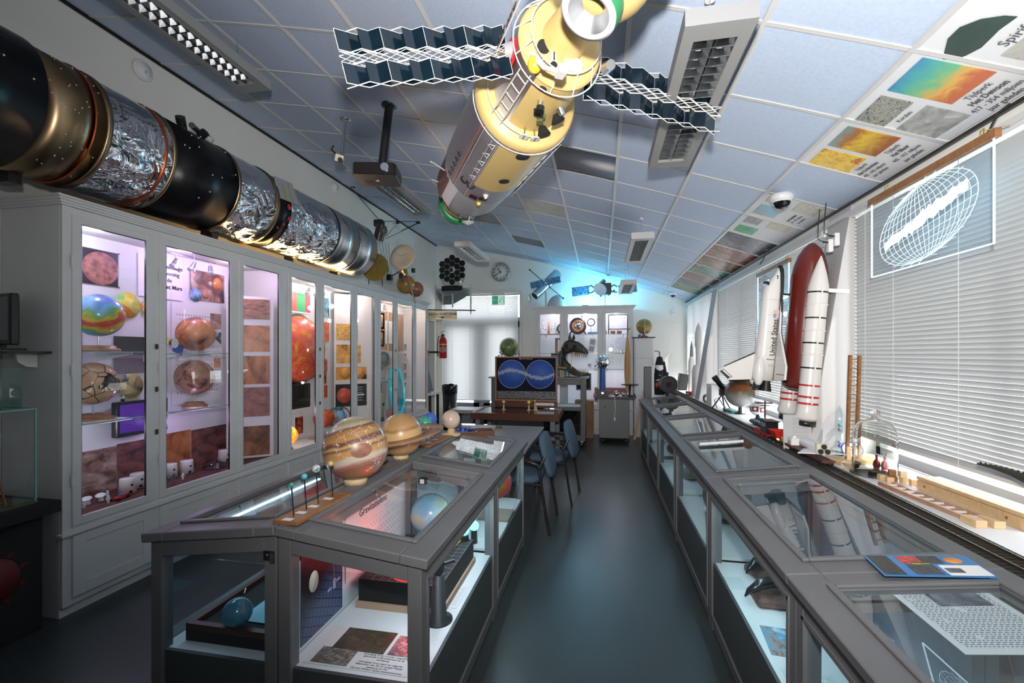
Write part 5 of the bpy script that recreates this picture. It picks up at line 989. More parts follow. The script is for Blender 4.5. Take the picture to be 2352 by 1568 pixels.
def cap_patch(a, b, zz, r=.1553):
    m = MB(); n = 20; m_ = 4; vs = [T @ Vector((0,0,r+zz))]
    for i in range(1, m_+1):
        for k in range(n):
            t = 2*PI*k/n; x, y = a*i/m_*math.cos(t), b*i/m_*math.sin(t); vs.append(T @ (Vector((x, y, math.sqrt(max(0, r*r-x*x-y*y)))).normalized()*(r+zz)))
    fs = [(0, 1+k, 1+(k+1) % n) for k in range(n)] + [(1+(i-1)*n+k, 1+i*n+k, 1+i*n+(k+1) % n, 1+(i-1)*n+(k+1) % n) for i in range(1, m_) for k in range(n)]
    return m.add(vs, fs, 0, True)
cap_patch(.050, .033, .0004).build('spot_halo', M('spot_halo', (.26,.12,.07), .35), jt); cap_patch(.041, .026, .0008).build('red_spot', M('spot_red', (.28,.12,.075), .35, var=.3, vs=40), jt)
SATM = ramp_mat('saturn_paint', [(.0,(0.357,0.203,0.101)),(.2,(0.510,0.312,0.144)),(.30,(0.289,0.140,0.058)),(.36,(0.527,0.328,0.158)),(.48,(0.561,0.351,0.158)),(.62,(0.527,0.328,0.144)),(.68,(0.281,0.133,0.043)),(.73,(0.425,0.250,0.101)),(.85,(0.391,0.218,0.086)),(1,(0.468,0.296,0.144))], 10, 5, .5, axis=2, amt=.12, freq=3.6, rough=.35, coat=.4)
sx, sy = -1.20, 2.60
stt, sz = globe('planet_globe', 'ringed banded planet globe with a broad clear ring', (sx, sy, top_z(sx)-.004), .130, SATM, 'collar')
[c for c in stt.children if c.name.startswith('ball')][0].rotation_euler = (.10, -.13, 0)
RINGM = ramp_mat('ring_acrylic', [(.3,(.40,.22,.13)),(.7,(.58,.36,.24))], 4, 2, 0, rough=.2)
_m = RINGM; _N = _m.node_tree.nodes; _L = _m.node_tree.links; _t = _N.new('ShaderNodeBsdfTransparent'); _t.inputs[0].default_value = (.85,.72,.65,1); _x = _N.new('ShaderNodeMixShader'); _x.inputs[0].default_value = .5; _L.new(_N['Principled BSDF'].outputs[0], _x.inputs[1]); _L.new(_t.outputs[0], _x.inputs[2]); _L.new(_x.outputs[0], _N['Material Output'].inputs[0])
MB().lathe([(.150,-.0015),(.262,-.0015),(.262,.0015),(.150,.0015),(.150,-.0015)], 64, rotm(.10,-.13,0,(0,0,sz)), caps=False).build('ring', RINGM, stt)
# two boards of small planets on wires
def wire_board(label, loc, rz, L, W, balls):
    t = thing('planet_board', label, 'model', loc, rz, 'wooden boards of little planets'); MB().bx(-W/2, W/2, 0, L, 0, .016).build('board', DWOOD, t, bevel=.002)
    for y, h, r, m, x in balls:
        MB().cyl((x,y,.016), (x-.01,y,.016+h), .0026, n=8).build('wire', BLACK, t); MB().sph((x-.01,y,.016+h+r*.6), r, 20).build('ball', m, t); MB().bx(-.02,.02,y-.045,y-.02,.016,.0165).build('name_label', PAPER, t)
    return t
TEALP = M('teal_paint', (.04,.33,.22), .3); CYP = M('cyan_paint', (.08,.40,.45), .3); BRN = M('ochre_paint', (.60,.34,.10), .35); EARP = ramp_mat('earth_paint', [(.4,(.05,.25,.40)),(.5,(.55,.45,.38)),(.65,(.70,.66,.62))], 60, 4, .5)
wire_board('long brown board with four tiny planets on wires, beside the giant planet', (-1.155, 1.50, top_z(-1.155)-.001), -.02, .36, .105, [(.05,.115,.0085,TEALP,0), (.125,.125,.012,CYP,0), (.20,.135,.0165,EARP,0), (.30,.135,.012,BRN,0)])
wire_board('brown board with blue and green planet balls behind the ringed globe', (-1.19, 2.92, top_z(-1.19)-.001), -.08, .40, .115, [(.12,.10,.048,TEALP,-.03), (.24,.11,.050,M('blue_paint', (.05,.12,.42), .35, var=.3, vs=25),-.05)])
pg = thing('planet_globe', 'beige painted ball with dark patches on a turned wooden foot', 'globe', (-1.15, 3.40, top_z(-1.15)-.001), group='planet globes'); MB().lathe([(0,0),(.075,0),(.075,.015),(.028,.02),(.024,.05),(.018,.06),(0,.06)], 28).build('base', M('pine'), pg); MB().sph((0,0,.125), .072, 28).build('ball', ramp_mat('pale_planet', [(.30,(.03,.025,.02)),(.36,(.60,.42,.33)),(.7,(.68,.52,.42))], 10, 3, .4, rough=.3), pg)
ty = thing('wooden_tray', 'dark brown open tray box holding blue foil bags', 'tray', (-1.02, 3.60, .865), .35); b = MB(); b.bx(-.16,.16,-.09,.09,0,.008); b.bx(-.16,.16,-.09,-.08,.008,.06); b.bx(-.16,.16,.08,.09,.008,.06); b.bx(-.16,-.15,-.08,.08,.008,.06); b.bx(.15,.16,-.08,.08,.008,.06); b.build('box', MAHOG, ty)
fb = thing('foil_bag', 'crumpled shiny blue foil bag in the tray box', 'bag', (-1.07, 3.60, .875), .2); m = MB(); random.seed(5)
vs = [(x*.03+random.uniform(-.008,.008), y*.03, .015+random.uniform(0,.05)) for x in range(-3,4) for y in range(-2,3)]; m.add(vs, [(i*5+j, i*5+j+1, i*5+j+6, i*5+j+5) for i in range(6) for j in range(4)]); m.build('bag', M('blue_foil', (.03,.07,.28), .2, .8), fb)
lk = thing('case_lock', 'small black lock plate on the showcase front corner', 'lock', (-1.21, 1.486, .80)); MB().box((0,-.001,0),(.042,.006,.034)).build('plate', BLACK, lk); MB().box((.016,-.004,-.006),(.016,.006,.038)).build('hasp', STEEL, lk); MB().sph((-.004,-.005,.004), .004, 8).build('screw', CHROME, lk)
# ---- case with the gravity model
gp = sheet('poster', .29, .40, M('gravity_red_print', (.012,.012,.03), .35), None, frame_T((0,0,0), (0,1,0), (0,0,1))); gp.location = (-1.152, 1.735, .60); prop(gp, 'dark poster of a curved blue grid, white glow and red top', 'poster')
GRID, _N, _L, _p = base_mat('curved_grid_print'); _p.inputs['Roughness'].default_value = .35; _tc = _N.new('ShaderNodeTexCoord'); _br = _N.new('ShaderNodeTexBrick'); _br.offset = 0; _br.inputs['Scale'].default_value = 9; _br.inputs['Brick Width'].default_value = .8; _br.inputs['Row Height'].default_value = .8; _br.inputs['Mortar Size'].default_value = .04
_mp = _N.new('ShaderNodeMapping'); _mp.inputs['Rotation'].default_value = (0,0,.35); _L.new(_tc.outputs['UV'], _mp.inputs[0]); _L.new(_mp.outputs[0], _br.inputs[0]); _br.inputs['Color1'].default_value = (.06,.10,.20,1); _br.inputs['Color2'].default_value = (.06,.10,.20,1); _br.inputs['Mortar'].default_value = (.005,.008,.02,1)
_sp = _N.new('ShaderNodeSeparateXYZ'); _L.new(_tc.outputs['UV'], _sp.inputs[0]); _a = _N.new('ShaderNodeMath'); _a.operation = 'ADD'; _L.new(_sp.outputs[1], _a.inputs[0]); _b2 = _N.new('ShaderNodeMath'); _b2.operation = 'MULTIPLY'; _b2.inputs[1].default_value = -.45; _L.new(_sp.outputs[0], _b2.inputs[0]); _L.new(_b2.outputs[0], _a.inputs[1])
_r = _N.new('ShaderNodeValToRGB'); _r.color_ramp.elements[0].position = .08; _r.color_ramp.elements[0].color = (1,1,1,1); _r.color_ramp.elements[1].position = .35; _r.color_ramp.elements[1].color = (.04,.04,.05,1); _L.new(_a.outputs[0], _r.inputs[0]); _mx = _N.new('ShaderNodeMixRGB'); _mx.blend_type = 'MULTIPLY'; _mx.inputs[0].default_value = 1; _L.new(_br.outputs[0], _mx.inputs[1]); _L.new(_r.outputs[0], _mx.inputs[2])
_r2 = _N.new('ShaderNodeValToRGB'); _r2.color_ramp.elements[0].position = .80; _r2.color_ramp.elements[0].color = (0,0,0,1); _r2.color_ramp.elements[1].position = .97; _r2.color_ramp.elements[1].color = (.55,.02,.02,1); _L.new(_sp.outputs[1], _r2.inputs[0]); _ad = _N.new('ShaderNodeMixRGB'); _ad.blend_type = 'ADD'; _ad.inputs[0].default_value = 1; _L.new(_mx.outputs[0], _ad.inputs[1]); _L.new(_r2.outputs[0], _ad.inputs[2]); _L.new(_ad.outputs[0], _p.inputs['Base Color'])
gp.data.materials[0] = GRID
MB().lathe([(0,0),(.034,0),(.034,.001),(0,.001)], 30, frame_T((.0005,-.065,.02), (0,1,0), (0,0,1)) @ Matrix.Diagonal((.9,1.25,1,1))).build('glow_print', M('glow_cream', (.80,.78,.66), .4), gp)
MB().tube([(.001,.0,.16),(.001,.04,.13),(.001,.065,.05),(.001,.08,-.03)], .0018, 5).build('orbit_print', M('orbit_tan', (.55,.34,.20), .5), gp); MB().box((.001,.08,-.06),(.001,.018,.045)).box((.001,.11,-.055),(.001,.03,.012)).box((.001,.045,-.07),(.001,.03,.012)).build('probe_print', M('probe_print', (.35,.38,.48), .4), gp)
tpn = sheet('text_panel', .62, .33, M('poster_pinkwhite', (.80,.78,.80), .5), None, frame_T((0,0,0), (0,1,0), (0,0,1))); tpn.location = (-1.152, 2.22, .655); prop(tpn, 'white text poster headed gravity lens in the red-lit showcase', 'poster')
o = text('Gravitatielens', .052, TXT, tpn, (0,0,0), (0,0,0), 'lettering'); o.matrix_local = frame_T((.0015,-.05,.115), (0,1,0), (0,0,1))
sh_ = sheet('printed_lines', .56, .20, print_mat('fine_print', (.80,.78,.80), (.25,.24,.26), 14, .04, .9), tpn, frame_T((.001,.0,-.04), (0,1,0), (0,0,1)), .0005)
gm = thing('gravity_model', 'black gridded gravity well table with red glowing planet and satellites', 'model', (-.86, 1.92, .38)); MB().bx(-.25,.17,.0,.55,.0,.03).build('base_board', M('beech', (.48,.32,.22), .5), gm); MB().bx(-.24,.16,.01,.54,.03,.13).build('block', BLACKM, gm)
g = MB()
for k in range(9): g.bx(-.178+.0415*k, -.1772+.0415*k, .012, .538, .130, .1308)
for k in range(13): g.bx(-.178, .158, .014+.0435*k, .0148+.0435*k, .130, .1308)
prop(g.build('grid_line', M('grid_grey', (.35,.35,.40), .6), gm), kind='stuff')
MB().lathe([(.10,0),(.06,.02),(.02,.028),(0,.03)], 28, rotm(0,0,0,(-.02,.12,.13))).build('red_well', M('red_glow', (.5,.02,.02), .5, emit=(1,.05,.03), es=.8), gm)
MB().tube([(.03,.02,.14),(.06,.10,.142),(.10,.22,.142),(.07,.34,.142),(.02,.46,.142)], .0035, 5).build('light_path', M('path_orange', (.75,.38,.03), .5), gm); MB().tube([(.06,.02,.138),(.10,.5,.138)], .003, 5).build('light_path', M('path_yellow', (.6,.55,.05), .5), gm)
lamp('red_lamp', 'POINT', (-.95, 2.10, .64), 1.3, (1,.06,.04), size=.03)
sv = thing('probe_model', 'white cylinder probe model above the gravity table', 'model', (-.80, 2.06, .562), (0,0,.3)); MB().cyl((-.05,-.05,.01),(.04,.03,.07), .018, n=16).build('body', WHITE, sv); MB().cyl((-.01,-.015,.035),(-.006,-.011,.038), .019, n=16).build('band', BLACK, sv); MB().cyl((-.06,-.09,-.045),(-.02,-.03,.0), .010, n=12).build('small_body', WHITE, sv); MB().cyl((0,0,-.05),(0,0,.03), .004, n=8).build('rod', BLACK, sv)
cs_ = thing('cone_stand', 'black flared cone stand beside the gravity table', 'stand', (-.70, 1.90, .38)); MB().lathe([(0,0),(.062,0),(.062,.008),(.036,.012),(.026,.20),(.0,.20)], 32).build('cone', M('stand_black', (.015,.015,.016), .45), cs_); MB().box((0,.01,.225),(.03,.05,.05)).build('tube_head', BLACK, cs_); MB().cyl((0,.03,.23),(.05,.07,.235), .008, n=10).build('side_arm', BLACK, cs_); MB().box((-.005,-.03,.19),(.028,.004,.04)).build('glass_cube', GLASS, cs_)
ls = thing('crystal_lamp', 'small glowing cyan crystal ball lamp on the gravity table', 'lamp', (-.75, 2.44, .511)); MB().cyl((0,0,0),(0,0,.03), .03, .025, 16).build('foot', BLACK, ls); MB().sph((0,0,.058), .032, 16).build('ball', M('crystal_cyan', (.2,.7,.7), .3, emit=(.2,.95,1), es=3.0), ls); lamp('crystal_light', 'POINT', (-.72, 2.46, .64), .5, (.2,.9,1), size=.03)
ls2 = thing('crystal_lamp', 'second cyan crystal ball lamp beside the magenta ball', 'lamp', (-.77, 2.72, .38)); MB().cyl((0,0,0),(0,0,.08), .022, .018, 14).build('foot', BLACK, ls2); MB().sph((0,0,.105), .03, 16).build('ball', M('crystal_cyan'), ls2)
mb = thing('magenta_ball', 'magenta planet ball on a stem in the far middle showcase', 'ball', (-.88, 2.78, .38)); MB().cyl((0,0,0),(0,0,.12), .005, n=8).lathe([(0,0),(.04,0),(.04,.01),(0,.01)], 20).build('stand', BLACK, mb); MB().sph((0,0,.175), .06, 24).build('ball', M('magenta_paint', (.30,.03,.16), .3, var=.4, vs=20), mb)
bg_ = thing('earth_globe', 'large pale blue Earth globe inside the red-lit showcase', 'globe', (-1.00, 2.58, .38)); MB().lathe([(0,0),(.06,0),(.06,.012),(.01,.02),(.01,.10),(0,.10)], 24).build('base', WHITE, bg_); MB().sph((0,0,.21), .12, 32).build('ball', ramp_mat('pale_earth', [(.42,(.20,.42,.58)),(.52,(.30,.50,.62)),(.58,(.45,.50,.36)),(.7,(.55,.55,.45))], 9, 5, .5, rough=.25), bg_)
ad = thing('power_adapter', 'black plug adapter with cable hanging inside the red-lit showcase', 'adapter', (-1.03, 2.535, .80)); MB().box((0,0,0),(.045,.03,.035)).build('body', BLACK, ad); MB().box((0,-.0155,0),(.026,.001,.026)).build('label', PAPER, ad); MB().tube([(-.02,0,0),(-.06,-.02,-.02),(-.07,-.02,-.15),(-.06,-.02,-.36)], .003, 6).build('cable', BLACK, ad); MB().tube([(.02,0,.0),(.08,.0,-.01),(.12,.0,.0),(.20,0,-.02)], .003, 6).build('cable', M('cable_grey', (.3,.32,.3), .5), ad)
def flat(name, label, cat, x, y, z, w, h, rz, mat, group=None):
    o = sheet(name, w, h, mat, None, Matrix.Identity(4), .0015); o.location = (x, y, z+.0016); o.rotation_euler = (0,0,rz); return prop(o, label, cat, group)
AER = ramp_mat('aerial_photo', [(.3,(.015,.025,.015)),(.55,(.045,.06,.035)),(.68,(.10,.085,.06)),(.78,(.45,.42,.38))], 6, 6, 1.2, coord='UV', rough=.3); AER2 = ramp_mat('farm_photo', [(.3,(.06,.10,.03)),(.45,(.14,.11,.08)),(.6,(.30,.30,.32)),(.7,(.10,.06,.05))], 5, 5, 1, coord='UV', rough=.3); SIDE = ramp_mat('hall_photo', [(.35,(.03,.03,.035)),(.5,(.16,.18,.20)),(.65,(.35,.38,.40)),(.75,(.12,.03,.03))], 5, 4, 1, coord='UV', rough=.3)
sh1 = flat('info_sheet', 'white information sheet with aerial photos lying in the front showcase', 'paper', -.90, 1.66, .3802, .42, .24, 0, PAPER); 
flat('photo', 'dark green aerial photo on the information sheet', 'photo', -.94, 1.705, .3822, .22, .135, 0, AER); flat('photo', 'small farm photo at the front corner of the sheet', 'photo', -1.01, 1.595, .3822, .15, .09, 0, AER2); flat('photo', 'photo of an exhibition hall at the sheet edge', 'photo', -.755, 1.70, .3822, .12, .12, 0, SIDE)
for k, s in enumerate(('Vereniging Orion is sinds 1 augustus', 'gehuisvest in Bovenkarspel op de', 'verdieping', 'Vereniging Orion bezit de volgende', 'telescopen: een 40 cm spiegel Meade', 'telescoop en een', '152 mm William Optics lenzentelescoop')): text(s, .0125, TXT, sh1, (.085, -.030-.0125*k-(.006 if k > 2 else 0), .0006), (0,0,0), 'lettering', ext=.0002)
flat('info_sheet', 'second white sheet with text further along the red-lit showcase', 'paper', -.72, 2.10, .3802, .14, .2, 0, PRT)
# far middle case: layered planet
lp_ = thing('planet_layers_model', 'layered planet disc of red, orange, yellow and blue on a board', 'model', (-.74, 3.18, .38), (0,0,.0)); T = frame_T((0,0,.245), (1,.25,0), (0,0,1))
for r, c, z in ((.115,(.18,.35,.36),.0), (.110,(.55,.04,.03),.014), (.085,(.60,.10,.02),.018), (.064,(.62,.36,.03),.023), (.021,(.10,.28,.45),.030)): MB().lathe([(0,z-.02 if z == 0 else z-.006),(r,z-.012),(r,z),(0,z)], 40, T @ rotm(0,0,0,(0 if r > .1 else -.02*(1-r/.115), -.015*(1-r/.115), 0))).build('layer', M('layer_%d' % int(r*1000), c, .5, var=.15, vs=30), lp_)
MB().sph((-.02,-.03,.235), .019, 16).build('core_ball', M('core_blue', (.10,.28,.45), .4), lp_); MB().cyl((0,.0,.0),(0,0,.14), .003, n=8).build('rod', STEEL, lp_); MB().bx(-.11,.11,-.09,.13,0,.018).build('base_board', M('board_brown', (.32,.24,.19), .6), lp_)
flat('info_sheet', 'pale sheet with small drawings on the far middle showcase floor', 'paper', -.76, 2.95, .3802, .22, .26, 0, ramp_mat('sketch_sheet', [(.0,(.05,.06,.06)),(.12,(.70,.78,.80)),(1,(.72,.80,.82))], 9, kind='voronoi', coord='UV'))
# near middle case: Earth globe on its black tray
tr_ = thing('display_tray', 'black open display tray with a raised wooden rim', 'tray', (-1.43, 1.63, .38)); b = MB(); b.bx(-.235,.20,-.06,.62,0,.045); b.build('base', BLACKM, tr_); b = MB(); b.bx(-.235,-.21,-.06,.62,.045,.07); b.bx(.175,.20,-.06,.62,.045,.07); b.bx(-.21,.175,-.06,-.035,.045,.07); b.bx(-.21,.175,.595,.62,.045,.07); b.build('rim', M('rim_walnut', (.07,.03,.022), .4), tr_)
eg = thing('earth_globe', 'small blue Earth globe tilted in the black tray', 'globe', (-1.47, 1.64, .427), (0,0,0)); MB().sph((0,0,.070), .057, 36).build('ball', ramp_mat('earth_globe', [(.46,(.05,.20,.33)),(.55,(.08,.27,.40)),(.60,(.36,.30,.20)),(.72,(.45,.38,.26))], 11, 5, .4, rough=.2, coat=.4), eg, None, (.4,0,.3)); MB().cyl((0,-.03,.0),(0,-.012,.02), .004, n=8).cyl((0,.02,.118),(.0,.03,.135), .004, n=8).build('axis_pin', STEEL, eg)
flat('paper_sheet', 'bright cyan lit sheet lying in the black tray', 'paper', -1.38, 1.78, .4285, .24, .24, 0, M('cyan_sheet', (.25,.62,.78), .5)); flat('photo', 'small faint photo card lying in the black tray', 'photo', -1.52, 2.06, .4285, .12, .10, .2, AER)
pr = thing('wooden_rod', 'thin upright wooden rod in the Earth globe showcase', 'rod', (-1.45, 2.22, .427)); MB().bx(-.005,.005,-.003,.003,0,.32).build('rod', M('pine'), pr)
ew = poster('text_panel', 'grey strip of small letters along the inner wall of the Earth globe showcase', 'sign', 1.56, 2.50, .385, .425, print_mat('strip_letters', (.30,.34,.36), (.03,.04,.05), 1, .03, 1.0), x=-1.728)
sb = flat('booklet', 'thin clear acrylic plate standing under the front showcase glass', 'plate', -1.47, 1.95, .835, .2, .3, 0, glass('acrylic_plate', (.95,.97,.97)))

# ------------------------------------------------------------------ chairs, desk and the sky map table
FAB = ramp_mat('blue_fabric', [(.3,(.045,.085,.13)),(.7,(.075,.13,.19))], 60, 4, .2, rough=.9, bump=.1); CHF = M('chair_frame', (.018,.013,.012), .3)
def chair(label, loc, rz):
    t = thing('armchair', label, 'chair', loc, rz, 'blue padded chairs')          # local: faces +x
    def pad(w, d, th, T, name):
        m = MB(); n = 28; ring = []
        for k in range(n):
            a = 2*PI*k/n; e = .55; x = abs(math.cos(a))**e*math.copysign(w/2, math.cos(a)); y = abs(math.sin(a))**e*math.copysign(d/2, math.sin(a)); ring.append((x, y))
        prof = [(.80,-th/2),(.97,-th*.3),(1,0),(.97,th*.3),(.80,th/2),(.4,th*.62),(0.02,th*.66)]
        vs = [T @ Vector((x*s, y*s, z)) for s, z in prof for x, y in ring]; m.add(vs, [(i*n+k, i*n+(k+1) % n, (i+1)*n+(k+1) % n, (i+1)*n+k) for i in range(len(prof)-1) for k in range(n)] + [tuple(range(n-1,-1,-1)), tuple(range((len(prof)-1)*n, len(prof)*n))], 0, True)
        return m.build(name, FAB, t)
    pad(.46, .46, .075, rotm(0,0,0,(.02,0,.445)), 'seat'); pad(.40, .40, .055, rotm(0,-PI/2+.24,0,(-.25,0,.645)), 'backrest')
    for s in (-1, 1):
        MB().tube([(.22,s*.26,0),(.20,s*.26,.60),(.17,s*.26,.63),(-.10,s*.26,.63),(-.20,s*.26,.60),(-.22,s*.25,.56)], .0125, 8).build('front_leg', CHF, t)
        MB().tube([(-.30,s*.245,0),(-.235,s*.245,.40),(-.21,s*.235,.56),(-.255,s*.20,.66)], .0125, 8).build('rear_leg', CHF, t)
        MB().bx(-.14,.17,s*.26-.022,s*.26+.022,.635,.655).build('armrest', CHF, t, bevel=.006); MB().tube([(.21,s*.25,.42),(-.235,s*.245,.42)], .010, 6).build('side_rail', CHF, t)
    MB().tube([(.205,-.25,.41),(.205,.25,.41)], .010, 6).build('cross_rail', CHF, t)
    return t
c1 = chair('blue padded armchair nearest the camera, turned from the aisle', (-.72, 4.13, 0), PI-.05); dup(c1, (-.56, 4.95, 0), PI-.12, 'blue padded armchair behind the first, by the map table')
dk = thing('desk', 'grey topped desk standing behind the middle showcases', 'desk', (-.98, 4.45, 0)); MB().bx(-.42,.36,-.72,.58,.715,.74).build('top', M('desk_top', (.30,.30,.31), .35), dk, bevel=.003); MB().bx(-.41,.35,-.71,.57,.66,.715).build('apron', M('desk_dark', (.03,.03,.035), .5), dk)
for x in (-.38,.32):
    for y in (-.68,.54): MB().bx(x-.02,x+.02,y-.02,y+.02,0,.66).build('leg', M('desk_dark'), dk)
bx_ = thing('brush_card', 'small brown card with a wire brush lying on the grey desk', 'card', (-1.12, 4.75, .741), .2); MB().bx(-.10,.10,-.05,.05,0,.006).build('card', M('card_brown', (.28,.17,.08), .5), bx_)
for k in range(5): MB().cyl((.02+.014*k,.02,.006),(.02+.014*k,.02,.035), .004, n=6).build('peg', BLACK, bx_)
tb = thing('map_table', 'brown glass topped table in front of the sky map', 'table', (-1.06, 6.05, 0)); b = MB(); b.bx(-.60,.54,-.36,-.32,.70,.785); b.bx(-.60,.54,.40,.44,.70,.785); b.bx(-.60,-.56,-.32,.40,.70,.785); b.bx(.50,.54,-.32,.40,.70,.785); b.build('rim', MAHOG, tb); MB().bx(-.56,.50,-.32,.40,.775,.780).build('glass_top', M('black_mirror', (.006,.006,.008), .04), tb); MB().bx(-.56,.50,-.32,.40,.70,.715).build('tray_floor', BLACK, tb)
for x in (-.52,.46):
    for y in (-.28,.36): MB().bx(x-.03,x+.03,y-.03,y+.03,0,.70).build('leg', GREY, tb)
sm_ = thing('sky_map', 'framed blue map of the sky with two star circles', 'map', (-1.042, 6.38, .79)); b = MB(); W, H = .445, .70
b.bx(-W,-W+.022,-.03,0,0.09,H+.02); b.bx(W-.022,W,-.03,0,.09,H+.02); b.bx(-W+.022,W-.022,-.03,0,.09,.115); b.bx(-W+.022,W-.022,-.03,0,H,H+.02); b.build('frame', M('frame_brown', (.25,.10,.04), .45), sm_)
MB().bx(-W+.02,W-.02,-.014,-.004,.10,H+.01).build('board', M('map_navy', (.006,.008,.022), .65, spec=.1), sm_)
STARB = ramp_mat('star_circle', [(.0,(.35,.45,.70)),(.10,(.03,.10,.40)),(1,(.025,.08,.34))], 34, kind='voronoi', rough=.6)
for s in (-1, 1):
    MB().lathe([(0,0),(.200,0),(.200,.002),(0,.002)], 56, frame_T((s*.203,-.0145,.47), (1,0,0), (0,0,1))).build('star_disc', STARB, sm_); MB().torus((0,0,0), .200, .002, frame_T((0,0,0), (1,0,0), (0,0,1)), 56, 5).build('disc_rim', PAPER, sm_, (s*.203,-.0165,.47))
    random.seed(11); up, lo = [], []
    for k in range(61):
        u = -.195+.39*k/60; cyy = (.065*math.cos(u*7.2)-.01)*( -s); wob = random.uniform(-.016,.016); lim = math.sqrt(max(0,.198**2-u*u)); up.append((u, max(-lim, min(lim, cyy+.024+wob)))); lo.append((u, max(-lim, min(lim, cyy-.022+random.uniform(-.016,.016)))))
    MB().prism(up + lo[::-1], .0008, frame_T((s*.203,-.0168,.47), (1,0,0), (0,0,1))).build('milky_way', M('milky_grey', (.25,.30,.42), .5), sm_)
o = text('MAP OF THE SKY', .026, M('map_ink', (.6,.62,.55), .5), sm_, (0,0,0), (0,0,0), 'lettering'); o.matrix_local = frame_T((0,-.0155,.685), (1,0,0), (0,0,1))
sk = sheet('figure_band', .84, .105, ramp_mat('figure_print', [(.50,(.006,.008,.02)),(.525,(.60,.61,.57)),(.545,(.55,.56,.52)),(.56,(.006,.008,.02))], 8, 2, 2.0, coord='UV', stretch=(5,1,1)), sm_, frame_T((0,-.0145,.175), (1,0,0), (0,0,1)), .0005)
MB().bx(-W,W,-.02,0,0,.09).build('peg_rail', MAHOG, sm_)
for k in range(26): MB().bx(-.40+.032*k,-.388+.032*k,-.0215,-.0195,.03 if k % 2 else .055,.036 if k % 2 else .061).build('peg_hole', M('hole_pale', (.45,.30,.2), .6), sm_)
o = sheet('caption_card', .26, .05, PRT2, sm_, frame_T((.27,-.023,.045), (1,0,0), (0,-.2,1)), .001)
PINE2 = M('light_wood', (.60,.45,.26), .5)
def pegball(label, x, y, r, c, h=.09):
    t = thing('ball_holder', label, 'model', (x, y, .781), group='little balls on wooden pegs'); MB().lathe([(0,0),(.028,0),(.028,.006),(.011,.008),(.009,h*.7),(.004,h*.75),(.004,h),(0,h)], 16).build('peg', PINE2, t); MB().sph((0,0,h+r*.7), r, 16).build('ball', c, t)
pegball('cream ball on a wooden peg, left end of the map table', -1.31, 6.12, .022, M('cream_paint', (.65,.50,.28), .4)); pegball('orange ball on a wooden peg at the middle of the map table', -.96, 6.12, .026, YEL); pegball('small brown ball on a wooden peg beside the orange one', -.885, 6.16, .014, M('cream_paint'), .11); pegball('empty wooden peg beside the little brown ball', -.855, 6.10, .006, PINE2, .07)
# ------------------------------------------------------------------ back of the room
ck = thing('wall_clock', 'round white wall clock with black hands on the back wall', 'clock', (-2.10, YB-.001, 3.29)); T = frame_T((0,0,0), (1,0,0), (0,0,1))
MB().lathe([(.19,0),(.205,0),(.205,.05),(.185,.05),(.185,.03)], 44, T, caps=False).build('rim', STEEL, ck); MB().lathe([(0,.0),(.19,.0),(.19,.03),(0,.03)], 44, T).build('dial', M('dial_white', (.72,.76,.74), .5), ck)
for k in range(12): 
    a = PI*k/6; R_ = T @ Matrix.Rotation(a, 4, 'Z'); MB().bx(-.006,.006,.135,.172,.031,.033,0,R_).build('hour_mark', BLACK, ck)
for a, l, w in ((.62, .10, .008), (2.12, .155, .006)): MB().bx(-w,w,-.03,l,.034,.037,0,T @ Matrix.Rotation(a, 4, 'Z')).build('hand', BLACK, ck)
ex = thing('exit_sign', 'green and white emergency exit sign on the door blind', 'sign', (-2.12, YB-.14, 2.68)); MB().bx(-.14,.14,-.03,.03,.10,.15).build('housing', WHITE, ex); MB().bx(-.145,.145,-.006,.006,-.11,.10).build('panel', M('exit_white', (.75,.82,.78), .4, emit=(.7,.9,.8), es=.35), ex); MB().bx(-.13,-.005,-.0085,-.006,-.09,.085).build('arrow_field', M('exit_green', (.02,.42,.22), .5, emit=(.02,.5,.25), es=.3), ex); MB().bx(.115,.13,-.0085,-.006,-.09,.085).build('door_field', M('exit_green'), ex)
T = frame_T((0,-.0086,0), (1,0,0), (0,0,1)); MB().prism([(-.12,0),(-.07,.045),(-.07,.016),(-.02,.016),(-.02,-.016),(-.07,-.016),(-.07,-.045)], .001, T).build('arrow', WHITE, ex); m = MB(); m.prism([(.05,.0),(.075,.05),(.065,.055),(.04,.01)], .001, T); m.prism([(.05,0),(.04,.01),(.02,-.03),(.06,-.07),(.068,-.062),(.04,-.03)], .001, T); m.prism([(.06,.03),(.09,.0),(.097,.007),(.068,.04)], .001, T); m.prism([(.075,.06),(.09,.055),(.095,.07),(.082,.077)], .001, T); m.build('running_figure', M('exit_green'), ex)
# segmented mirror telescope model hanging near the corner
DK = M('mirror_dark', (.018,.018,.017), .25, .3); SHD = M('shield_silver', (.62,.66,.65), .3, .5)
jw = thing('telescope_model', 'black segmented mirror telescope model with layered silver sun shield', 'model', (-2.68, 8.0, 3.0)); hx = []
for q in range(-2, 3):
    for r in range(-2, 3):
        if abs(q+r) <= 2 and not (q == 0 and r == 0): hx.append((q, r))
s = .064
for q, r in hx:
    x = s*1.5*q; z = s*math.sqrt(3)*(r+q/2)+.09; T = frame_T((x,0,z), (1,0,0), (0,0,1)); MB().prism([(s*.94*math.cos(PI/3*k), s*.94*math.sin(PI/3*k)) for k in range(6)], .02, T).build('mirror_segment', DK, jw)
MB().sph((0,-.06,.08), .035, 16).build('secondary_mirror', BLACK, jw)
for p in ((-.2,0,-.14),(.2,0,-.14),(0,0,.34)): MB().tube([p,(0,-.06,.08)], .006, 6).build('strut', BLACK, jw)
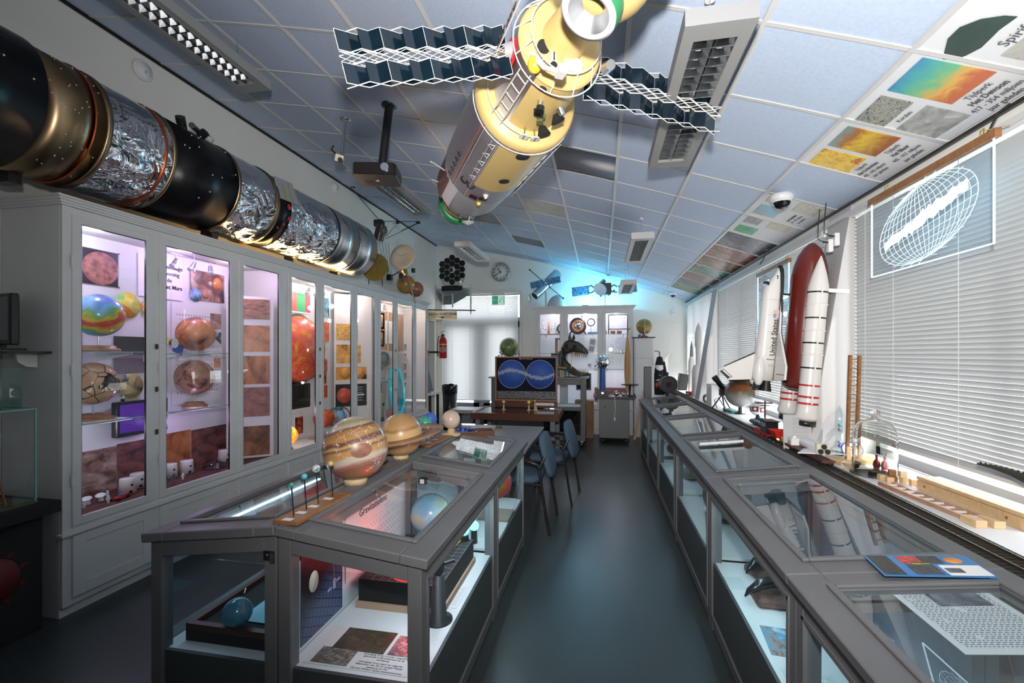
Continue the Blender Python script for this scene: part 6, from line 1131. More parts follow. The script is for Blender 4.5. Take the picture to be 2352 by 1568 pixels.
MB().tube([(-.18,-.02,-.11),(-.13,-.03,-.20),(.13,-.03,-.20),(.18,-.02,-.11)], .012, 6).build('yoke', CHROME, jw); MB().bx(-.19,.19,-.05,.03,-.30,-.21).build('bus_box', BLACK, jw)
for k in range(5):
    z = -.22-.028*k; w1 = .34; MB().add([(-w1,.05,z-.02),(0-.09,-.25,z-.20-.01*k),(.09,-.25,z-.20-.01*k),(w1,.05,z-.02),(0,.30,z+.02)] + [(a,b,c-.003) for a,b,c in ((-w1,.05,z-.02),(-.09,-.25,z-.20-.01*k),(.09,-.25,z-.20-.01*k),(w1,.05,z-.02),(0,.30,z+.02))], [(0,1,2,3,4),(9,8,7,6,5),(0,5,6,1),(1,6,7,2),(2,7,8,3),(3,8,9,4),(4,9,5,0)]).build('sun_shield_layer', SHD, jw)
for x, y, z0, z1 in ((-.34,.05,-.18,-.40),(.34,.05,-.18,-.72),(-.09,-.25,-.38,-.58),(.09,-.25,-.38,-.62)): MB().bx(x-.012,x+.012,y-.012,y+.012,z1,z0).build('shield_boom', SHD, jw)
for d in ((-.5,.9,.75),(.5,.9,.72)): MB().tube([(0,.05,.2),d], .001, 4).build('hanging_wire', STEEL, jw)
# entrance sign
sg = thing('entrance_sign', 'cream sign reading INGANG PLANETARIUM on a black bar', 'sign', (-2.83, 7.9, 2.25)); MB().bx(-.73,.62,-.02,.0,.085,.105).build('bar', BLACK, sg, None, (0,.03,0)); MB().bx(-.28,.27,-.006,.006,-.075,.075).build('panel', M('sign_cream', (.72,.66,.44), .5), sg); o = text('INGANG PLANETARIUM', .058, TXT, sg, (0,0,0), (0,0,0), 'lettering', bold=.0012); o.matrix_local = frame_T((0,-.007,.018), (1,0,0), (0,0,1)); o.scale.x = .85; MB().bx(-.19,.17,-.0075,-.006,-.034,-.026).build('underline', TXT, sg); MB().prism([(-.05,-.034),(.05,-.034),(0,-.06)], .001, frame_T((0,-.0065,0), (1,0,0), (0,0,1))).build('arrow', TXT, sg)
# door trims of the planetarium entrance beside the cabinets
prop(MB().bx(XL,-3.40,8.02,8.10,0,2.3).bx(XL,-3.40,8.10,9.0,2.22,2.3).bx(XL,-3.40,9.0,9.08,0,2.3).build('door_2', DF), kind='structure')
rk = thing('rocket_model', 'tall grey rocket model with a red band beside the entrance', 'rocket', (-3.22, 8.05, .82)); MB().lathe([(0,0),(.10,0),(.085,.08),(.062,.45),(.062,.70)], 24).build('lower_stage', M('rocket_grey', (.20,.23,.25), .35), rk); MB().lathe([(.064,.70),(.064,.80)], 24, caps=False).build('red_band', M('band_red', (.42,.06,.02), .5), rk); MB().lathe([(.062,.80),(.062,1.30),(.05,1.42),(.02,1.5),(0,1.51)], 24).build('upper_stage', M('rocket_pale', (.60,.62,.60), .4), rk)
for k in range(4): a = k*PI/2+.6; MB().prism([(0,0),(.09,0),(.02,.35),(0,.40)], .008, frame_T((.055*math.cos(a),.055*math.sin(a),.02), (math.cos(a),math.sin(a),0), (0,0,1))).build('fin', M('rocket_grey'), rk)
tbx = thing('side_table', 'white side table under the grey rocket model', 'table', (-3.25, 8.05, 0)); MB().bx(-.24,.20,-.14,.34,.78,.818).build('top', OFFW, tbx)
for x in (-.2,.16):
    for y in (-.1,.3): MB().bx(x-.02,x+.02,y-.02,y+.02,0,.78).build('leg', BLACK, tbx)
fe = thing('fire_extinguisher', 'red fire extinguisher hanging beside the back door blind', 'extinguisher', (-3.08, 8.62, 1.46)); MB().lathe([(0,0),(.07,0),(.078,.02),(.078,.34),(.06,.40),(.03,.42),(.03,.44)], 24).build('tank', M('ext_red', (.50,.012,.015), .3), fe); MB().box((0,-.0,.46),(.05,.05,.03)).build('valve', BLACK, fe); MB().tube([(0,0,.47),(-.03,-.02,.52),(.03,-.02,.54)], .008).build('handle', RED, fe); MB().tube([(.03,0,.46),(-.09,-.03,.42),(-.105,-.03,.2),(-.10,-.02,.03)], .010).build('hose', BLACK, fe); MB().lathe([(.0785,.12),(.0785,.22)], 24, caps=False).build('label', M('label_grey', (.5,.25,.25), .5), fe); MB().lathe([(.0787,.26),(.0787,.285)], 24, caps=False).build('yellow_band', YEL, fe); MB().bx(-.52,.0,.06,.09,.1,.14).build('wall_bracket', BLACK, fe)
tbn = thing('waste_bin', 'black waste bin lined with a plastic bag', 'bin', (-3.02, 8.85, 0)); MB().lathe([(0,0),(.12,0),(.15,.82),(0,.82)], 24).build('bin', BLACK, tbn); random.seed(2); m = MB(); n = 24; vs = []
for i, (r, z) in enumerate(((.152,.74),(.158,.84),(.165,.90),(.145,.92))):
    for k in range(n): a = 2*PI*k/n; e = random.uniform(-.012,.012); vs.append(((r+e)*math.cos(a), (r+e)*math.sin(a), z+random.uniform(-.012,.012)))
m.add(vs, [(i*n+k, i*n+(k+1) % n, (i+1)*n+(k+1) % n, (i+1)*n+k) for i in range(3) for k in range(n)]); m.build('bag', M('bag_black', (.012,.012,.013), .2), tbn)
lt = thing('low_bench', 'low pale bench under the back door blind', 'bench', (-2.10, 8.55, 0)); MB().bx(-.75,.55,-.25,.30,.42,.48).build('top', M('bench_grey', (.42,.42,.42), .5), lt)
for x in (-.68,.48): MB().bx(x-.03,x+.03,-.2,.25,0,.42).build('leg', BLACK, lt)
# grey vitrine behind the sky map
vt = thing('vitrine', 'dark grey wheeled vitrine behind the sky map', 'vitrine', (-1.05, 7.75, 0)); VG = M('vitrine_grey', (.10,.105,.11), .4); b = MB(); w, d0, d1 = .80, -.14, .45
for x in (-w, w-.08):
    for y in (d0, d1-.08): b.bx(x, x+.08, y, y+.08, .10, 1.13)
for z0, z1 in ((.10,.20),(.60,.66),(1.03,1.13)):
    for y in (d0+.002, d1-.07): b.bx(-w+.08, w-.08, y, y+.07, z0, z1)
    for x in (-w+.002, w-.07): b.bx(x, x+.066, d0+.08, d1-.08, z0, z1)
b.build('frame', VG, vt, bevel=.004); MB().bx(-w-.04,w+.05,d0-.04,d1+.04,1.13,1.155).build('top', M('vitrine_top', (.17,.18,.19), .35), vt, bevel=.004)
MB().bx(.10,w-.08,d0+.03,d0+.034,.66,1.03).build('front_glass', CGLASS, vt); MB().bx(.10,w-.08,d0+.03,d0+.034,.20,.60).build('lower_glass', glass('smoked_glass', (.25,.27,.28)), vt); MB().bx(-w+.08,w-.08,d0+.06,d1-.08,.63,.655).build('shelf', M('shelf_pale', (.55,.58,.60), .5), vt); MB().bx(-w+.08,.10,d0+.02,d0+.03,.20,1.03).build('side_panel', VG, vt)
for x in (-w+.06, w-.06):
    for y in (d0+.05, d1-.05): MB().cyl((x-.012,y,.045),(x+.012,y,.045), .045, n=16).build('castor_wheel', BLACK, vt); MB().bx(x-.02,x+.02,y-.015,y+.03,.07,.10).build('castor_fork', CHROME, vt)
lamp('vitrine_lamp', 'POINT', (-.55, 7.78, 1.0), .8, (1,1,1), size=.03)
gg = thing('celestial_globe', 'green and gold celestial globe in a dark carved stand on the vitrine', 'globe', (-1.56, 7.72, 1.156)); MB().lathe([(0,0),(.14,0),(.13,.03),(.07,.05),(.05,.12),(.09,.24),(.08,.26),(0,.26)], 20).build('stand', M('pewter', (.12,.11,.11), .3, .8), gg); MB().sph((0,0,.50), .155, 32).build('ball', ramp_mat('green_gold', [(.35,(.04,.12,.06)),(.5,(.10,.20,.08)),(.65,(.34,.26,.08))], 10, 6, 1, rough=.3), gg); MB().torus((0,0,.50), .165, .006, rotm(PI/2,0,.4)).build('meridian', BRASS, gg)
random.seed(4)
for k in range(9): a = k*.7; MB().tube([(.15*math.cos(a),.15*math.sin(a),.40+.03*math.sin(k)),(.20*math.cos(a),.20*math.sin(a),.38+.05*math.sin(k*2))], .008, 6).build('ornament', M('pewter'), gg)
for k in range(6): a = k*1.05; MB().sph((.11*math.cos(a),.11*math.sin(a),.22+.06*(k % 2)), .045, 10, sc=(.6,1,1.5)).build('carving', M('pewter'), gg)
for l, x, y, r, m in (('grey half disc globe standing on the vitrine behind the sky map', -1.22, 7.95, .20, M('disc_grey', (.40,.42,.40), .4)), ('red half globe with a pale rim on the vitrine', -.86, 7.75, .16, ramp_mat('red_globe', [(.4,(.45,.06,.02)),(.65,(.55,.14,.05))], 6, 4, 1, rough=.3)), ('teal blue globe top behind the sky map', -.62, 7.95, .15, M('teal_globe', (.05,.22,.28), .3, var=.4, vs=8))):
    q = thing('half_globe', l, 'globe', (x, y, 1.156)); MB().lathe([(0,0),(r,0)] + [(r*math.cos(t), r*.9*math.sin(t)) for t in [PI/2*k/10 for k in range(1,11)]], 32).build('dome', m, q); MB().torus((0,0,.008), r, .008).build('rim', M('rim_cream', (.6,.55,.42), .5), q)
# dinosaur skull cast
BONE = ramp_mat('bone_cast', [(.3,(.022,.022,.018)),(.6,(.06,.058,.048)),(.8,(.11,.10,.085))], 12, 6, .8, rough=.4, bump=.5); TOOTH = M('tooth', (.40,.27,.09), .4)
dz = thing('dinosaur_skull', 'dark dinosaur skull cast with open toothed jaws on the vitrine', 'skull', (-.60, 7.72, 1.156), (0,0,-.35))
def bone(pts, r, name='skull_bone'): return MB().tube(pts, r, 9).build(name, BONE, dz)
def sloft(rows, name):
    m = MB(); n = 16; vs = []
    for x, hy, z0, z1 in rows:
        for k in range(n):
            a = 2*PI*k/n; vs.append((x, hy*math.copysign(abs(math.cos(a))**.6, math.cos(a)), (z0+z1)/2 + (z1-z0)/2*math.copysign(abs(math.sin(a))**.6, math.sin(a))))
    m.add(vs, [(i*n+k, i*n+(k+1) % n, (i+1)*n+(k+1) % n, (i+1)*n+k) for i in range(len(rows)-1) for k in range(n)] + [tuple(range(n-1,-1,-1)), tuple(range((len(rows)-1)*n, len(rows)*n))], 0, True); return m.build(name, BONE, dz)
sloft([(-.03,.05,.36,.54),(.03,.09,.38,.61),(.12,.10,.41,.64),(.18,.085,.42,.63),(.26,.075,.40,.59),(.34,.06,.39,.53),(.40,.04,.385,.47),(.42,.015,.39,.43)], 'cranium')
for sgn in (-1, 1):
    sloft([(-.04,.012,.20,.36),(.02,.014,.14,.27),(.10,.016,.08,.19),(.20,.018,.03,.12),(.31,.018,.015,.085),(.39,.014,.03,.08)], 'lower_jaw').location = (0, .065*sgn, 0)
    bone([(-.02,.085*sgn,.44),(-.045,.095*sgn,.32),(-.03,.085*sgn,.22)], [.032,.026,.03], 'cheek_bone'); bone([(.13,.07*sgn,.62),(.13,.085*sgn,.68),(.135,.085*sgn,.72)], [.035,.022,.005], 'brow_horn')
    for c, r, nm in (((.075,.52),(.035,.045),'eye_socket_shade'), ((.20,.51),(.042,.040),'skull_opening_shade'), ((.335,.465),(.018,.016),'nostril_shade'), ((.0,.46),(.02,.05),'skull_opening_shade')): MB().sph((c[0], sgn*(.094 if c[0] < .15 else .074 if c[0] < .3 else .050), c[1]), 1, 14, sc=(r[0], .012, r[1])).build(nm, BLACKM, dz)  # black ovals laid on the bone paint in the shade of hollows
    for k in range(7):
        x = .17+.036*k; y = sgn*(.068-.006*k); MB().cyl((x,y,.415),(x+.006,y,.345-.012*(k % 2)), .013, .003, 8).build('tooth', TOOTH, dz); MB().cyl((x,sgn*.065,.07),(x+.004,sgn*.064,.125), .010, .003, 8).build('tooth', TOOTH, dz)
sloft([(.36,.07,.02,.085),(.41,.05,.04,.085),(.425,.02,.05,.08)], 'chin')
MB().cyl((.12,0,0),(.12,0,.38), .008, n=8).build('support_rod', BRASS, dz); MB().bx(.02,.24,-.07,.07,0,.012).build('base_plate', BLACK, dz)
for l, x, y, h, c in (('first short brass tube standing before the dinosaur skull', -.55, 7.66, .11, 0), ('second short brass tube standing before the dinosaur skull', -.49, 7.65, .12, 0), ('third short brass tube beside the vitrine edge', -.62, 7.66, .10, 0)):
    q = thing('brass_tube', l, 'tube', (x, y, 1.156), group='short brass tubes'); MB().cyl((0,0,0),(0,0,h), .014, n=12).build('tube', PINE2, q); MB().cyl((0,0,h),(0,0,h+.006), .016, n=12).build('cap', BRASS, q)
bt = thing('bird_telescope', 'small brass and blue toy telescope on the vitrine', 'telescope', (-.66, 7.67, 1.156)); MB().cyl((0,0,0),(0,0,.13), .012, n=10).build('post', PINE2, bt); MB().cyl((-.08,0,.16),(.08,-.02,.15), .03, .036, 16).build('tube', BRASS, bt); MB().cyl((.08,-.02,.15),(.10,-.022,.149), .04, n=16).build('blue_end', M('blue_end', (.05,.22,.35), .4), bt)
hv = thing('globe_figure', 'teal bucket shaped model behind the sky map edge', 'model', (-.74, 7.86, 1.156)); MB().lathe([(0,0),(.10,0),(.12,.05),(.11,.36),(.09,.40),(0,.40)], 20).build('body', M('teal_bucket', (.10,.26,.32), .4), hv); MB().torus((0,0,.39), .10, .012).build('rim', BLACK, hv)
lc = thing('locker', 'narrow white column of lockers beside the instrument cabinet', 'locker', (.79, 8.95, 0)); MB().bx(-.18,.165,-.20,.30,0,1.84).build('body', M('locker_white', (.62,.63,.63), .45), lc, bevel=.004)
for k in range(5): q = MB().bx(-.165,.15,-.212,-.20,.05+.355*k,.39+.355*k).build('door', M('locker_white'), lc, bevel=.004); MB().box((.12,-.216,.26+.355*k),(.012,.008,.03)).build('lock', STEEL, q)
bg2 = thing('brass_globe', 'old golden yellow globe on a small foot on the lockers', 'globe', (.80, 8.88, 1.862)); MB().lathe([(0,0),(.08,0),(.06,.02),(.02,.03),(.015,.06)], 20).build('foot', DWOOD, bg2); MB().sph((0,0,.20), .145, 32).build('ball', ramp_mat('gold_globe', [(.35,(.24,.17,.035)),(.65,(.36,.27,.07))], 7, 5, .8, rough=.3), bg2); MB().tube([(0,-.15,.06),(0,-.152,.20),(0,-.12,.32),(0,0,.36)], .006).build('meridian_arm', STEEL, bg2)
bk = thing('black_folder', 'black flat folder under the golden globe', 'folder', (.78, 8.84, 1.841), .1); MB().bx(-.20,.20,-.10,.10,0,.02).build('cover', BLACK, bk); MB().sph((-.08,-.08,.045), .03, 12).build('blue_ball', M('toy_blue'), bk); MB().sph((-.02,-.085,.04), .022, 12).build('red_ball', RED, bk)
sn = thing('motion_sensor', 'small white motion sensor on the back wall corner', 'sensor', (1.42, YB-.03, 2.36)); MB().prism([(-.03,0),(.03,0),(.03,.09),(.015,.11),(-.015,.11),(-.03,.09)], .04, frame_T((0,.03,-.05), (1,0,0), (0,0,1))).build('body', WHITE, sn, bevel=.004); MB().bx(-.02,.02,-.012,-.009,-.02,.03).build('lens', M('lens_pale', (.6,.6,.6), .3), sn)
# --- instruments inside the back cabinet
INS = 9.13
wh = thing('bottle_wheel', 'wheel of small glass bottles on a wooden post in the instrument cabinet', 'instrument', (-1.03, INS, 1.931)); MB().prism([(-.03,0),(.03,0),(.012,.26),(-.012,.26)], .02, frame_T((0,.01,0), (1,0,0), (0,0,1))).build('post', M('post_orange', (.45,.18,.07), .5), wh); MB().bx(-.20,.20,-.06,.06,0,.015).build('base', BASEW, wh)
for k in range(18): a = 2*PI*k/18; c = Vector((.13*math.cos(a), 0, .22+.13*math.sin(a))); MB().sph(c, .017, 10).build('bottle', M('bottle_glass', (.42,.45,.48), .12), wh)
MB().torus((0,0,.22), .13, .003, rotm(PI/2,0,0)).build('wheel_rim', STEEL, wh)
for s in (-1, 1): MB().cyl((s*.15,0,.015),(s*.15,0,.13), .014, n=12).build('jar', STEEL, wh)
gz = thing('gauge', 'round black meter in a wooden case', 'instrument', (-.76, INS, 1.931)); MB().lathe([(0,0),(.105,0),(.105,.06),(.085,.06),(.085,.045),(0,.045)], 32, frame_T((0,.02,.12), (1,0,0), (0,0,1))).build('case', BLACK, gz); MB().lathe([(0,.046),(.083,.046),(.083,.048),(0,.048)], 32, frame_T((0,.02,.12), (1,0,0), (0,0,1))).build('dial', PAPER, gz); MB().bx(-.12,.12,-.02,.06,0,.03).build('base', BASEW, gz)
cl = thing('coil_ring', 'big black and copper coil ring standing in the instrument cabinet', 'instrument', (-.45, INS, 1.931)); T = rotm(PI/2,0,0,(0,0,.17)); MB().torus((0,0,0), .145, .022, T).build('outer_ring', BLACK, cl); MB().torus((0,0,0), .11, .018, T).build('copper_ring', M('copper_coil', (.55,.22,.08), .4, .4), cl); MB().lathe([(0,-.02),(.085,-.02),(.085,0),(0,.0)], 28, T).build('mirror_disc', CHROME, cl)
for k in range(4): a = k*PI/2+.5; MB().tube([(0,-.03,.17),(.14*math.cos(a),-.03,.17+.14*math.sin(a))], .006).build('spoke', BLACK, cl)
for s in (-1,1): MB().tube([(s*.11,0,.08),(s*.17,0,0)], .014).build('foot', BLACK, cl)
mg = thing('ring_stand', 'small magnifier like ring on a stand', 'instrument', (-.19, INS, 1.931)); MB().torus((0,0,.24), .07, .010, rotm(PI/2,0,0)).build('ring', BLACK, mg); MB().cyl((0,0,.02),(0,0,.17), .006, n=8).build('rod', STEEL, mg); MB().bx(-.06,.20,-.05,.05,0,.045).build('base', M('base_blue', (.12,.28,.42), .5), mg); MB().bx(.12,.15,-.02,.02,.045,.30).build('blue_post', M('base_blue'), mg)
nf = thing('pendulum_rig', 'black rectangular frame with hanging thin rods', 'instrument', (.33, INS, 1.931)); b = MB()
for p, q in (((-.18,0,0),(-.18,0,.38)),((.18,0,0),(.18,0,.38)),((-.18,0,.38),(.18,0,.38)),((-.18,0,.10),(.18,0,.10))): b.tube([p,q], .010, 6)
b.build('frame', BLACK, nf)
for k in range(4): MB().tube([(-.06+.06*k,0,.37),(-.06+.06*k,0,.12)], .002, 4).build('rod', STEEL, nf); MB().cyl((-.06+.06*k,0,.30),(-.06+.06*k,0,.33), .006, n=8).build('bead', BLACK, nf)
for k, x in enumerate((-.26,-.10,.02)): q = thing('wooden_block_device', 'small orange wooden block with metal on the top shelf, %s' % ('beside the post','under the rod frame','at the frame end')[k], 'instrument', (.33+x, INS-.1, 1.931)); MB().box((0,0,.03),(.09,.06,.06)).build('block', M('post_orange'), q); MB().cyl((0,0,.06),(0,0,.14), .006, n=8).build('pin', STEEL, q)
for l, x, r, z in (('large clear glass bulb sphere on a wooden board', .40, .13, 1.561), ('small clear glass bulb beside the large one', .20, .06, 1.561)): q = thing('glass_bulb', l, 'instrument', (x, INS, z)); MB().sph((0,0,r+.06), r, 24).build('bulb', glass('bulb_glass', (.93,.94,.97)), q); MB().cyl((0,0,.0),(0,0,.06), .03, .02, 14).build('socket', STEEL, q); MB().bx(-.10,.10,-.06,.06,0,.01).build('board', BASEW, q)
gl_ = thing('bright_bulb', 'glowing white bulb on the middle shelf', 'lamp', (.19, INS-.12, 1.561)); MB().sph((0,0,.07), .035, 16).build('bulb', M('bulb_on', (1,1,1), .4, emit=(1,1,1), es=12), gl_); MB().cyl((0,0,0),(0,0,.04), .02, n=12).build('socket', STEEL, gl_)
fr = thing('picture_frame', 'brown framed card on the middle shelf', 'frame', (-.80, INS, 1.561)); MB().bx(-.10,.10,0,.02,0,.30).build('frame', M('frame_brown'), fr); MB().bx(-.05,.09,-.003,0,.03,.27).build('card', PAPER, fr)
cp = thing('info_card', 'tilted white card with grey pictures on the middle shelf', 'card', (-.20, INS-.05, 1.575), (0,.18,0)); MB().bx(-.06,.07,0,.005,0,.28).build('card', PAPER, cp); MB().bx(-.04,.05,-.002,0,.16,.26).build('picture', M('print_grey', (.35,.35,.36), .5), cp); MB().bx(-.04,.05,-.002,0,.03,.12).build('picture', M('print_grey'), cp)
wc = poster('text_panel', 'white text sheet with a small blue photo in the instrument cabinet', 'poster', 0,.38,0,.2, PRT2); wc.location = (.25, 9.405, 1.40); wc.rotation_euler.z = -PI/2
for l, x, w, h in (('small white meter box on the third shelf', -.22, .08, .11), ('second small meter box on the third shelf', -.10, .06, .09)): q = thing('meter_box', l, 'instrument', (x, INS-.1, 1.251)); MB().bx(-w/2,w/2,-.02,.03,0,h).build('box', WHITE, q, bevel=.003); MB().bx(-w/3,w/3,-.022,-.02,h*.5,h*.85).build('dial', M('print_grey'), q)
ch = thing('circuit_case', 'open dark red case of wooden parts low in the instrument cabinet', 'box', (.22, 9.10, .60)); MB().bx(-.34,.28,-.02,.12,.0,.28).build('case', M('case_red', (.16,.05,.045), .5), ch)
for x, z in ((-.2,.17),(.0,.15),(.16,.16),(.1,.06)): MB().box((x,-.028,z),(.09,.02,.06)).build('block', M('block_red', (.42,.08,.04), .5), ch)
mn = thing('monitor', 'small black screen low behind the dinosaur skull', 'monitor', (-.32, 8.72, 1.02), 0, 'flat screens'); MB().bx(-.14,.14,0,.04,-.16,.16).build('case', BLACK, mn, bevel=.004); MB().bx(-.12,.12,-.002,.001,-.13,.14).build('screen', M('screen_dark'), mn); MB().bx(-.05,.05,.0,.1,-1.02,-.16).build('foot', BLACK, mn)
hr = thing('horse_tail', 'hank of pale orange horse hair hanging on the instrument cabinet door', 'hair', (.49, 8.80, 1.93)); random.seed(9); m = MB()
for k in range(46): a = random.uniform(0, 6.28); r = random.uniform(.01,.05); x, y = r*math.cos(a), r*.4*math.sin(a); m.tube([(0,0,0),(x*.3,y*.3,-.10),(x,y,-.45),(x*1.1,y,-.80),(x*.5,y*.5,-1.02-random.uniform(0,.08))], .006, 4)
prop(m.build('strands', M('hair_orange', (.62,.36,.14), .5), hr), kind='stuff'); MB().tube([(0,0,-.02),(.01,0,.06),(.05,.03,.10)], .012).build('knot', M('knot_brown', (.3,.15,.06), .6), hr)
# electrostatic generator on its trolley
vg = thing('trolley', 'grey steel trolley cabinet with a dark top tray', 'trolley', (.235, 8.30, 0)); MB().bx(-.26,.25,-.20,.20,.08,.76).build('body', M('trolley_grey', (.13,.135,.14), .4, .3), vg, bevel=.006); MB().bx(-.36,.36,-.24,.24,.78,.80).build('top', M('tray_dark', (.035,.035,.04), .4), vg); MB().bx(-.36,-.34,-.24,.24,.80,.83).bx(.34,.36,-.24,.24,.80,.83).build('tray_rim', M('tray_dark'), vg); MB().bx(-.26,.25,-.20,.20,.76,.78).build('neck', BLACK, vg)
for x in (-.2,.19):
    for y in (-.15,.15): MB().cyl((x-.012,y,.035),(x+.012,y,.035), .035, n=14).build('castor', BLACK, vg)
MB().cyl((-.17,-.201,.62),(-.17,-.206,.62), .018, n=14).build('socket', M('socket_brown', (.12,.05,.03), .5), vg); MB().tube([(.0,-.245,.80),(.01,-.26,.6),(.0,-.25,.44)], .006).build('cord', WHITE, vg); MB().box((.0,-.25,.42),(.03,.02,.05)).build('plug', WHITE, vg)
ve = thing('static_generator', 'chrome ball static generator on a blue column', 'instrument', (.03, 8.22, .801)); MB().bx(-.10,.10,-.10,.10,0,.11).build('base', BLACK, ve); MB().cyl((0,0,.11),(0,0,.50), .055, n=20).build('column', M('column_blue', (.02,.10,.38), .35), ve); MB().sph((0,0,.60), .122, 36).build('ball', CHROME, ve); MB().lathe([(.045,.70),(.03,.715),(.02,.74),(0,.745)], 20).build('top_cap', CHROME, ve); MB().box((0,-.101,.06),(.03,.004,.03)).build('lamp', M('lamp_white', (1,1,1), .5, emit=(1,1,1), es=3), ve)
ve2 = thing('static_generator', 'small round metal discharge balls on the trolley tray', 'instrument', (.27, 8.2, .801)); MB().sph((0,0,.05), .05, 20).build('ball', STEEL, ve2); MB().sph((.12,0,.04), .035, 16).build('ball', STEEL, ve2); MB().tube([(0,0,.02),(.12,0,.02)], .01).build('rod', STEEL, ve2)
vp = thing('turntable_stand', 'dark round turntable on a post on the trolley', 'instrument', (.50, 8.25, .801)); MB().lathe([(0,.0),(.05,0),(.02,.02),(.02,.19),(.15,.20),(.15,.215),(0,.215)], 28).build('stand', M('turntable', (.05,.05,.055), .3, .5), vp)
wb2 = thing('wooden_crate', 'brown wooden crate on the floor beside the trolley', 'crate', (-.30, 8.62, 0)); MB().bx(-.17,.17,-.13,.13,0,.68).build('box', M('crate_wood', (.30,.15,.07), .6, var=.2, vs=6), wb2)
for k in range(4): MB().bx(-.172,.172,-.134,-.13,.02+.165*k,.17+.165*k).build('plank', M('crate_wood'), wb2)
pk = thing('wooden_plank', 'plain wooden plank leaning against the lockers', 'plank', (.57, 8.50, .0)); MB().prism([(0,0),(.05,0),(.22,.88),(.17,.88)], .025, frame_T((0,0,0), (1,0,0), (0,.02,1))).build('plank', M('pine'), pk)
wpn = thing('display_screen', 'grey screen panel in a white frame standing by the far showcase', 'panel', (.75, 7.6, 0)); b = MB(); b.bx(-.07,.09,0,.03,.78,1.36); b.build('back', WHITE, wpn); MB().bx(-.055,.05,-.004,0,.82,1.33).build('screen', M('panel_screen', (.13,.14,.155), .4), wpn); MB().bx(-.072,.052,-.006,-.001,1.33,1.345).bx(-.072,-.056,-.006,-.001,.80,1.33).build('bezel', BLACK, wpn); MB().bx(-.04,.06,0,.03,0,.78).build('foot', BLACK, wpn)
ut = thing('uniform_coat', 'black coat with white bands hanging by the lockers', 'coat', (1.06, 8.72, .80)); MB().lathe([(.03,0),(.09,.0),(.10,.30),(.08,.55),(.05,.68),(.02,.70)], 18, Matrix.Diagonal((1,.6,1,1))).build('cloth', M('cloth_black', (.012,.012,.016), .9), ut); MB().lathe([(.083,.40),(.079,.54)], 18, Matrix.Diagonal((1.05,.65,1,1)), caps=False).build('white_band', WHITE, ut); MB().lathe([(.093,.26),(.088,.36)], 18, Matrix.Diagonal((1.05,.65,1,1)), caps=False).build('white_band', WHITE, ut); MB().sph((-.02,-.02,.30), .05, 12, sc=(.7,.7,1.6)).build('red_flask', RED, ut, (-.03,0,-.12)); MB().tube([(.06,0,.6),(.10,-.02,.35),(.10,-.02,.02)], .035).build('sleeve', M('cloth_black'), ut); MB().tube([(0,0,.68),(0,.02,.78),(.0,.3,.80),(0,.775,.80)], .008).build('hanger', BLACK, ut)
tl = thing('telescope', 'short black telescope tube on a tripod in the far corner', 'telescope', (1.10, 8.05, 0)); MB().cyl((0,.10,1.04),(0,-.22,1.04), .135, n=32).build('tube', BLACK, tl); MB().torus((0,-.22,1.04), .13, .012, rotm(PI/2,0,0)).build('rim', M('rim_dark', (.03,.03,.03), .3), tl); MB().cyl((0,-.223,1.04),(0,-.228,1.04), .045, n=20).build('secondary', BLACKM, tl); MB().cyl((0,-.02,1.16),(0,-.02,1.20), .02, n=10).sph((.0,-.02,1.215), .025, 10).build('finder', BLACK, tl)
for k in range(3): a = 2*PI*k/3+.4; MB().tube([(0,0,.90),(.20*math.cos(a),.20*math.sin(a),0)], .014).build('tripod_leg', BLACK, tl)
# models on top of the instrument cabinet
SPN = M('panel_bluewhite', (.10,.25,.45), .25, var=.8, vs=40)
hb = thing('space_telescope_model', 'silver tube space telescope model with blue solar wings on the back cabinet', 'model', (-1.08, 9.10, 2.47)); A, B = Vector((-.20,-.20,.22)), Vector((.22,.12,.70)); dd = (B-A).normalized()
MB().cyl(A, A+dd*.36, .085, n=28).build('fore_tube', SILV, hb); MB().cyl(A+dd*.36, B, .105, n=28).build('aft_tube', SILV, hb); MB().cyl(A-dd*.002, A+dd*.01, .088, n=28).build('rim', WHITE, hb); MB().cyl(A-dd*.004, A-dd*.003, .075, n=28).build('aperture', BLACKM, hb)
up_ = Vector((.25,-.9,.12)).normalized(); c = (A+B)/2 + Vector((.0,-.16,.02))
for s in (-1, 1): 
    T = frame_T(c + Vector((s*.16,-.0,s*.03)), (1,0,.2), (.28,-.35,.9)); MB().bx(-.135,.135,-.065,.065,-.003,.003,0,T).build('solar_wing', SPN, hb)
MB().tube([c, c+Vector((0,.12,0))], .012).build('wing_boom', WHITE, hb); MB().tube([(A+B)/2+Vector((-.05,-.1,.05)), (-.30,-.20,.74)], .007).sph((-.30,-.20,.74), .018, 10).build('antenna', BLACK, hb); MB().tube([(A+B)/2+Vector((.06,-.1,-.05)), (.36,-.2,.16)], .007).sph((.36,-.2,.16), .02, 10).build('antenna', BLACK, hb); MB().lathe([(0,-.004),(.09,-.004),(.09,.004),(0,.004)], 24, frame_T(A + Vector((-.10,-.04,-.04)), (.2,1,0), (0,0,1))).build('lid', WHITE, hb); MB().cyl((0,0,0),(0,0,.36), .022, n=12).build('stand', WHITE, hb)
dm = thing('globe_dome', 'pale grey globe dome behind the silver space telescope', 'globe', (-.86, 9.15, 2.47)); MB().lathe([(.20,0)] + [(.20*math.cos(t), .26*math.sin(t)) for t in [PI/2*k/10 for k in range(1,11)]], 36).build('dome', M('dome_pale', (.50,.52,.52), .4, var=.12, vs=6), dm); MB().torus((0,0,.006), .20, .008).build('rim', OFFW, dm)
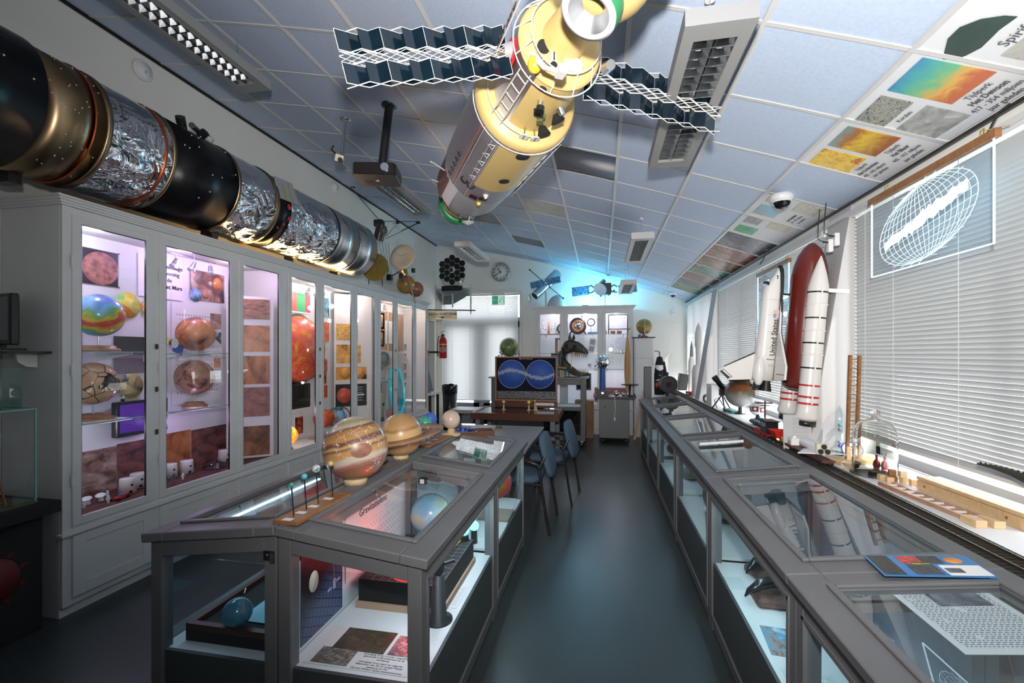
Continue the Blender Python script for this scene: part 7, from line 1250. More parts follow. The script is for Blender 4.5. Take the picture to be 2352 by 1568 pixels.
ob = thing('orbiter_model', 'dark planetary orbiter model with a white dish and blue wings', 'model', (.03, 9.08, 2.47)); MB().box((.05,0,.34),(.24,.20,.22),0,None).build('bus', M('bus_black', (.02,.025,.03), .35), ob, None, None, .01); MB().cyl((.02,-.02,.45),(-.02,-.04,.49), .07, n=20).build('top_drum', M('drum_green', (.06,.12,.11), .35), ob); MB().lathe([(0,0),(.07,.012),(.13,.045)], 32, frame_T((-.06,-.16,.30), (1,.3,-.25), (.1,.4,1)), caps=False).build('dish', WHITE, ob); MB().tube([(-.06,-.16,.30),(-.08,-.28,.27)], .006).build('feed_horn', WHITE, ob)
for s, pos in ((-1,(-.42,-.05,.31)), (1,(.48,-.02,.34))): 
    T = frame_T(pos, (1,-.2*s,.12), (.25,-.3,.9)); MB().bx(-.17,.17,-.09,.09,-.003,.003,0,T).build('solar_wing', SPN, ob); MB().tube([(s*.14,0,.36),(s*.22+.0,-.02,.42),(s*.28,-.03,.38)], .014).tube([(s*.14,0,.33),(s*.20,-.02,.28),(s*.28,-.03,.27)], .014).build('yoke', BLACK, ob)
MB().cyl((.05,.04,0),(.05,.04,.24), .03, n=14).build('stand', WHITE, ob)
for p in ((.12,-.1,.22),(.22,-.05,.30),(-.03,-.1,.20)): MB().sph(p, .02, 10).build('thruster', BLACK, ob)
# deep space probe, globes and antenna rods hanging beyond the rocket body
pv = thing('deep_space_probe', 'deep space probe model with a big cream dish and black girders', 'model', (-2.74, 6.0, 2.91)); DSH = M('dish_cream', (.68,.58,.44), .55)
MB().lathe([(0,.05),(.06,.045),(.12,.025),(.185,-.01),(.186,-.016),(.12,.018),(.0,.042)], 40, frame_T((0,0,0), (1,0,.1), (0,.2,1)) @ rotm(PI,0,0)).build('dish', DSH, pv)
for k in range(3): a = 2*PI*k/3+.5; MB().tube([(.10*math.cos(a),-.03,.10*math.sin(a)),(0,-.09,0)], .002, 4).build('feed_strut', DSH, pv)
MB().cyl((-.03,.02,-.17),(-.01,.06,-.23), .05, .06, 12).build('bus', GOLD, pv); MB().box((-.02,.0,-.27),(.06,.05,.07)).build('box', BLACK, pv); MB().box((.15,.02,-.19),(.045,.04,.06)).build('box', BLACK, pv); MB().tube([(.05,.0,-.17),(.13,-.03,-.42),(.21,-.05,-.66)], .011).build('boom_rod', M('rod_olive', (.26,.22,.10), .5), pv); MB().tube([(-.05,0,-.2),(-.18,0,-.27)], .008).build('arm', BLACK, pv); MB().box((-.20,0,-.28),(.07,.06,.08)).build('instrument', BLACK, pv)
g = MB()
for k in range(4): g.tube([(-.20-.02+.02*k,.0,-.24),(-.30+.03*k,.02,-.05),(-.38+.05*k,.03,.22)], .0035, 4)
g.build('girder', BLACK, pv)
MB().cyl((-.39,.02,.26),(-.33,.02,.47), .07, .075, 10).build('power_drum', M('drum_gold', (.05,.035,.02), .3, .4), pv); MB().box((-.37,.02,.50),(.12,.10,.09)).build('power_box', BLACK, pv); MB().sph((-.28,-.02,.38), .055, 14).build('tank', M('tank_grey', (.10,.10,.10), .3), pv)
for p, q in (((-.27,0,.52),(.24,.0,.49)),((-.26,0,.27),(.22,0,.46)),((-.26,0,.30),(-.02,-.1,.47)),((-.15,0,.48),(-.04,-.1,.46)),((.0,-.05,.36),(.22,0,.47))): MB().tube([p,q], .004, 4).build('antenna_rod', BLACK, pv)
MB().box((.23,0,.475),(.05,.03,.03)).build('rod_end', BLACK, pv); MB().box((-.03,-.1,.465),(.04,.03,.04)).build('rod_end', BLACK, pv); MB().tube([(-.36,.02,.54),(-.76,-.1,1.02)], .005, 4).build('long_antenna', BLACK, pv); MB().cyl((-.83,-.1,1.06),(-.68,-.1,.99), .010, n=8).build('antenna_tip', BLACK, pv)
for p in ((-.35,.02,.545),(.10,.05,.0)): MB().tube([p,(p[0]+.15,p[1]+.2,.85)], .0008, 3).build('hanging_wire', STEEL, pv)
globe('planet_globe', 'orange and green moon globe on the cabinet top beyond the probe', (-3.22, 7.18, 2.47), .155, ramp_mat('moon_orange', [(.30,(.45,.07,.02)),(.45,(.55,.16,.03)),(.55,(.35,.25,.05)),(.7,(.12,.20,.10))], 5, 4, .8, rough=.25, coat=.4), stem=.05, discr=.07); globe('planet_globe', 'brown banded globe behind the orange moon globe', (-3.22, 7.60, 2.47), .135, ramp_mat('brown_bands', [(.2,(.18,.06,.04)),(.5,(.34,.14,.09)),(.7,(.45,.26,.18))], 6, 5, 1, rough=.3, stretch=(1,1,4)), stem=.05, discr=.06)
hg = thing('bowl_dome', 'iridescent half bowl standing behind the rocket body end', 'model', (-3.02, 5.72, 2.47)); MB().lathe([(.19*math.cos(t), .17*math.sin(t)) for t in [PI/2*k/10 for k in range(11)]], 36, rotm(-PI/2,0,0,(0,0,.26))).build('bowl', ramp_mat('iridescent', [(.3,(.12,.22,.06)),(.5,(.40,.30,.08)),(.7,(.20,.14,.12))], 4, 3, .5, rough=.2, metal=.6), hg)
for s in (-1,1): MB().tube([(s*.1,.02,.14),(s*.1,.02,0)], .006).build('leg', BLACK, hg)
# corner at the near end: screen, glass case and black plinth beside the first cabinet
sc_ = thing('wall_shelf', 'black wall shelf on the cabinet side carrying the screen', 'shelf', (-3.25, 2.05, 1.55)); MB().bx(-.24,.10,-.16,.045,0,.014).build('board', BLACK, sc_); MB().prism([(0,0),(.10,0),(.09,-.05),(.05,-.075),(.0,-.08)], .012, frame_T((.0,.04,0), (0,-1,0), (0,0,1))).build('bracket', WHITE, sc_)
monitor('small black screen on the shelf at the cabinet side', (-3.36, 1.97, 1.745), .27, .29, (0,0,-.15), M('screen_grey', (.16,.16,.17), .35), depth=.04, foot=True)
pn = thing('plinth', 'black plinth with a red painted sun beside the first cabinet', 'plinth', (-3.30, 1.85, 0)); MB().bx(-.22,.21,-.30,.16,0,.655).build('body', BLACKM, pn); MB().bx(-.22,.285,-.34,.20,.655,.72).build('top_slab', BLACKM, pn)
MB().lathe([(0,0),(.12,0),(.12,.002),(0,.002)], 32, frame_T((.211,-.06,.36), (0,1,0), (0,0,1))).build('painted_sun', M('paint_red', (.14,.006,.004), .6), pn)
for k in range(9): a = 2*PI*k/9+.3; MB().prism([(.125,-.012),(.165,0),(.125,.014)], .002, frame_T((.211,-.06,.36), (0,1,0), (0,0,1)) @ Matrix.Rotation(a, 4, 'Z')).build('painted_flame', M('paint_red'), pn)
gc = thing('glass_case', 'clear glass case on the black plinth', 'case', (-3.30, 1.85, .721)); b = MB()
for x0,x1,y0,y1,z0,z1 in ((-.20,.215,-.28,-.275,.012,.52),(-.20,.215,.125,.13,.012,.52),(.21,.215,-.275,.125,.012,.52),(-.20,.215,-.28,.13,.52,.526)): b.bx(x0,x1,y0,y1,z0,z1)
b.build('glass', GLASS, gc); b = MB()
for x in (.212,):
    for y in (-.278,.127): b.bx(x-.004,x+.004,y-.004,y+.004,.0,.526)
b.bx(-.2,.216,-.282,-.276,.520,.528).bx(-.2,.216,.126,.132,.520,.528).bx(.211,.217,-.28,.13,.520,.528); b.build('edge', GEDGE, gc); MB().bx(-.20,.22,-.285,.135,0,.011).build('base', M('base_green', (.10,.09,.04), .6), gc)
ld_ = thing('wooden_tower_model', 'small wooden lattice tower inside the glass case', 'model', (-3.22, 1.80, .733)); 
for x, y in ((-.08,-.08),(.08,-.08),(-.08,.08),(.08,.08)): MB().tube([(x,y,0),(x*.3,y*.3,.42)], .006, 5).build('leg', M('tower_wood', (.30,.16,.06), .6), ld_)
for k in range(4): z = .09*k+.02; f = 1-.7*z/.42; MB().tube([(-.08*f,-.08*f,z),(.08*f,-.08*f,z),(.08*f,.08*f,z),(-.08*f,.08*f,z)], .004, 4, closed=True).build('brace', M('tower_wood'), ld_)
g2 = thing('glass_box', 'open glass box with a printed white card on the glass case', 'case', (-3.32, 1.85, 1.248)); MB().bx(-.14,.17,.10,.104,0,.22).bx(.167,.171,-.2,.104,0,.22).build('glass', glass('green_glass', (.82,.92,.90)), g2); MB().lathe([(0,0),(.09,0),(.09,.10),(0,.10)], 24, rotm(0,0,0,(.03,-.05,.002))).build('drum', ramp_mat('print_card', [(.4,(.10,.13,.11)),(.6,(.45,.47,.44))], 14, 4, 1), g2); MB().lathe([(0,.10),(.095,.10),(.095,.13),(0,.13)], 24, rotm(0,0,0,(.03,-.05,.002))).build('lid', M('lid_green', (.01,.04,.03), .4), g2)
# ------------------------------------------------------------------ along the windows
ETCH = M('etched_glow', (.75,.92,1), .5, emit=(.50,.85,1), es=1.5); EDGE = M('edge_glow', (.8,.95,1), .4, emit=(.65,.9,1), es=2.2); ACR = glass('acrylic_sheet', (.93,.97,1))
def acrylic(label, y0, y1, z0, z1, oval, x=1.50):
    t = thing('etched_panel', label, 'panel', (x, y0, z0), group='hanging etched acrylic panels'); W, H = y1-y0, z1-z0
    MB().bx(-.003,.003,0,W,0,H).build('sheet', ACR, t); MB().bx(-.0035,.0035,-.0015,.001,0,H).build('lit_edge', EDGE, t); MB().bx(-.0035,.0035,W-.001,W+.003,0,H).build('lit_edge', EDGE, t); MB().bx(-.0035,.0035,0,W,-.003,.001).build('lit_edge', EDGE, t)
    MB().bx(-.012,.012,-.02,W+.02,H,H+.035).build('wood_bar', DWOOD, t)
    for y in (.08*W,.85*W): MB().tube([(0,y,H+.035),(0,y,H+.06),(.012,y,H+.07),(.02,y+.01,H+.05)], .003, 5).build('hook', BRASS, t); MB().tube([(0,y,H+.06),(.10,y,H+.075)], .002, 4).build('hook_wire', BRASS, t)
    T = frame_T((-.0035, oval[0], oval[1]), (0,-1,0), (0,0,1)) @ rotm(0,0,oval[4]); a, b = oval[2], oval[3]; g = MB()
    n = 9
    if oval[5]:
        for k in range(-n, n+1):
            f = k/n; g.tube([T @ Vector((a*f*math.cos(t_), b*math.sin(t_), 0)) for t_ in [-PI/2+PI*q/20 for q in range(21)]], .0008 if abs(k) < n else .0014, 3)
        for k in range(-7, 8):
            s = math.sin(k/8*PI/2); c = math.cos(k/8*PI/2); g.tube([T @ Vector((a*c*(q/8-1), b*s+ b*.10*((q/8-1)**2)*s, 0)) for q in range(17)], .0008, 3)
        prop(g.build('etched_grid', ETCH, t), kind='stuff'); random.seed(8); up, lo = [], []
        for k in range(31): u = -1+2*k/30; up.append((a*.86*u, b*(.16+.10*u+random.uniform(0,.16)*(1-abs(u)*.6)))); lo.append((a*.86*u, b*(-.02+.10*u-random.uniform(0,.16)*(1-abs(u)*.6))))
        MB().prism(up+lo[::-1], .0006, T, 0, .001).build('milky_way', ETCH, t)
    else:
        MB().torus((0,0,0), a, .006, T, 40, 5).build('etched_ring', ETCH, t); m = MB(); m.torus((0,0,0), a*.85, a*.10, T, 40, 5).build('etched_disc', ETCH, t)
    return t
acrylic('glowing etched star grid panel hanging before the nearest blind', 2.095, 2.905, 1.98, 2.385, (.40, .20, .335, .18, .18, True)); acrylic('etched panel with a bright ring behind the shuttle model', 4.06, 4.80, 1.78, 2.29, (.46, .30, .14, .14, 0, False))
# rail board with its track
rb = thing('model_railway', 'long brown board carrying model railway track beside the showcases', 'railway', (0, 0, .862)); MB().bx(1.190,1.354,-.6,8.6,0,.026).build('board', ramp_mat('board_redbrown', [(.3,(.13,.055,.03)),(.7,(.20,.085,.045))], 6, 4, 1, stretch=(8,1,8), rough=.5), rb); MB().bx(1.200,1.350,-.6,8.6,.026,.029).build('bed', M('track_bed', (.012,.011,.010), .8), rb)
slm = MB().bx(1.205,1.335,0,.014,.029,.036).mesh('sleeper'); slm.materials.append(M('sleeper', (.022,.018,.015), .6))
for k in range(130): link('sleeper', slm, rb, (0, 1.05+.026*k, 0))
b = MB()
for k in range(160): b.bx(1.205,1.335,4.44+.026*k,4.454+.026*k,.029,.036)
prop(b.build('sleeper_far', MATS['sleeper'], rb), kind='stuff')
for x in (1.238, 1.302): MB().bx(x-.002,x+.002,-.6,8.6,.036,.046).build('rail', M('rail_metal', (.45,.40,.28), .25, 1), rb)
for y in (.5, 1.7, 2.9, 4.1, 5.3, 6.5, 7.7): MB().bx(1.20,1.345,y,y+.02,-.862,0).build('support', M('support_grey', (.3,.3,.3), .6), rb)
for y in (1.95, 2.2, 3.0): 
    q = thing('pale_stone', 'pale lumpy stone on the floor behind the showcases, %s' % ('nearest','middle','farthest')[(1.95,2.2,3.0).index(y)], 'stone', (1.262, y, 0)); MB().bx(-.05,.05,-.05,.05,0,.72).build('pedestal', M('support_grey'), q); MB().sph((0,0,.77), .055, 12, sc=(1,1.2,1)).build('stone', M('stone_pale', (.55,.50,.46), .7, bump=.6, bs=20), q)
# train
TB = M('loco_black', (.012,.013,.018), .35); TR_ = M('loco_red', (.40,.015,.012), .4)
lo = thing('locomotive', 'black and red model steam locomotive on the track', 'train', (1.27, 3.72, .908)); MB().bx(-.035,.035,.0,.36,.02,.035).build('frame', TR_, lo); MB().cyl((0,.16,.078),(0,.38,.078), .034, n=20).build('boiler', TB, lo); MB().bx(-.042,.042,.02,.16,.035,.125).build('cab', TB, lo, bevel=.004); MB().bx(-.046,.046,.01,.17,.125,.133).build('cab_roof', TB, lo); MB().cyl((0,.35,.10),(0,.35,.14), .012, n=12).build('chimney', TB, lo); MB().sph((0,.25,.112), .016, 12).build('steam_dome', TB, lo); MB().bx(-.044,-.042,.05,.085,.085,.115).bx(-.044,-.042,.10,.135,.085,.115).build('window', M('cab_window', (.25,.26,.28), .2), lo)
for k in range(4):
    for s in (-1,1): MB().cyl((s*.030,.05+.085*k,.018),(s*.036,.05+.085*k,.018), .020, n=16).build('wheel', TR_, lo)
td = thing('coal_wagon', 'red open wagon behind the black locomotive', 'train', (1.27, 3.55, .908)); m = MB(); m.add([(-.05,0,.085),(.05,0,.085),(.05,.15,.085),(-.05,.15,.085),(-.025,.03,.03),(.025,.03,.03),(.025,.12,.03),(-.025,.12,.03)], [(0,1,5,4),(1,2,6,5),(2,3,7,6),(3,0,4,7),(4,5,6,7)]); m.build('hopper', M('wagon_red', (.55,.03,.02), .4), td); MB().bx(-.03,.03,.0,.15,.014,.03).build('chassis', BLACK, td)
for y in (.03,.12):
    for s in (-1,1): MB().cyl((s*.028,y,.012),(s*.034,y,.012), .013, n=12).build('wheel', BLACK, td)
def flatcar(label, y, L):
    t = thing('flat_wagon', label, 'train', (1.27, y, .908), group='model flat wagons'); MB().bx(-.034,.034,0,L,.020,.032).build('deck', M('deck_brown', (.10,.03,.022), .5), t); MB().bx(-.02,.02,.01,L-.01,.010,.020).build('chassis', BLACK, t)
    for y_ in (.03,L-.03):
        for s in (-1,1): MB().cyl((s*.027,y_,.011),(s*.033,y_,.011), .012, n=12).build('wheel', BLACK, t)
    return t
flatcar('brown flat wagon carrying white satellite parts', 3.30, .23); f2 = flatcar('long black flat wagon carrying the small shuttle', 2.88, .38)
for l, y, s in (('white cube satellite on the flat wagon', 3.36, (.05,.06,.045)), ('white folded satellite on the flat wagon', 3.46, (.06,.04,.03))): q = thing('toy_satellite', l, 'toy', (1.27, y, .941)); MB().box((0,0,s[2]/2),s).build('body', WHITE, q); MB().box((.0,-.0,s[2]+.008),(.02,.03,.016)).build('top_unit', WHITE, q); MB().box((-s[0]/2-.002,0,.015),(.003,.03,.02)).build('gold_panel', M('panel_gold', (.5,.36,.12), .4), q)
for k in range(2): q = thing('signal_light', 'tiny glowing yellow wagon lamp, %s' % ('first','second')[k], 'lamp', (1.232, 3.535-.02*k, .944)); MB().sph((0,0,0), .006, 8).build('lens', M('lamp_yellow', (1,.7,.2), .4, emit=(1,.6,.1), es=4), q)
sv2 = thing('toy_shuttle', 'small white toy shuttle with three black engines riding the wagon', 'toy', (1.275, 2.95, .942)); MB().cyl((0,.02,.045),(0,.24,.045), .032, n=16).build('fuselage', WHITE, sv2); MB().sph((0,.24,.045), .032, 16, sc=(1,1.6,1)).build('nose', WHITE, sv2); MB().prism([(-.13,0),(.13,0),(.045,.13),(-.045,.13)], .006, rotm(0,0,0,(0,.02,.018))).build('wing', WHITE, sv2); MB().prism([(0,0),(.075,0),(.01,.09),(-.02,.09)], .005, frame_T((-.0025,.02,.072), (0,1,0), (0,0,1))).build('tail_fin', WHITE, sv2); MB().bx(-.034,.034,.005,.03,.02,.08).build('engine_block', M('toy_cream', (.72,.66,.52), .5), sv2)
for x, z in ((-.018,.038),(.018,.038),(0,.066)): MB().cyl((x,.01,z),(x,-.008,z), .011, .015, 14).build('engine', BLACK, sv2)
# shuttle stack
WS = M('shuttle_white', (.80,.76,.72), .3, coat=.4); MRN = M('tank_maroon', (.15,.018,.012), .3, coat=.5); BT = M('shuttle_black', (.012,.018,.02), .45)
ss = thing('shuttle_stack', 'large white shuttle model on a dark red tank with two boosters', 'model', (1.36, 3.60, 1.09), (0, .083, 0))
tk = MB().lathe([(0,.20),(.07,.205),(.105,.23),(.117,.27),(.117,.96),(.114,1.02),(.103,1.09),(.083,1.16),(.055,1.215),(.022,1.25),(0,1.258)], 40).build('fuel_tank', MRN, ss, (.02,0,0))
MB().bx(-.125,-.117,-.03,-.02,.30,1.0).bx(-.008,.004,-.128,-.116,.30,.95).build('feed_line', MRN, tk)
def booster(y):
    bo = MB().lathe([(.02,.035),(.055,.0),(.075,.03),(.062,.085),(.0615,.10),(.0615,.92),(.045,1.0),(.022,1.08),(.004,1.13),(0,1.135)], 32).build('booster', WS, ss, (.02,y,0))
    for z, m, h in ((.115,RED,.014),(.16,RED,.014),(.24,RED,.012),(.36,BLACK,.010),(.53,BLACK,.010),(.70,BLACK,.010),(.875,BLACK,.010)): MB().lathe([(.0625,z),(.0632,z+.002),(.0632,z+h),(.0625,z+h)], 32, caps=False).build('band', m, bo)
    for z in (.45,.615,.79): MB().lathe([(.061,z),(.066,z+.003),(.066,z+.010),(.061,z+.013)], 32, caps=False).build('ring_joint', WS, bo)
    MB().lathe([(.030,-.035),(.058,-.03),(.060,.0),(.03,.01)], 28).build('nozzle', BLACK, bo); MB().bx(-.005,.005,-.064,-.060,.12,.92).build('cable_duct', WS, bo)
booster(-.155); booster(.155)
ox = -.215
def loft(rows, name, mat, n=24, mi=None):        # rows: (z, half y, x of back, x of belly)
    m = MB(); vs = []
    for z, hy, xb, xf in rows:
        for k in range(n):
            a = 2*PI*k/n; cx = (xb+xf)/2; rx = (xf-xb)/2; vs.append((cx + rx*math.copysign(abs(math.cos(a))**.75, math.cos(a)), hy*math.copysign(abs(math.sin(a))**.75, math.sin(a)), z))
    m.add(vs, [(i*n+k, i*n+(k+1) % n, (i+1)*n+(k+1) % n, (i+1)*n+k) for i in range(len(rows)-1) for k in range(n)] + [tuple(range(n-1,-1,-1)), tuple(range((len(rows)-1)*n, len(rows)*n))], 0, True); return m.build(name, mat, ss)
loft([(.25,.070,ox-.085,ox+.055),(.45,.070,ox-.078,ox+.055),(.85,.066,ox-.072,ox+.052),(.93,.060,ox-.060,ox+.052),(.97,.052,ox-.030,ox+.052),(1.02,.044,ox+.000,ox+.052),(1.06,.030,ox+.020,ox+.050),(1.08,.010,ox+.030,ox+.042)], 'fuselage', WS)
loft([(.25,.072,ox+.040,ox+.062),(.45,.072,ox+.042,ox+.062),(.90,.068,ox+.036,ox+.060),(1.00,.058,ox+.024,ox+.060),(1.05,.044,ox+.020,ox+.058),(1.085,.014,ox+.026,ox+.050)], 'belly_tiles', BT)
T = frame_T((ox+.045, 0, 0), (0,1,0), (0,0,1))
for s in (-1, 1): 
    poly = [(s*.06,.82),(s*.085,.60),(s*.25,.36),(s*.25,.27),(s*.06,.25)]; poly = poly if s < 0 else poly[::-1]; MB().prism(poly, .012, T @ rotm(0,0,0,(0,0,-.004))).build('wing', WS, ss); MB().prism([(p[0]*1.0, p[1]) for p in poly], .006, T @ rotm(0,0,0,(0,0,.008))).build('wing_underside', BT, ss); MB().prism([(s*.10,.30),(s*.24,.30),(s*.24,.305),(s*.10,.305)][::(1 if s > 0 else -1)], .014, T @ rotm(0,0,0,(0,0,-.005))).build('flap_line', M('line_dark', (.08,.08,.08), .5), ss)
T2 = frame_T((ox-.075, .008, .25), (-1,0,0), (0,0,1)); MB().prism([(0,0),(.16,-.02),(.24,.045),(.20,.075),(0,.19)], .014, T2).build('tail_fin', WS, ss); MB().prism([(0,.19),(.20,.075),(.20,.082),(0,.20)], .016, T2 @ rotm(0,0,0,(0,0,-.001))).build('fin_edge', BT, ss); MB().prism([(.17,-.012),(.23,.04),(.205,.06),(.14,.005)], .0155, T2 @ rotm(0,0,0,(0,0,-.0008))).build('rudder', BT, ss); MB().prism([(.155,.0),(.215,.048),(.205,.055),(.148,.006)], .0165, T2 @ rotm(0,0,0,(0,0,-.0013))).build('rudder_panel', WS, ss)
for s in (-1,1): MB().sph((ox-.055, s*.052, .315), .05, 18, sc=(.75,.75,2.2)).build('engine_pod', WS, ss); MB().cyl((ox-.06,s*.06,.215),(ox-.06,s*.06,.195), .012, .018, 12).build('pod_nozzle', BLACK, ss)
for x, y in ((-.045,0),(.005,-.035),(.005,.035)): MB().cyl((ox+x,y,.25),(ox+x,y,.175), .022, .036, 18).build('main_engine', BLACK, ss)
MB().bx(ox-.02,ox+.03,-.072,-.0695,.40,.405).build('panel_line', M('line_dark'), ss)
for z in (.48,.60,.72,.83): MB().torus((ox-.005,0,z), .0735, .0008, Matrix.Diagonal((.98,.97,1,1)), 30, 4).build('panel_line', M('line_grey', (.4,.38,.36), .5), ss)
for p in ((ox-.052,-.035,.955),(ox-.056,.0,.957),(ox-.045,-.048,.945)): MB().sph(p, .013, 10, sc=(.6,1,1)).build('cockpit_window', BLACK, ss)
for z in (.985,1.0): MB().sph((ox+.012,-.047,z), .006, 8).build('thruster_port', BLACK, ss)
o = text('United States', .048, TXT, ss, (0,0,0), (0,0,0), 'lettering', bold=.0006); o.matrix_local = frame_T((ox+.015,-.0735,.56), (0,0,1), (-1,0,0))
o = text('USA', .03, M('ink_grey', (.4,.4,.4), .5), ss, (0,0,0), (0,0,0), 'lettering'); o.matrix_local = frame_T((ox+.018,-.0735,.36), (1,0,0), (0,0,1))
fl = MB().bx(ox+.0,ox+.034,-.0735,-.0725,.70,.755).build('flag', M('flag_pink', (.70,.45,.40), .5), ss); MB().bx(ox-.001,ox+.016,-.0738,-.0728,.70,.728).build('flag_canton', M('flag_blue', (.12,.35,.5), .5), fl)
for z in (.40,.88): MB().tube([(ox+.05,0,z),(-.09,0,z)], .008, 6).build('strut', BLACK, ss)
MB().bx(.06,.20,-.175,-.16,.885,.91).build('wall_bracket', WHITE, ss); MB().bx(.10,.16,-.02,.02,.70,.74).build('wall_bracket', WHITE, ss); MB().bx(.06,.135,.0,.02,.25,.29).build('wall_bracket', WHITE, ss); MB().bx(-.03,.08,-.05,.05,-.20,.0).build('foot_block', M('support_grey'), ss, (.02,-.0,0))
ib = thing('info_board', 'grey standing text board with a blue photo under the boosters', 'board', (1.315, 3.41, .881), (-.06,0,-.1)); MB().bx(-.085,.085,0,.008,0,.25).build('board', M('board_grey', (.50,.49,.49), .5), ib); sheet('printed_lines', .10, .15, print_mat('board_print', (.50,.49,.49), (.2,.2,.2), 16, .02, .8), ib, frame_T((.02,-.001,.165), (1,0,0), (0,0,1)), .0005); MB().bx(-.02,.05,-.0015,0,.01,.075).build('photo', M('photo_blue', (.05,.25,.38), .4), ib)
for l, x, z in (('white plug adapter on the pillar beside the shuttle tank, upper one', 1.548, 2.315), ('white plug adapter on the pillar, lower one', 1.51, 2.275)):
    q = thing('plug_adapter', l, 'adapter', (x, 3.43, z), group='plug adapters on the pillar'); MB().box((0,-.02,0),(.03,.04,.085)).build('body', WHITE, q, bevel=.004); MB().cyl((-.012,-.03,.02),(-.045,-.03,.025), .006, n=8).build('plug', BLACK, q); MB().tube([(-.045,-.03,.025),(-.075,-.03,.045),(-.075,-.03,.12),(-.06,-.02,.25)], .003, 5).build('cable', BLACK, q)
for l, y in (('black cable looping from the ceiling edge above the nearest panel', 2.16), ('black cable looping from the ceiling edge near the ringed panel', 4.78)): 
    q = thing('cable', l, 'cable', (1.60, y, 2.545), group='black cables at the ceiling edge'); MB().tube([(0,0,0),(-.04,0,-.03),(-.06,.01,-.09),(-.09,.0,-.13)], .004, 6).build('cord', BLACK, q)
# things on the window ledge, near to far
RGLASS, _N, _L, _p = base_mat('bell_glass'); _p.inputs['Base Color'].default_value = (.98,.99,.96,1); _p.inputs['Roughness'].default_value = .0; _p.inputs['Transmission Weight'].default_value = 1.0; _p.inputs['IOR'].default_value = 1.45
LZ = WZ0+.001
bxp = thing('pine_box', 'long plain pine box on the window ledge', 'box', (1.60, 2.34, LZ), .06); MB().bx(-.055,.05,-.30,.25,0,.048).build('box', WOOD, bxp, bevel=.002); MB().bx(-.056,.051,-.301,.251,.050,.066).build('lid', WOOD, bxp, bevel=.002)
for y in (-.22,.20): MB().cyl((-.0555,y,.028),(-.057,y,.028), .006, n=10).build('knot', DWOOD, bxp)
tt = thing('toy_track', 'wooden toy ladder track lying on the ledge before the pine box', 'toy', (1.44, 2.35, LZ), .09)
for x in (-.032,.032): MB().bx(x-.007,x+.007,-.24,.27,.006,.022).build('rail', BASEW, tt)
for k in range(9): MB().bx(-.025,.025,-.21+.055*k,-.203+.055*k,.012,.020).build('rung', M('rung_white', (.7,.68,.62), .5), tt)
for x in (-.032,.032): MB().bx(x-.02,x+.02,-.29,-.22,.0,.028).build('end_block', WOOD, tt)
random.seed(12)
for k, (x, y, z) in enumerate(((1.46,2.74,0),(1.50,2.72,0),(1.54,2.70,0),(1.47,2.69,0),(1.50,2.725,.031),(1.53,2.695,.031),(1.56,2.66,0),(1.45,2.80,0),(1.53,2.78,0),(1.585,2.62,0))):
    q = thing('wooden_cube', ('wooden cube at the near corner of the pile','wooden cube in the front row of the pile','dark wooden cube in the front row of the pile','wooden cube nearest the toy track','upper wooden cube on the pile','second upper wooden cube on the pile','wooden cube apart towards the pine box','brown wooden cube beside the glass cloche','wooden cube behind the pile','last wooden cube by the pine box')[k], 'block', (x, y, LZ+z), random.uniform(-.3,.3), 'little wooden cubes'); MB().bx(-.015,.015,-.015,.015,0,.030).build('cube', (WOOD, DWOOD, PINE2)[k % 3], q, bevel=.001)
cl_ = thing('glass_cloche', 'tall clear glass bell cloche with a knob', 'cloche', (1.49, 2.86, LZ)); MB().lathe([(.112,0),(.108,.006),(.102,.02),(.100,.20),(.095,.25),(.075,.285),(.04,.30),(.0,.303),(.0,.299),(.039,.296),(.073,.281),(.091,.248),(.096,.20),(.098,.02),(.104,.0),(.112,0)], 40, caps=False).build('bell', RGLASS, cl_); MB().torus((0,0,.005), .110, .005, None, 40, 6).build('rim', RGLASS, cl_); MB().sph((0,0,.335), .024, 18).cyl((0,0,.30),(0,0,.318), .010, n=12).build('knob', RGLASS, cl_)
for l, x, y in (('small red glass vase beside the cloche, first of two', 1.565, 2.985), ('small red glass vase beside the cloche, second of two', 1.592, 2.955)): q = thing('red_vase', l, 'vase', (x, y, LZ), group='pair of red vases'); MB().lathe([(0,0),(.014,0),(.020,.02),(.016,.042),(.006,.055),(.006,.078),(.009,.082)], 18).build('glass', M('vase_red', (.50,.02,.04), .1), q)
sd_ = thing('pendulum_rack', 'tall narrow wooden ladder rack on a wooden base', 'rack', (1.52, 3.16, LZ), .15); MB().bx(-.13,.13,-.10,.08,0,.018).build('base', WOOD, sd_)
for x in (-.028,.028): MB().bx(x-.008,x+.008,-.008,.008,.018,.66).build('upright', DWOOD, sd_, None, (0,.03,0)); MB().bx(x-.012,x+.012,-.02,-.008,.018,.10).build('foot_block', WOOD, sd_)
for k in range(11): MB().bx(-.022,.022,-.004,.004,.09+.054*k,.096+.054*k).build('rung', DWOOD, sd_, (.002*k,0,0))
bs = thing('woven_shell', 'small striped woven shell bowl on the ledge', 'bowl', (1.435, 2.985, LZ)); MB().lathe([(.012,0),(.032,.012),(.044,.034)], 28, caps=False).build('bowl', ramp_mat('woven', [(.4,(.40,.27,.14)),(.6,(.62,.46,.28))], 60, 2, 0, axis=2, freq=60, amt=.2), bs)
rcn = thing('remote_control', 'black remote control lying on the ledge', 'remote', (1.50, 3.40, LZ), .9); MB().bx(-.028,.028,-.09,.09,0,.020).build('body', BLACK, rcn, bevel=.006)
for i in range(3):
    for j in range(6): MB().box((-.016+.016*i,-.06+.024*j,.0215),(.009,.010,.003)).build('button', M('button_grey', (.35,.36,.38), .5), rcn)
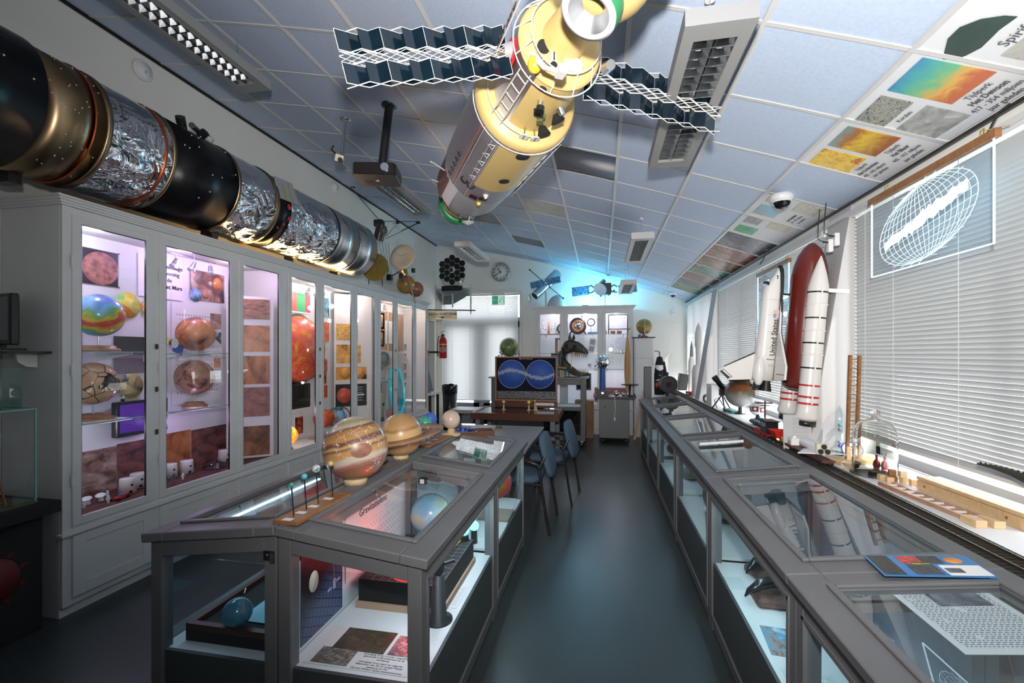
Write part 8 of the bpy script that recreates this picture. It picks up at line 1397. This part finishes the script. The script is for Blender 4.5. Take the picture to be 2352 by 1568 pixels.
th_ = thing('glass_thermometer', 'clear liquid filled glass tube thermometer with small floating bulbs', 'thermometer', (1.575, 3.42, LZ)); MB().lathe([(.026,0),(.026,.27),(.015,.30),(.004,.32),(0,.325),(0,.32),(.012,.298),(.023,.268),(.023,0),(.026,0)], 20, caps=False).build('tube', glass('tube_glass', (.95,.97,.98), ior=1.9), th_)
for z, c in ((.19,(.1,.45,.5)),(.05,(.15,.1,.5)),(.16,(.3,.3,.32)),(.075,(.4,.4,.42))): MB().sph((0,0,z), .012, 12).build('float_bulb', M('float_%d' % int(z*1000), c, .2), th_)
sl_ = thing('spinning_top', 'white green and blue spinning bowl top leaning on the ledge', 'toy', (1.585, 3.30, LZ+.045), (.9,-.5,.3)); MB().lathe([(0,-.035),(.03,-.025),(.052,.0),(.055,.006)], 28, caps=False).build('bowl', M('top_green', (.10,.45,.10), .3), sl_); MB().lathe([(0,.004),(.052,.006)], 28, caps=False).build('inside', WHITE, sl_); MB().torus((0,0,.006), .054, .004).build('rim', M('top_blue', (.04,.10,.35), .3), sl_); MB().cyl((0,0,0),(0,0,.06), .003, n=6).build('stick', WOOD, sl_)
tl_ = thing('reptile_tail', 'dark ridged reptile tail model reaching in above the pine box', 'model', (1.56, 1.70, LZ)); pts = [(0,.56-.08*k,.205-.0+.012*math.sin(k*.9)-.004*k) for k in range(10)]; MB().tube(pts, [.004+.0045*k for k in range(10)], 10).build('tail', M('reptile', (.035,.038,.028), .6, bump=.6, bs=60), tl_)
for k in range(28): f = k/28; y = .55-.70*f; MB().prism([(-.008,0),(.008,0),(0,.012)], .004, frame_T((.002,y,.205+.004*(9*f)), (0,1,0), (0,0,1))).build('spine', M('reptile'), tl_)
MB().bx(-.02,.02,-.15,-.10,0,.20).build('stand', BLACK, tl_)
as_ = thing('asteroid_model', 'big grey and orange mottled sphere with brown lumps on top', 'model', (1.52, 5.45, LZ)); MB().cyl((0,0,0),(0,0,.10), .02, n=10).lathe([(0,0),(.06,0),(.06,.01),(0,.01)], 20).build('stand', BLACK, as_); MB().sph((0,0,.235), .158, 40).build('ball', ramp_mat('asteroid', [(.0,(.10,.11,.11)),(.35,(.25,.26,.25)),(.55,(.20,.16,.09)),(.68,(.55,.14,.02)),(.8,(.10,.06,.03)),(1,(.14,.13,.10))], 9, 6, 1, axis=2, amt=.45, freq=2.6, rough=.3, off=-.61), as_)
random.seed(21)
for k in range(16): MB().sph((random.uniform(-.07,.10), random.uniform(-.06,.08), .37+random.uniform(-.02,.10)), random.uniform(.035,.06), 10).build('lump', ramp_mat('brown_lump', [(.3,(.12,.035,.008)),(.7,(.42,.17,.03))], 20, 5, 1, rough=.6, bump=.5), as_)
sc2 = thing('small_telescope', 'little black telescope on a tabletop tripod', 'telescope', (1.40, 5.72, LZ)); MB().cyl((-.06,.0,.36),(.03,.02,.24), .03, n=16).cyl((-.09,0,.40),(-.06,0,.36), .035, n=16).build('tube', BLACK, sc2); MB().box((.0,.0,.22),(.06,.06,.08)).build('mount', BLACK, sc2)
for k in range(3): a = 2*PI*k/3+2.6; MB().tube([(0,0,.19),(.13*math.cos(a),.13*math.sin(a),0)], .008, 6).build('tripod_leg', BLACK, sc2)
cp_ = thing('red_white_capsule', 'white ball capsule with dark red windows on a foot', 'model', (1.50, 4.80, LZ)); MB().cyl((0,0,0),(0,0,.07), .022, n=12).build('foot', BLACK, cp_); MB().sph((0,0,.13), .070, 28).build('ball', WHITE, cp_)
for d in ((-.6,-.75,.1),(.35,-.9,0),(0,-.2,.98),(-.95,.1,0)): d = Vector(d).normalized(); T = Matrix.Translation(Vector((0,0,.13))+d*.062) @ d.to_track_quat('Z','Y').to_matrix().to_4x4(); MB().bx(-.028,.028,-.024,.024,0,.006,0,T).build('window', M('window_maroon', (.16,.02,.03), .3), cp_)
bd2 = thing('dark_boat_model', 'dark slender boat shaped model on the ledge', 'model', (1.45, 4.62, LZ), .3); MB().sph((0,0,.03), .10, 20, sc=(.45,1.3,.30)).build('hull', M('boat_dark', (.03,.035,.03), .35), bd2)
pl2 = thing('catenary_mast', 'model railway mast with crossbeams on the ledge', 'mast', (1.40, 4.30, LZ)); MB().bx(-.006,.006,-.006,.006,0,.26).build('post', M('mast_brown', (.06,.045,.035), .6), pl2); MB().bx(-.06,.06,-.005,.005,.235,.247).bx(-.04,.04,-.005,.005,.215,.222).build('crossbeam', M('mast_brown'), pl2)
for x in (-.05,.0,.05): MB().tube([(x,0,.235),(x,0,.16)], .0012, 4).build('wire', BLACK, pl2)
tr2 = thing('teal_tray', 'teal plastic strip tray lying on the ledge', 'tray', (1.47, 5.62, LZ), .1); MB().bx(-.05,.05,-.16,.12,0,.03).build('tray', M('teal_tray', (.03,.25,.22), .4), tr2, bevel=.004)
wbx = thing('white_box', 'big white box standing on the far ledge', 'box', (1.49, 6.35, LZ)); MB().bx(-.10,.12,-.14,.14,0,.27).build('box', WHITE, wbx, bevel=.003); MB().bx(-.1015,-.10,-.10,-.02,.18,.24).build('label', M('label_grey2', (.6,.6,.62), .5), wbx)
rk2 = thing('rocket_model', 'tall slim white rocket model on the far window ledge', 'rocket', (1.50, 7.55, LZ)); MB().lathe([(0,0),(.10,0),(.085,.03),(.06,.42),(.042,.50),(.042,.75),(.055,.80),(.055,.98),(.035,1.08),(.006,1.15),(0,1.155)], 28).build('body', M('rocket_white', (.78,.77,.74), .35), rk2)
for a in (0, 2.1, 4.2): MB().lathe([(.0,0),(.045,0),(.042,.40),(.02,.48),(0,.50)], 18, rotm(0,0,0,(.085*math.cos(a),.085*math.sin(a),.0))).build('booster', M('rocket_white'), rk2)
rk3 = thing('rocket_model', 'slender grey tipped rocket model behind the white one', 'rocket', (1.50, 8.1, LZ)); MB().lathe([(0,0),(.055,0),(.05,.55),(.03,.62)], 20).build('body', M('rocket_white'), rk3); MB().lathe([(.03,.62),(.022,.78),(.0,.90)], 20).build('tip', M('rocket_grey'), rk3)
sp2 = thing('loudspeaker', 'black slanted loudspeaker at the far ledge corner', 'speaker', (1.46, 8.85, LZ), (0,.15,0)); MB().bx(-.08,.08,-.10,.10,0,.30).build('case', BLACK, sp2, bevel=.006); MB().cyl((-.081,0,.10),(-.084,0,.10), .05, n=20).build('cone', BLACKM, sp2)
rdb = thing('red_toy_box', 'red toy box on the ledge beside the white rocket', 'box', (1.42, 7.75, LZ), .2); MB().bx(-.05,.05,-.08,.08,0,.06).build('box', RED, rdb); MB().bx(-.052,-.05,-.06,.06,.01,.04).build('label', PAPER, rdb)
for l, x, y, m in (('small brown ring model near the white box', 1.44, 6.75, DWOOD), ('small green plant figure near the white box', 1.40, 6.55, M('plant_green', (.05,.10,.03), .6))): q = thing('ledge_trinket', l, 'model', (x, y, LZ)); MB().torus((0,0,.055), .042, .013, rotm(PI/2,0,.6)).build('ring', m, q)
for l, x, y in (('thin black wire stand beside the little telescope', 1.40, 5.75), ): q = thing('wire_stand', l, 'stand', (x, y+.2, LZ)); MB().tube([(0,0,0),(-.03,.02,.10),(.02,.03,.13),(.06,0,.05),(.10,0,.01)], .005, 6).build('wire', BLACK, q)
# --- papers and exhibits of the window showcases
def on_top(x): return .845 + .07*(x-.60)/.575
MAG = M('magazine_blue', (.05,.20,.45), .25)
mz = sheet('magazine', .27, .14, MAG, None, Matrix.Identity(4), .004); mz.location = (.97, 1.60, on_top(.97)+.017); mz.rotation_euler = (0,-math.atan(.07/.575),-.10); prop(mz, 'colourful magazine lying across the showcase tops', 'magazine')
MB().lathe([(0,0),(.022,0),(.022,.0006),(0,.0006)], 20, rotm(0,0,0,(.085,.035,0))).build('orange_print', M('print_orange', (.70,.25,.03), .4), mz); MB().bx(.03,.13,-.066,.0,0,.0005).build('white_print', PAPER, mz)
for x0,x1,y0,y1,c in ((-.130,-.075,-.066,.066,(.03,.035,.03)),(-.055,.0,.01,.062,(.50,.06,.05)),(.0,.055,.012,.064,(.05,.05,.05)),(-.05,.02,-.062,.005,(.06,.06,.065)),(-.03,.015,.0,.022,(.30,.36,.08)),(.035,.075,-.05,-.02,(.10,.10,.11))): MB().bx(x0,x1,y0,y1,0,.0007).build('photo_print', M('mag_%d' % int(c[0]*1000+c[1]*100), c, .3, var=.6, vs=60), mz)
br_ = sheet('brochure', .30, .10, ramp_mat('brochure', [(.3,(.10,.16,.10)),(.45,(.05,.05,.10)),(.6,(.40,.38,.50)),(.7,(.45,.08,.05))], 4, 3, 1, coord='UV', rough=.25), None, Matrix.Identity(4), .006); br_.location = (.87, 3.62, on_top(.87)+.018); br_.rotation_euler = (0,-math.atan(.07/.575),-.05); prop(br_, 'glossy brochure lying on the third showcase glass', 'brochure'); MB().bx(-.15,.15,-.055,-.05,-.006,.012).build('folded_edge', PAPER, br_)
ts = sheet('typed_sheet', .235, .30, print_mat('typed', (.66,.66,.67), (.10,.10,.12), 38, .07, .8), None, Matrix.Identity(4), .0015); ts.location = (.945, 1.385, on_top(.945)-.018); ts.rotation_euler = (0,-math.atan(.07/.575),-.0); prop(ts, 'typed grey sheet with a dark photo under the nearest showcase glass', 'paper'); MB().bx(-.04,.085,.05,.12,0,.0006).build('photo', ramp_mat('crater_photo', [(.4,(.03,.035,.05)),(.6,(.20,.22,.28))], 20, 5, 1), ts)
gp2 = thing('glass_triangle', 'thin clear glass plate standing inside the nearest showcase', 'plate', (.84, 1.12, .381), (0,0,.15)); MB().prism([(-.13,0),(.13,0),(.10,.10),(-.13,.28)], .006, frame_T((0,0,0), (0,1,0), (0,0,1))).build('plate', glass('plate_glass', (.85,.93,.97)), gp2); MB().tube([(.003,.10,.10),(.003,-.13,.28),(.003,-.13,0)], .003, 5).build('lit_edge', M('edge_pale', (.5,.75,.85), .3, emit=(.4,.7,.85), es=.5), gp2)
rk4 = thing('rock_specimen', 'rounded grey brown rock in the nearest showcase', 'rock', (.76, 1.28, .381)); MB().sph((0,0,.075), .08, 20, sc=(1.1,1.2,.95)).build('rock', ramp_mat('rock_grey', [(.3,(.16,.14,.13)),(.7,(.42,.38,.35))], 12, 7, 1, rough=.8, bump=.8), rk4)
cw = thing('claw_fossil', 'large dark curved claw cast on a reddish block', 'fossil', (.77, 2.33, .381)); MB().bx(-.06,.09,-.07,.07,0,.045).build('block', ramp_mat('red_rock', [(.3,(.10,.05,.04)),(.7,(.22,.12,.10))], 14, 6, 1, rough=.9, bump=.6), cw, bevel=.012); MB().tube([(.07,.02,.09),(.02,.0,.10),(-.04,-.02,.09),(-.09,-.03,.06),(-.11,-.035,.035)], [.03,.028,.024,.014,.003], 10).build('claw', M('claw_black', (.012,.012,.014), .2), cw); MB().tube([(.10,.03,.10),(.13,.04,.09),(.16,.04,.10)], [.03,.024,.03], 10).build('knuckle', M('claw_black'), cw)
cw2 = dup(cw, (.83, 2.60, .381), .3, 'second dark claw cast behind the first one')
flat('photo', 'blue sky photo of a flying reptile on the claw showcase floor', 'photo', .74, 2.02, .3805, .16, .20, -.1, ramp_mat('sky_photo', [(.35,(.22,.12,.10)),(.45,(.35,.30,.28)),(.55,(.10,.38,.62)),(.7,(.55,.70,.78))], 3.5, 4, .8, coord='UV')); flat('info_sheet', 'pale printed sheet near the front of the claw showcase', 'paper', .74, 1.76, .3805, .17, .18, 0, print_mat('sheet_cyan', (.72,.78,.80), (.3,.35,.38), 20)); flat('info_sheet', 'small printed sheet beside the first claw', 'paper', .68, 2.50, .3805, .09, .13, .1, print_mat('sheet_cyan'))
gg2 = thing('textured_globe', 'big green and rust textured globe in the third showcase', 'globe', (.86, 3.40, .381)); MB().lathe([(0,0),(.06,0),(.05,.02),(0,.02)], 20).build('foot', BLACK, gg2); MB().sph((0,0,.175), .155, 36).build('ball', ramp_mat('green_globe', [(.3,(.03,.10,.07)),(.55,(.08,.20,.12)),(.68,(.28,.16,.05))], 12, 6, .8, rough=.5, bump=.3), gg2)
q = thing('white_ball', 'small white ball beside the green globe', 'ball', (.70, 3.28, .381)); MB().cyl((0,0,0),(0,0,.10), .003, n=6).build('rod', STEEL, q); MB().sph((0,0,.115), .016, 14).build('ball', WHITE, q)
rs = thing('rock_specimen', 'dark reddish rock specimen in the fifth showcase', 'rock', (.85, 5.6, .381)); MB().sph((0,0,.06), .09, 14, sc=(1,1.3,.7)).build('rock', MATS['red_rock'], rs); rs2 = thing('rock_specimen', 'pale grey rock specimen in the fourth showcase', 'rock', (.82, 4.5, .381)); MB().sph((0,0,.05), .08, 14, sc=(1,1.4,.65)).build('rock', MATS['rock_grey'], rs2)
flat('info_sheet', 'cyan lit information sheet in the fourth showcase', 'paper', .72, 4.25, .3805, .16, .20, 0, print_mat('sheet_cyan')); flat('photo', 'dark picture sheet in the fifth showcase', 'photo', .74, 5.35, .3805, .15, .18, 0, AER)
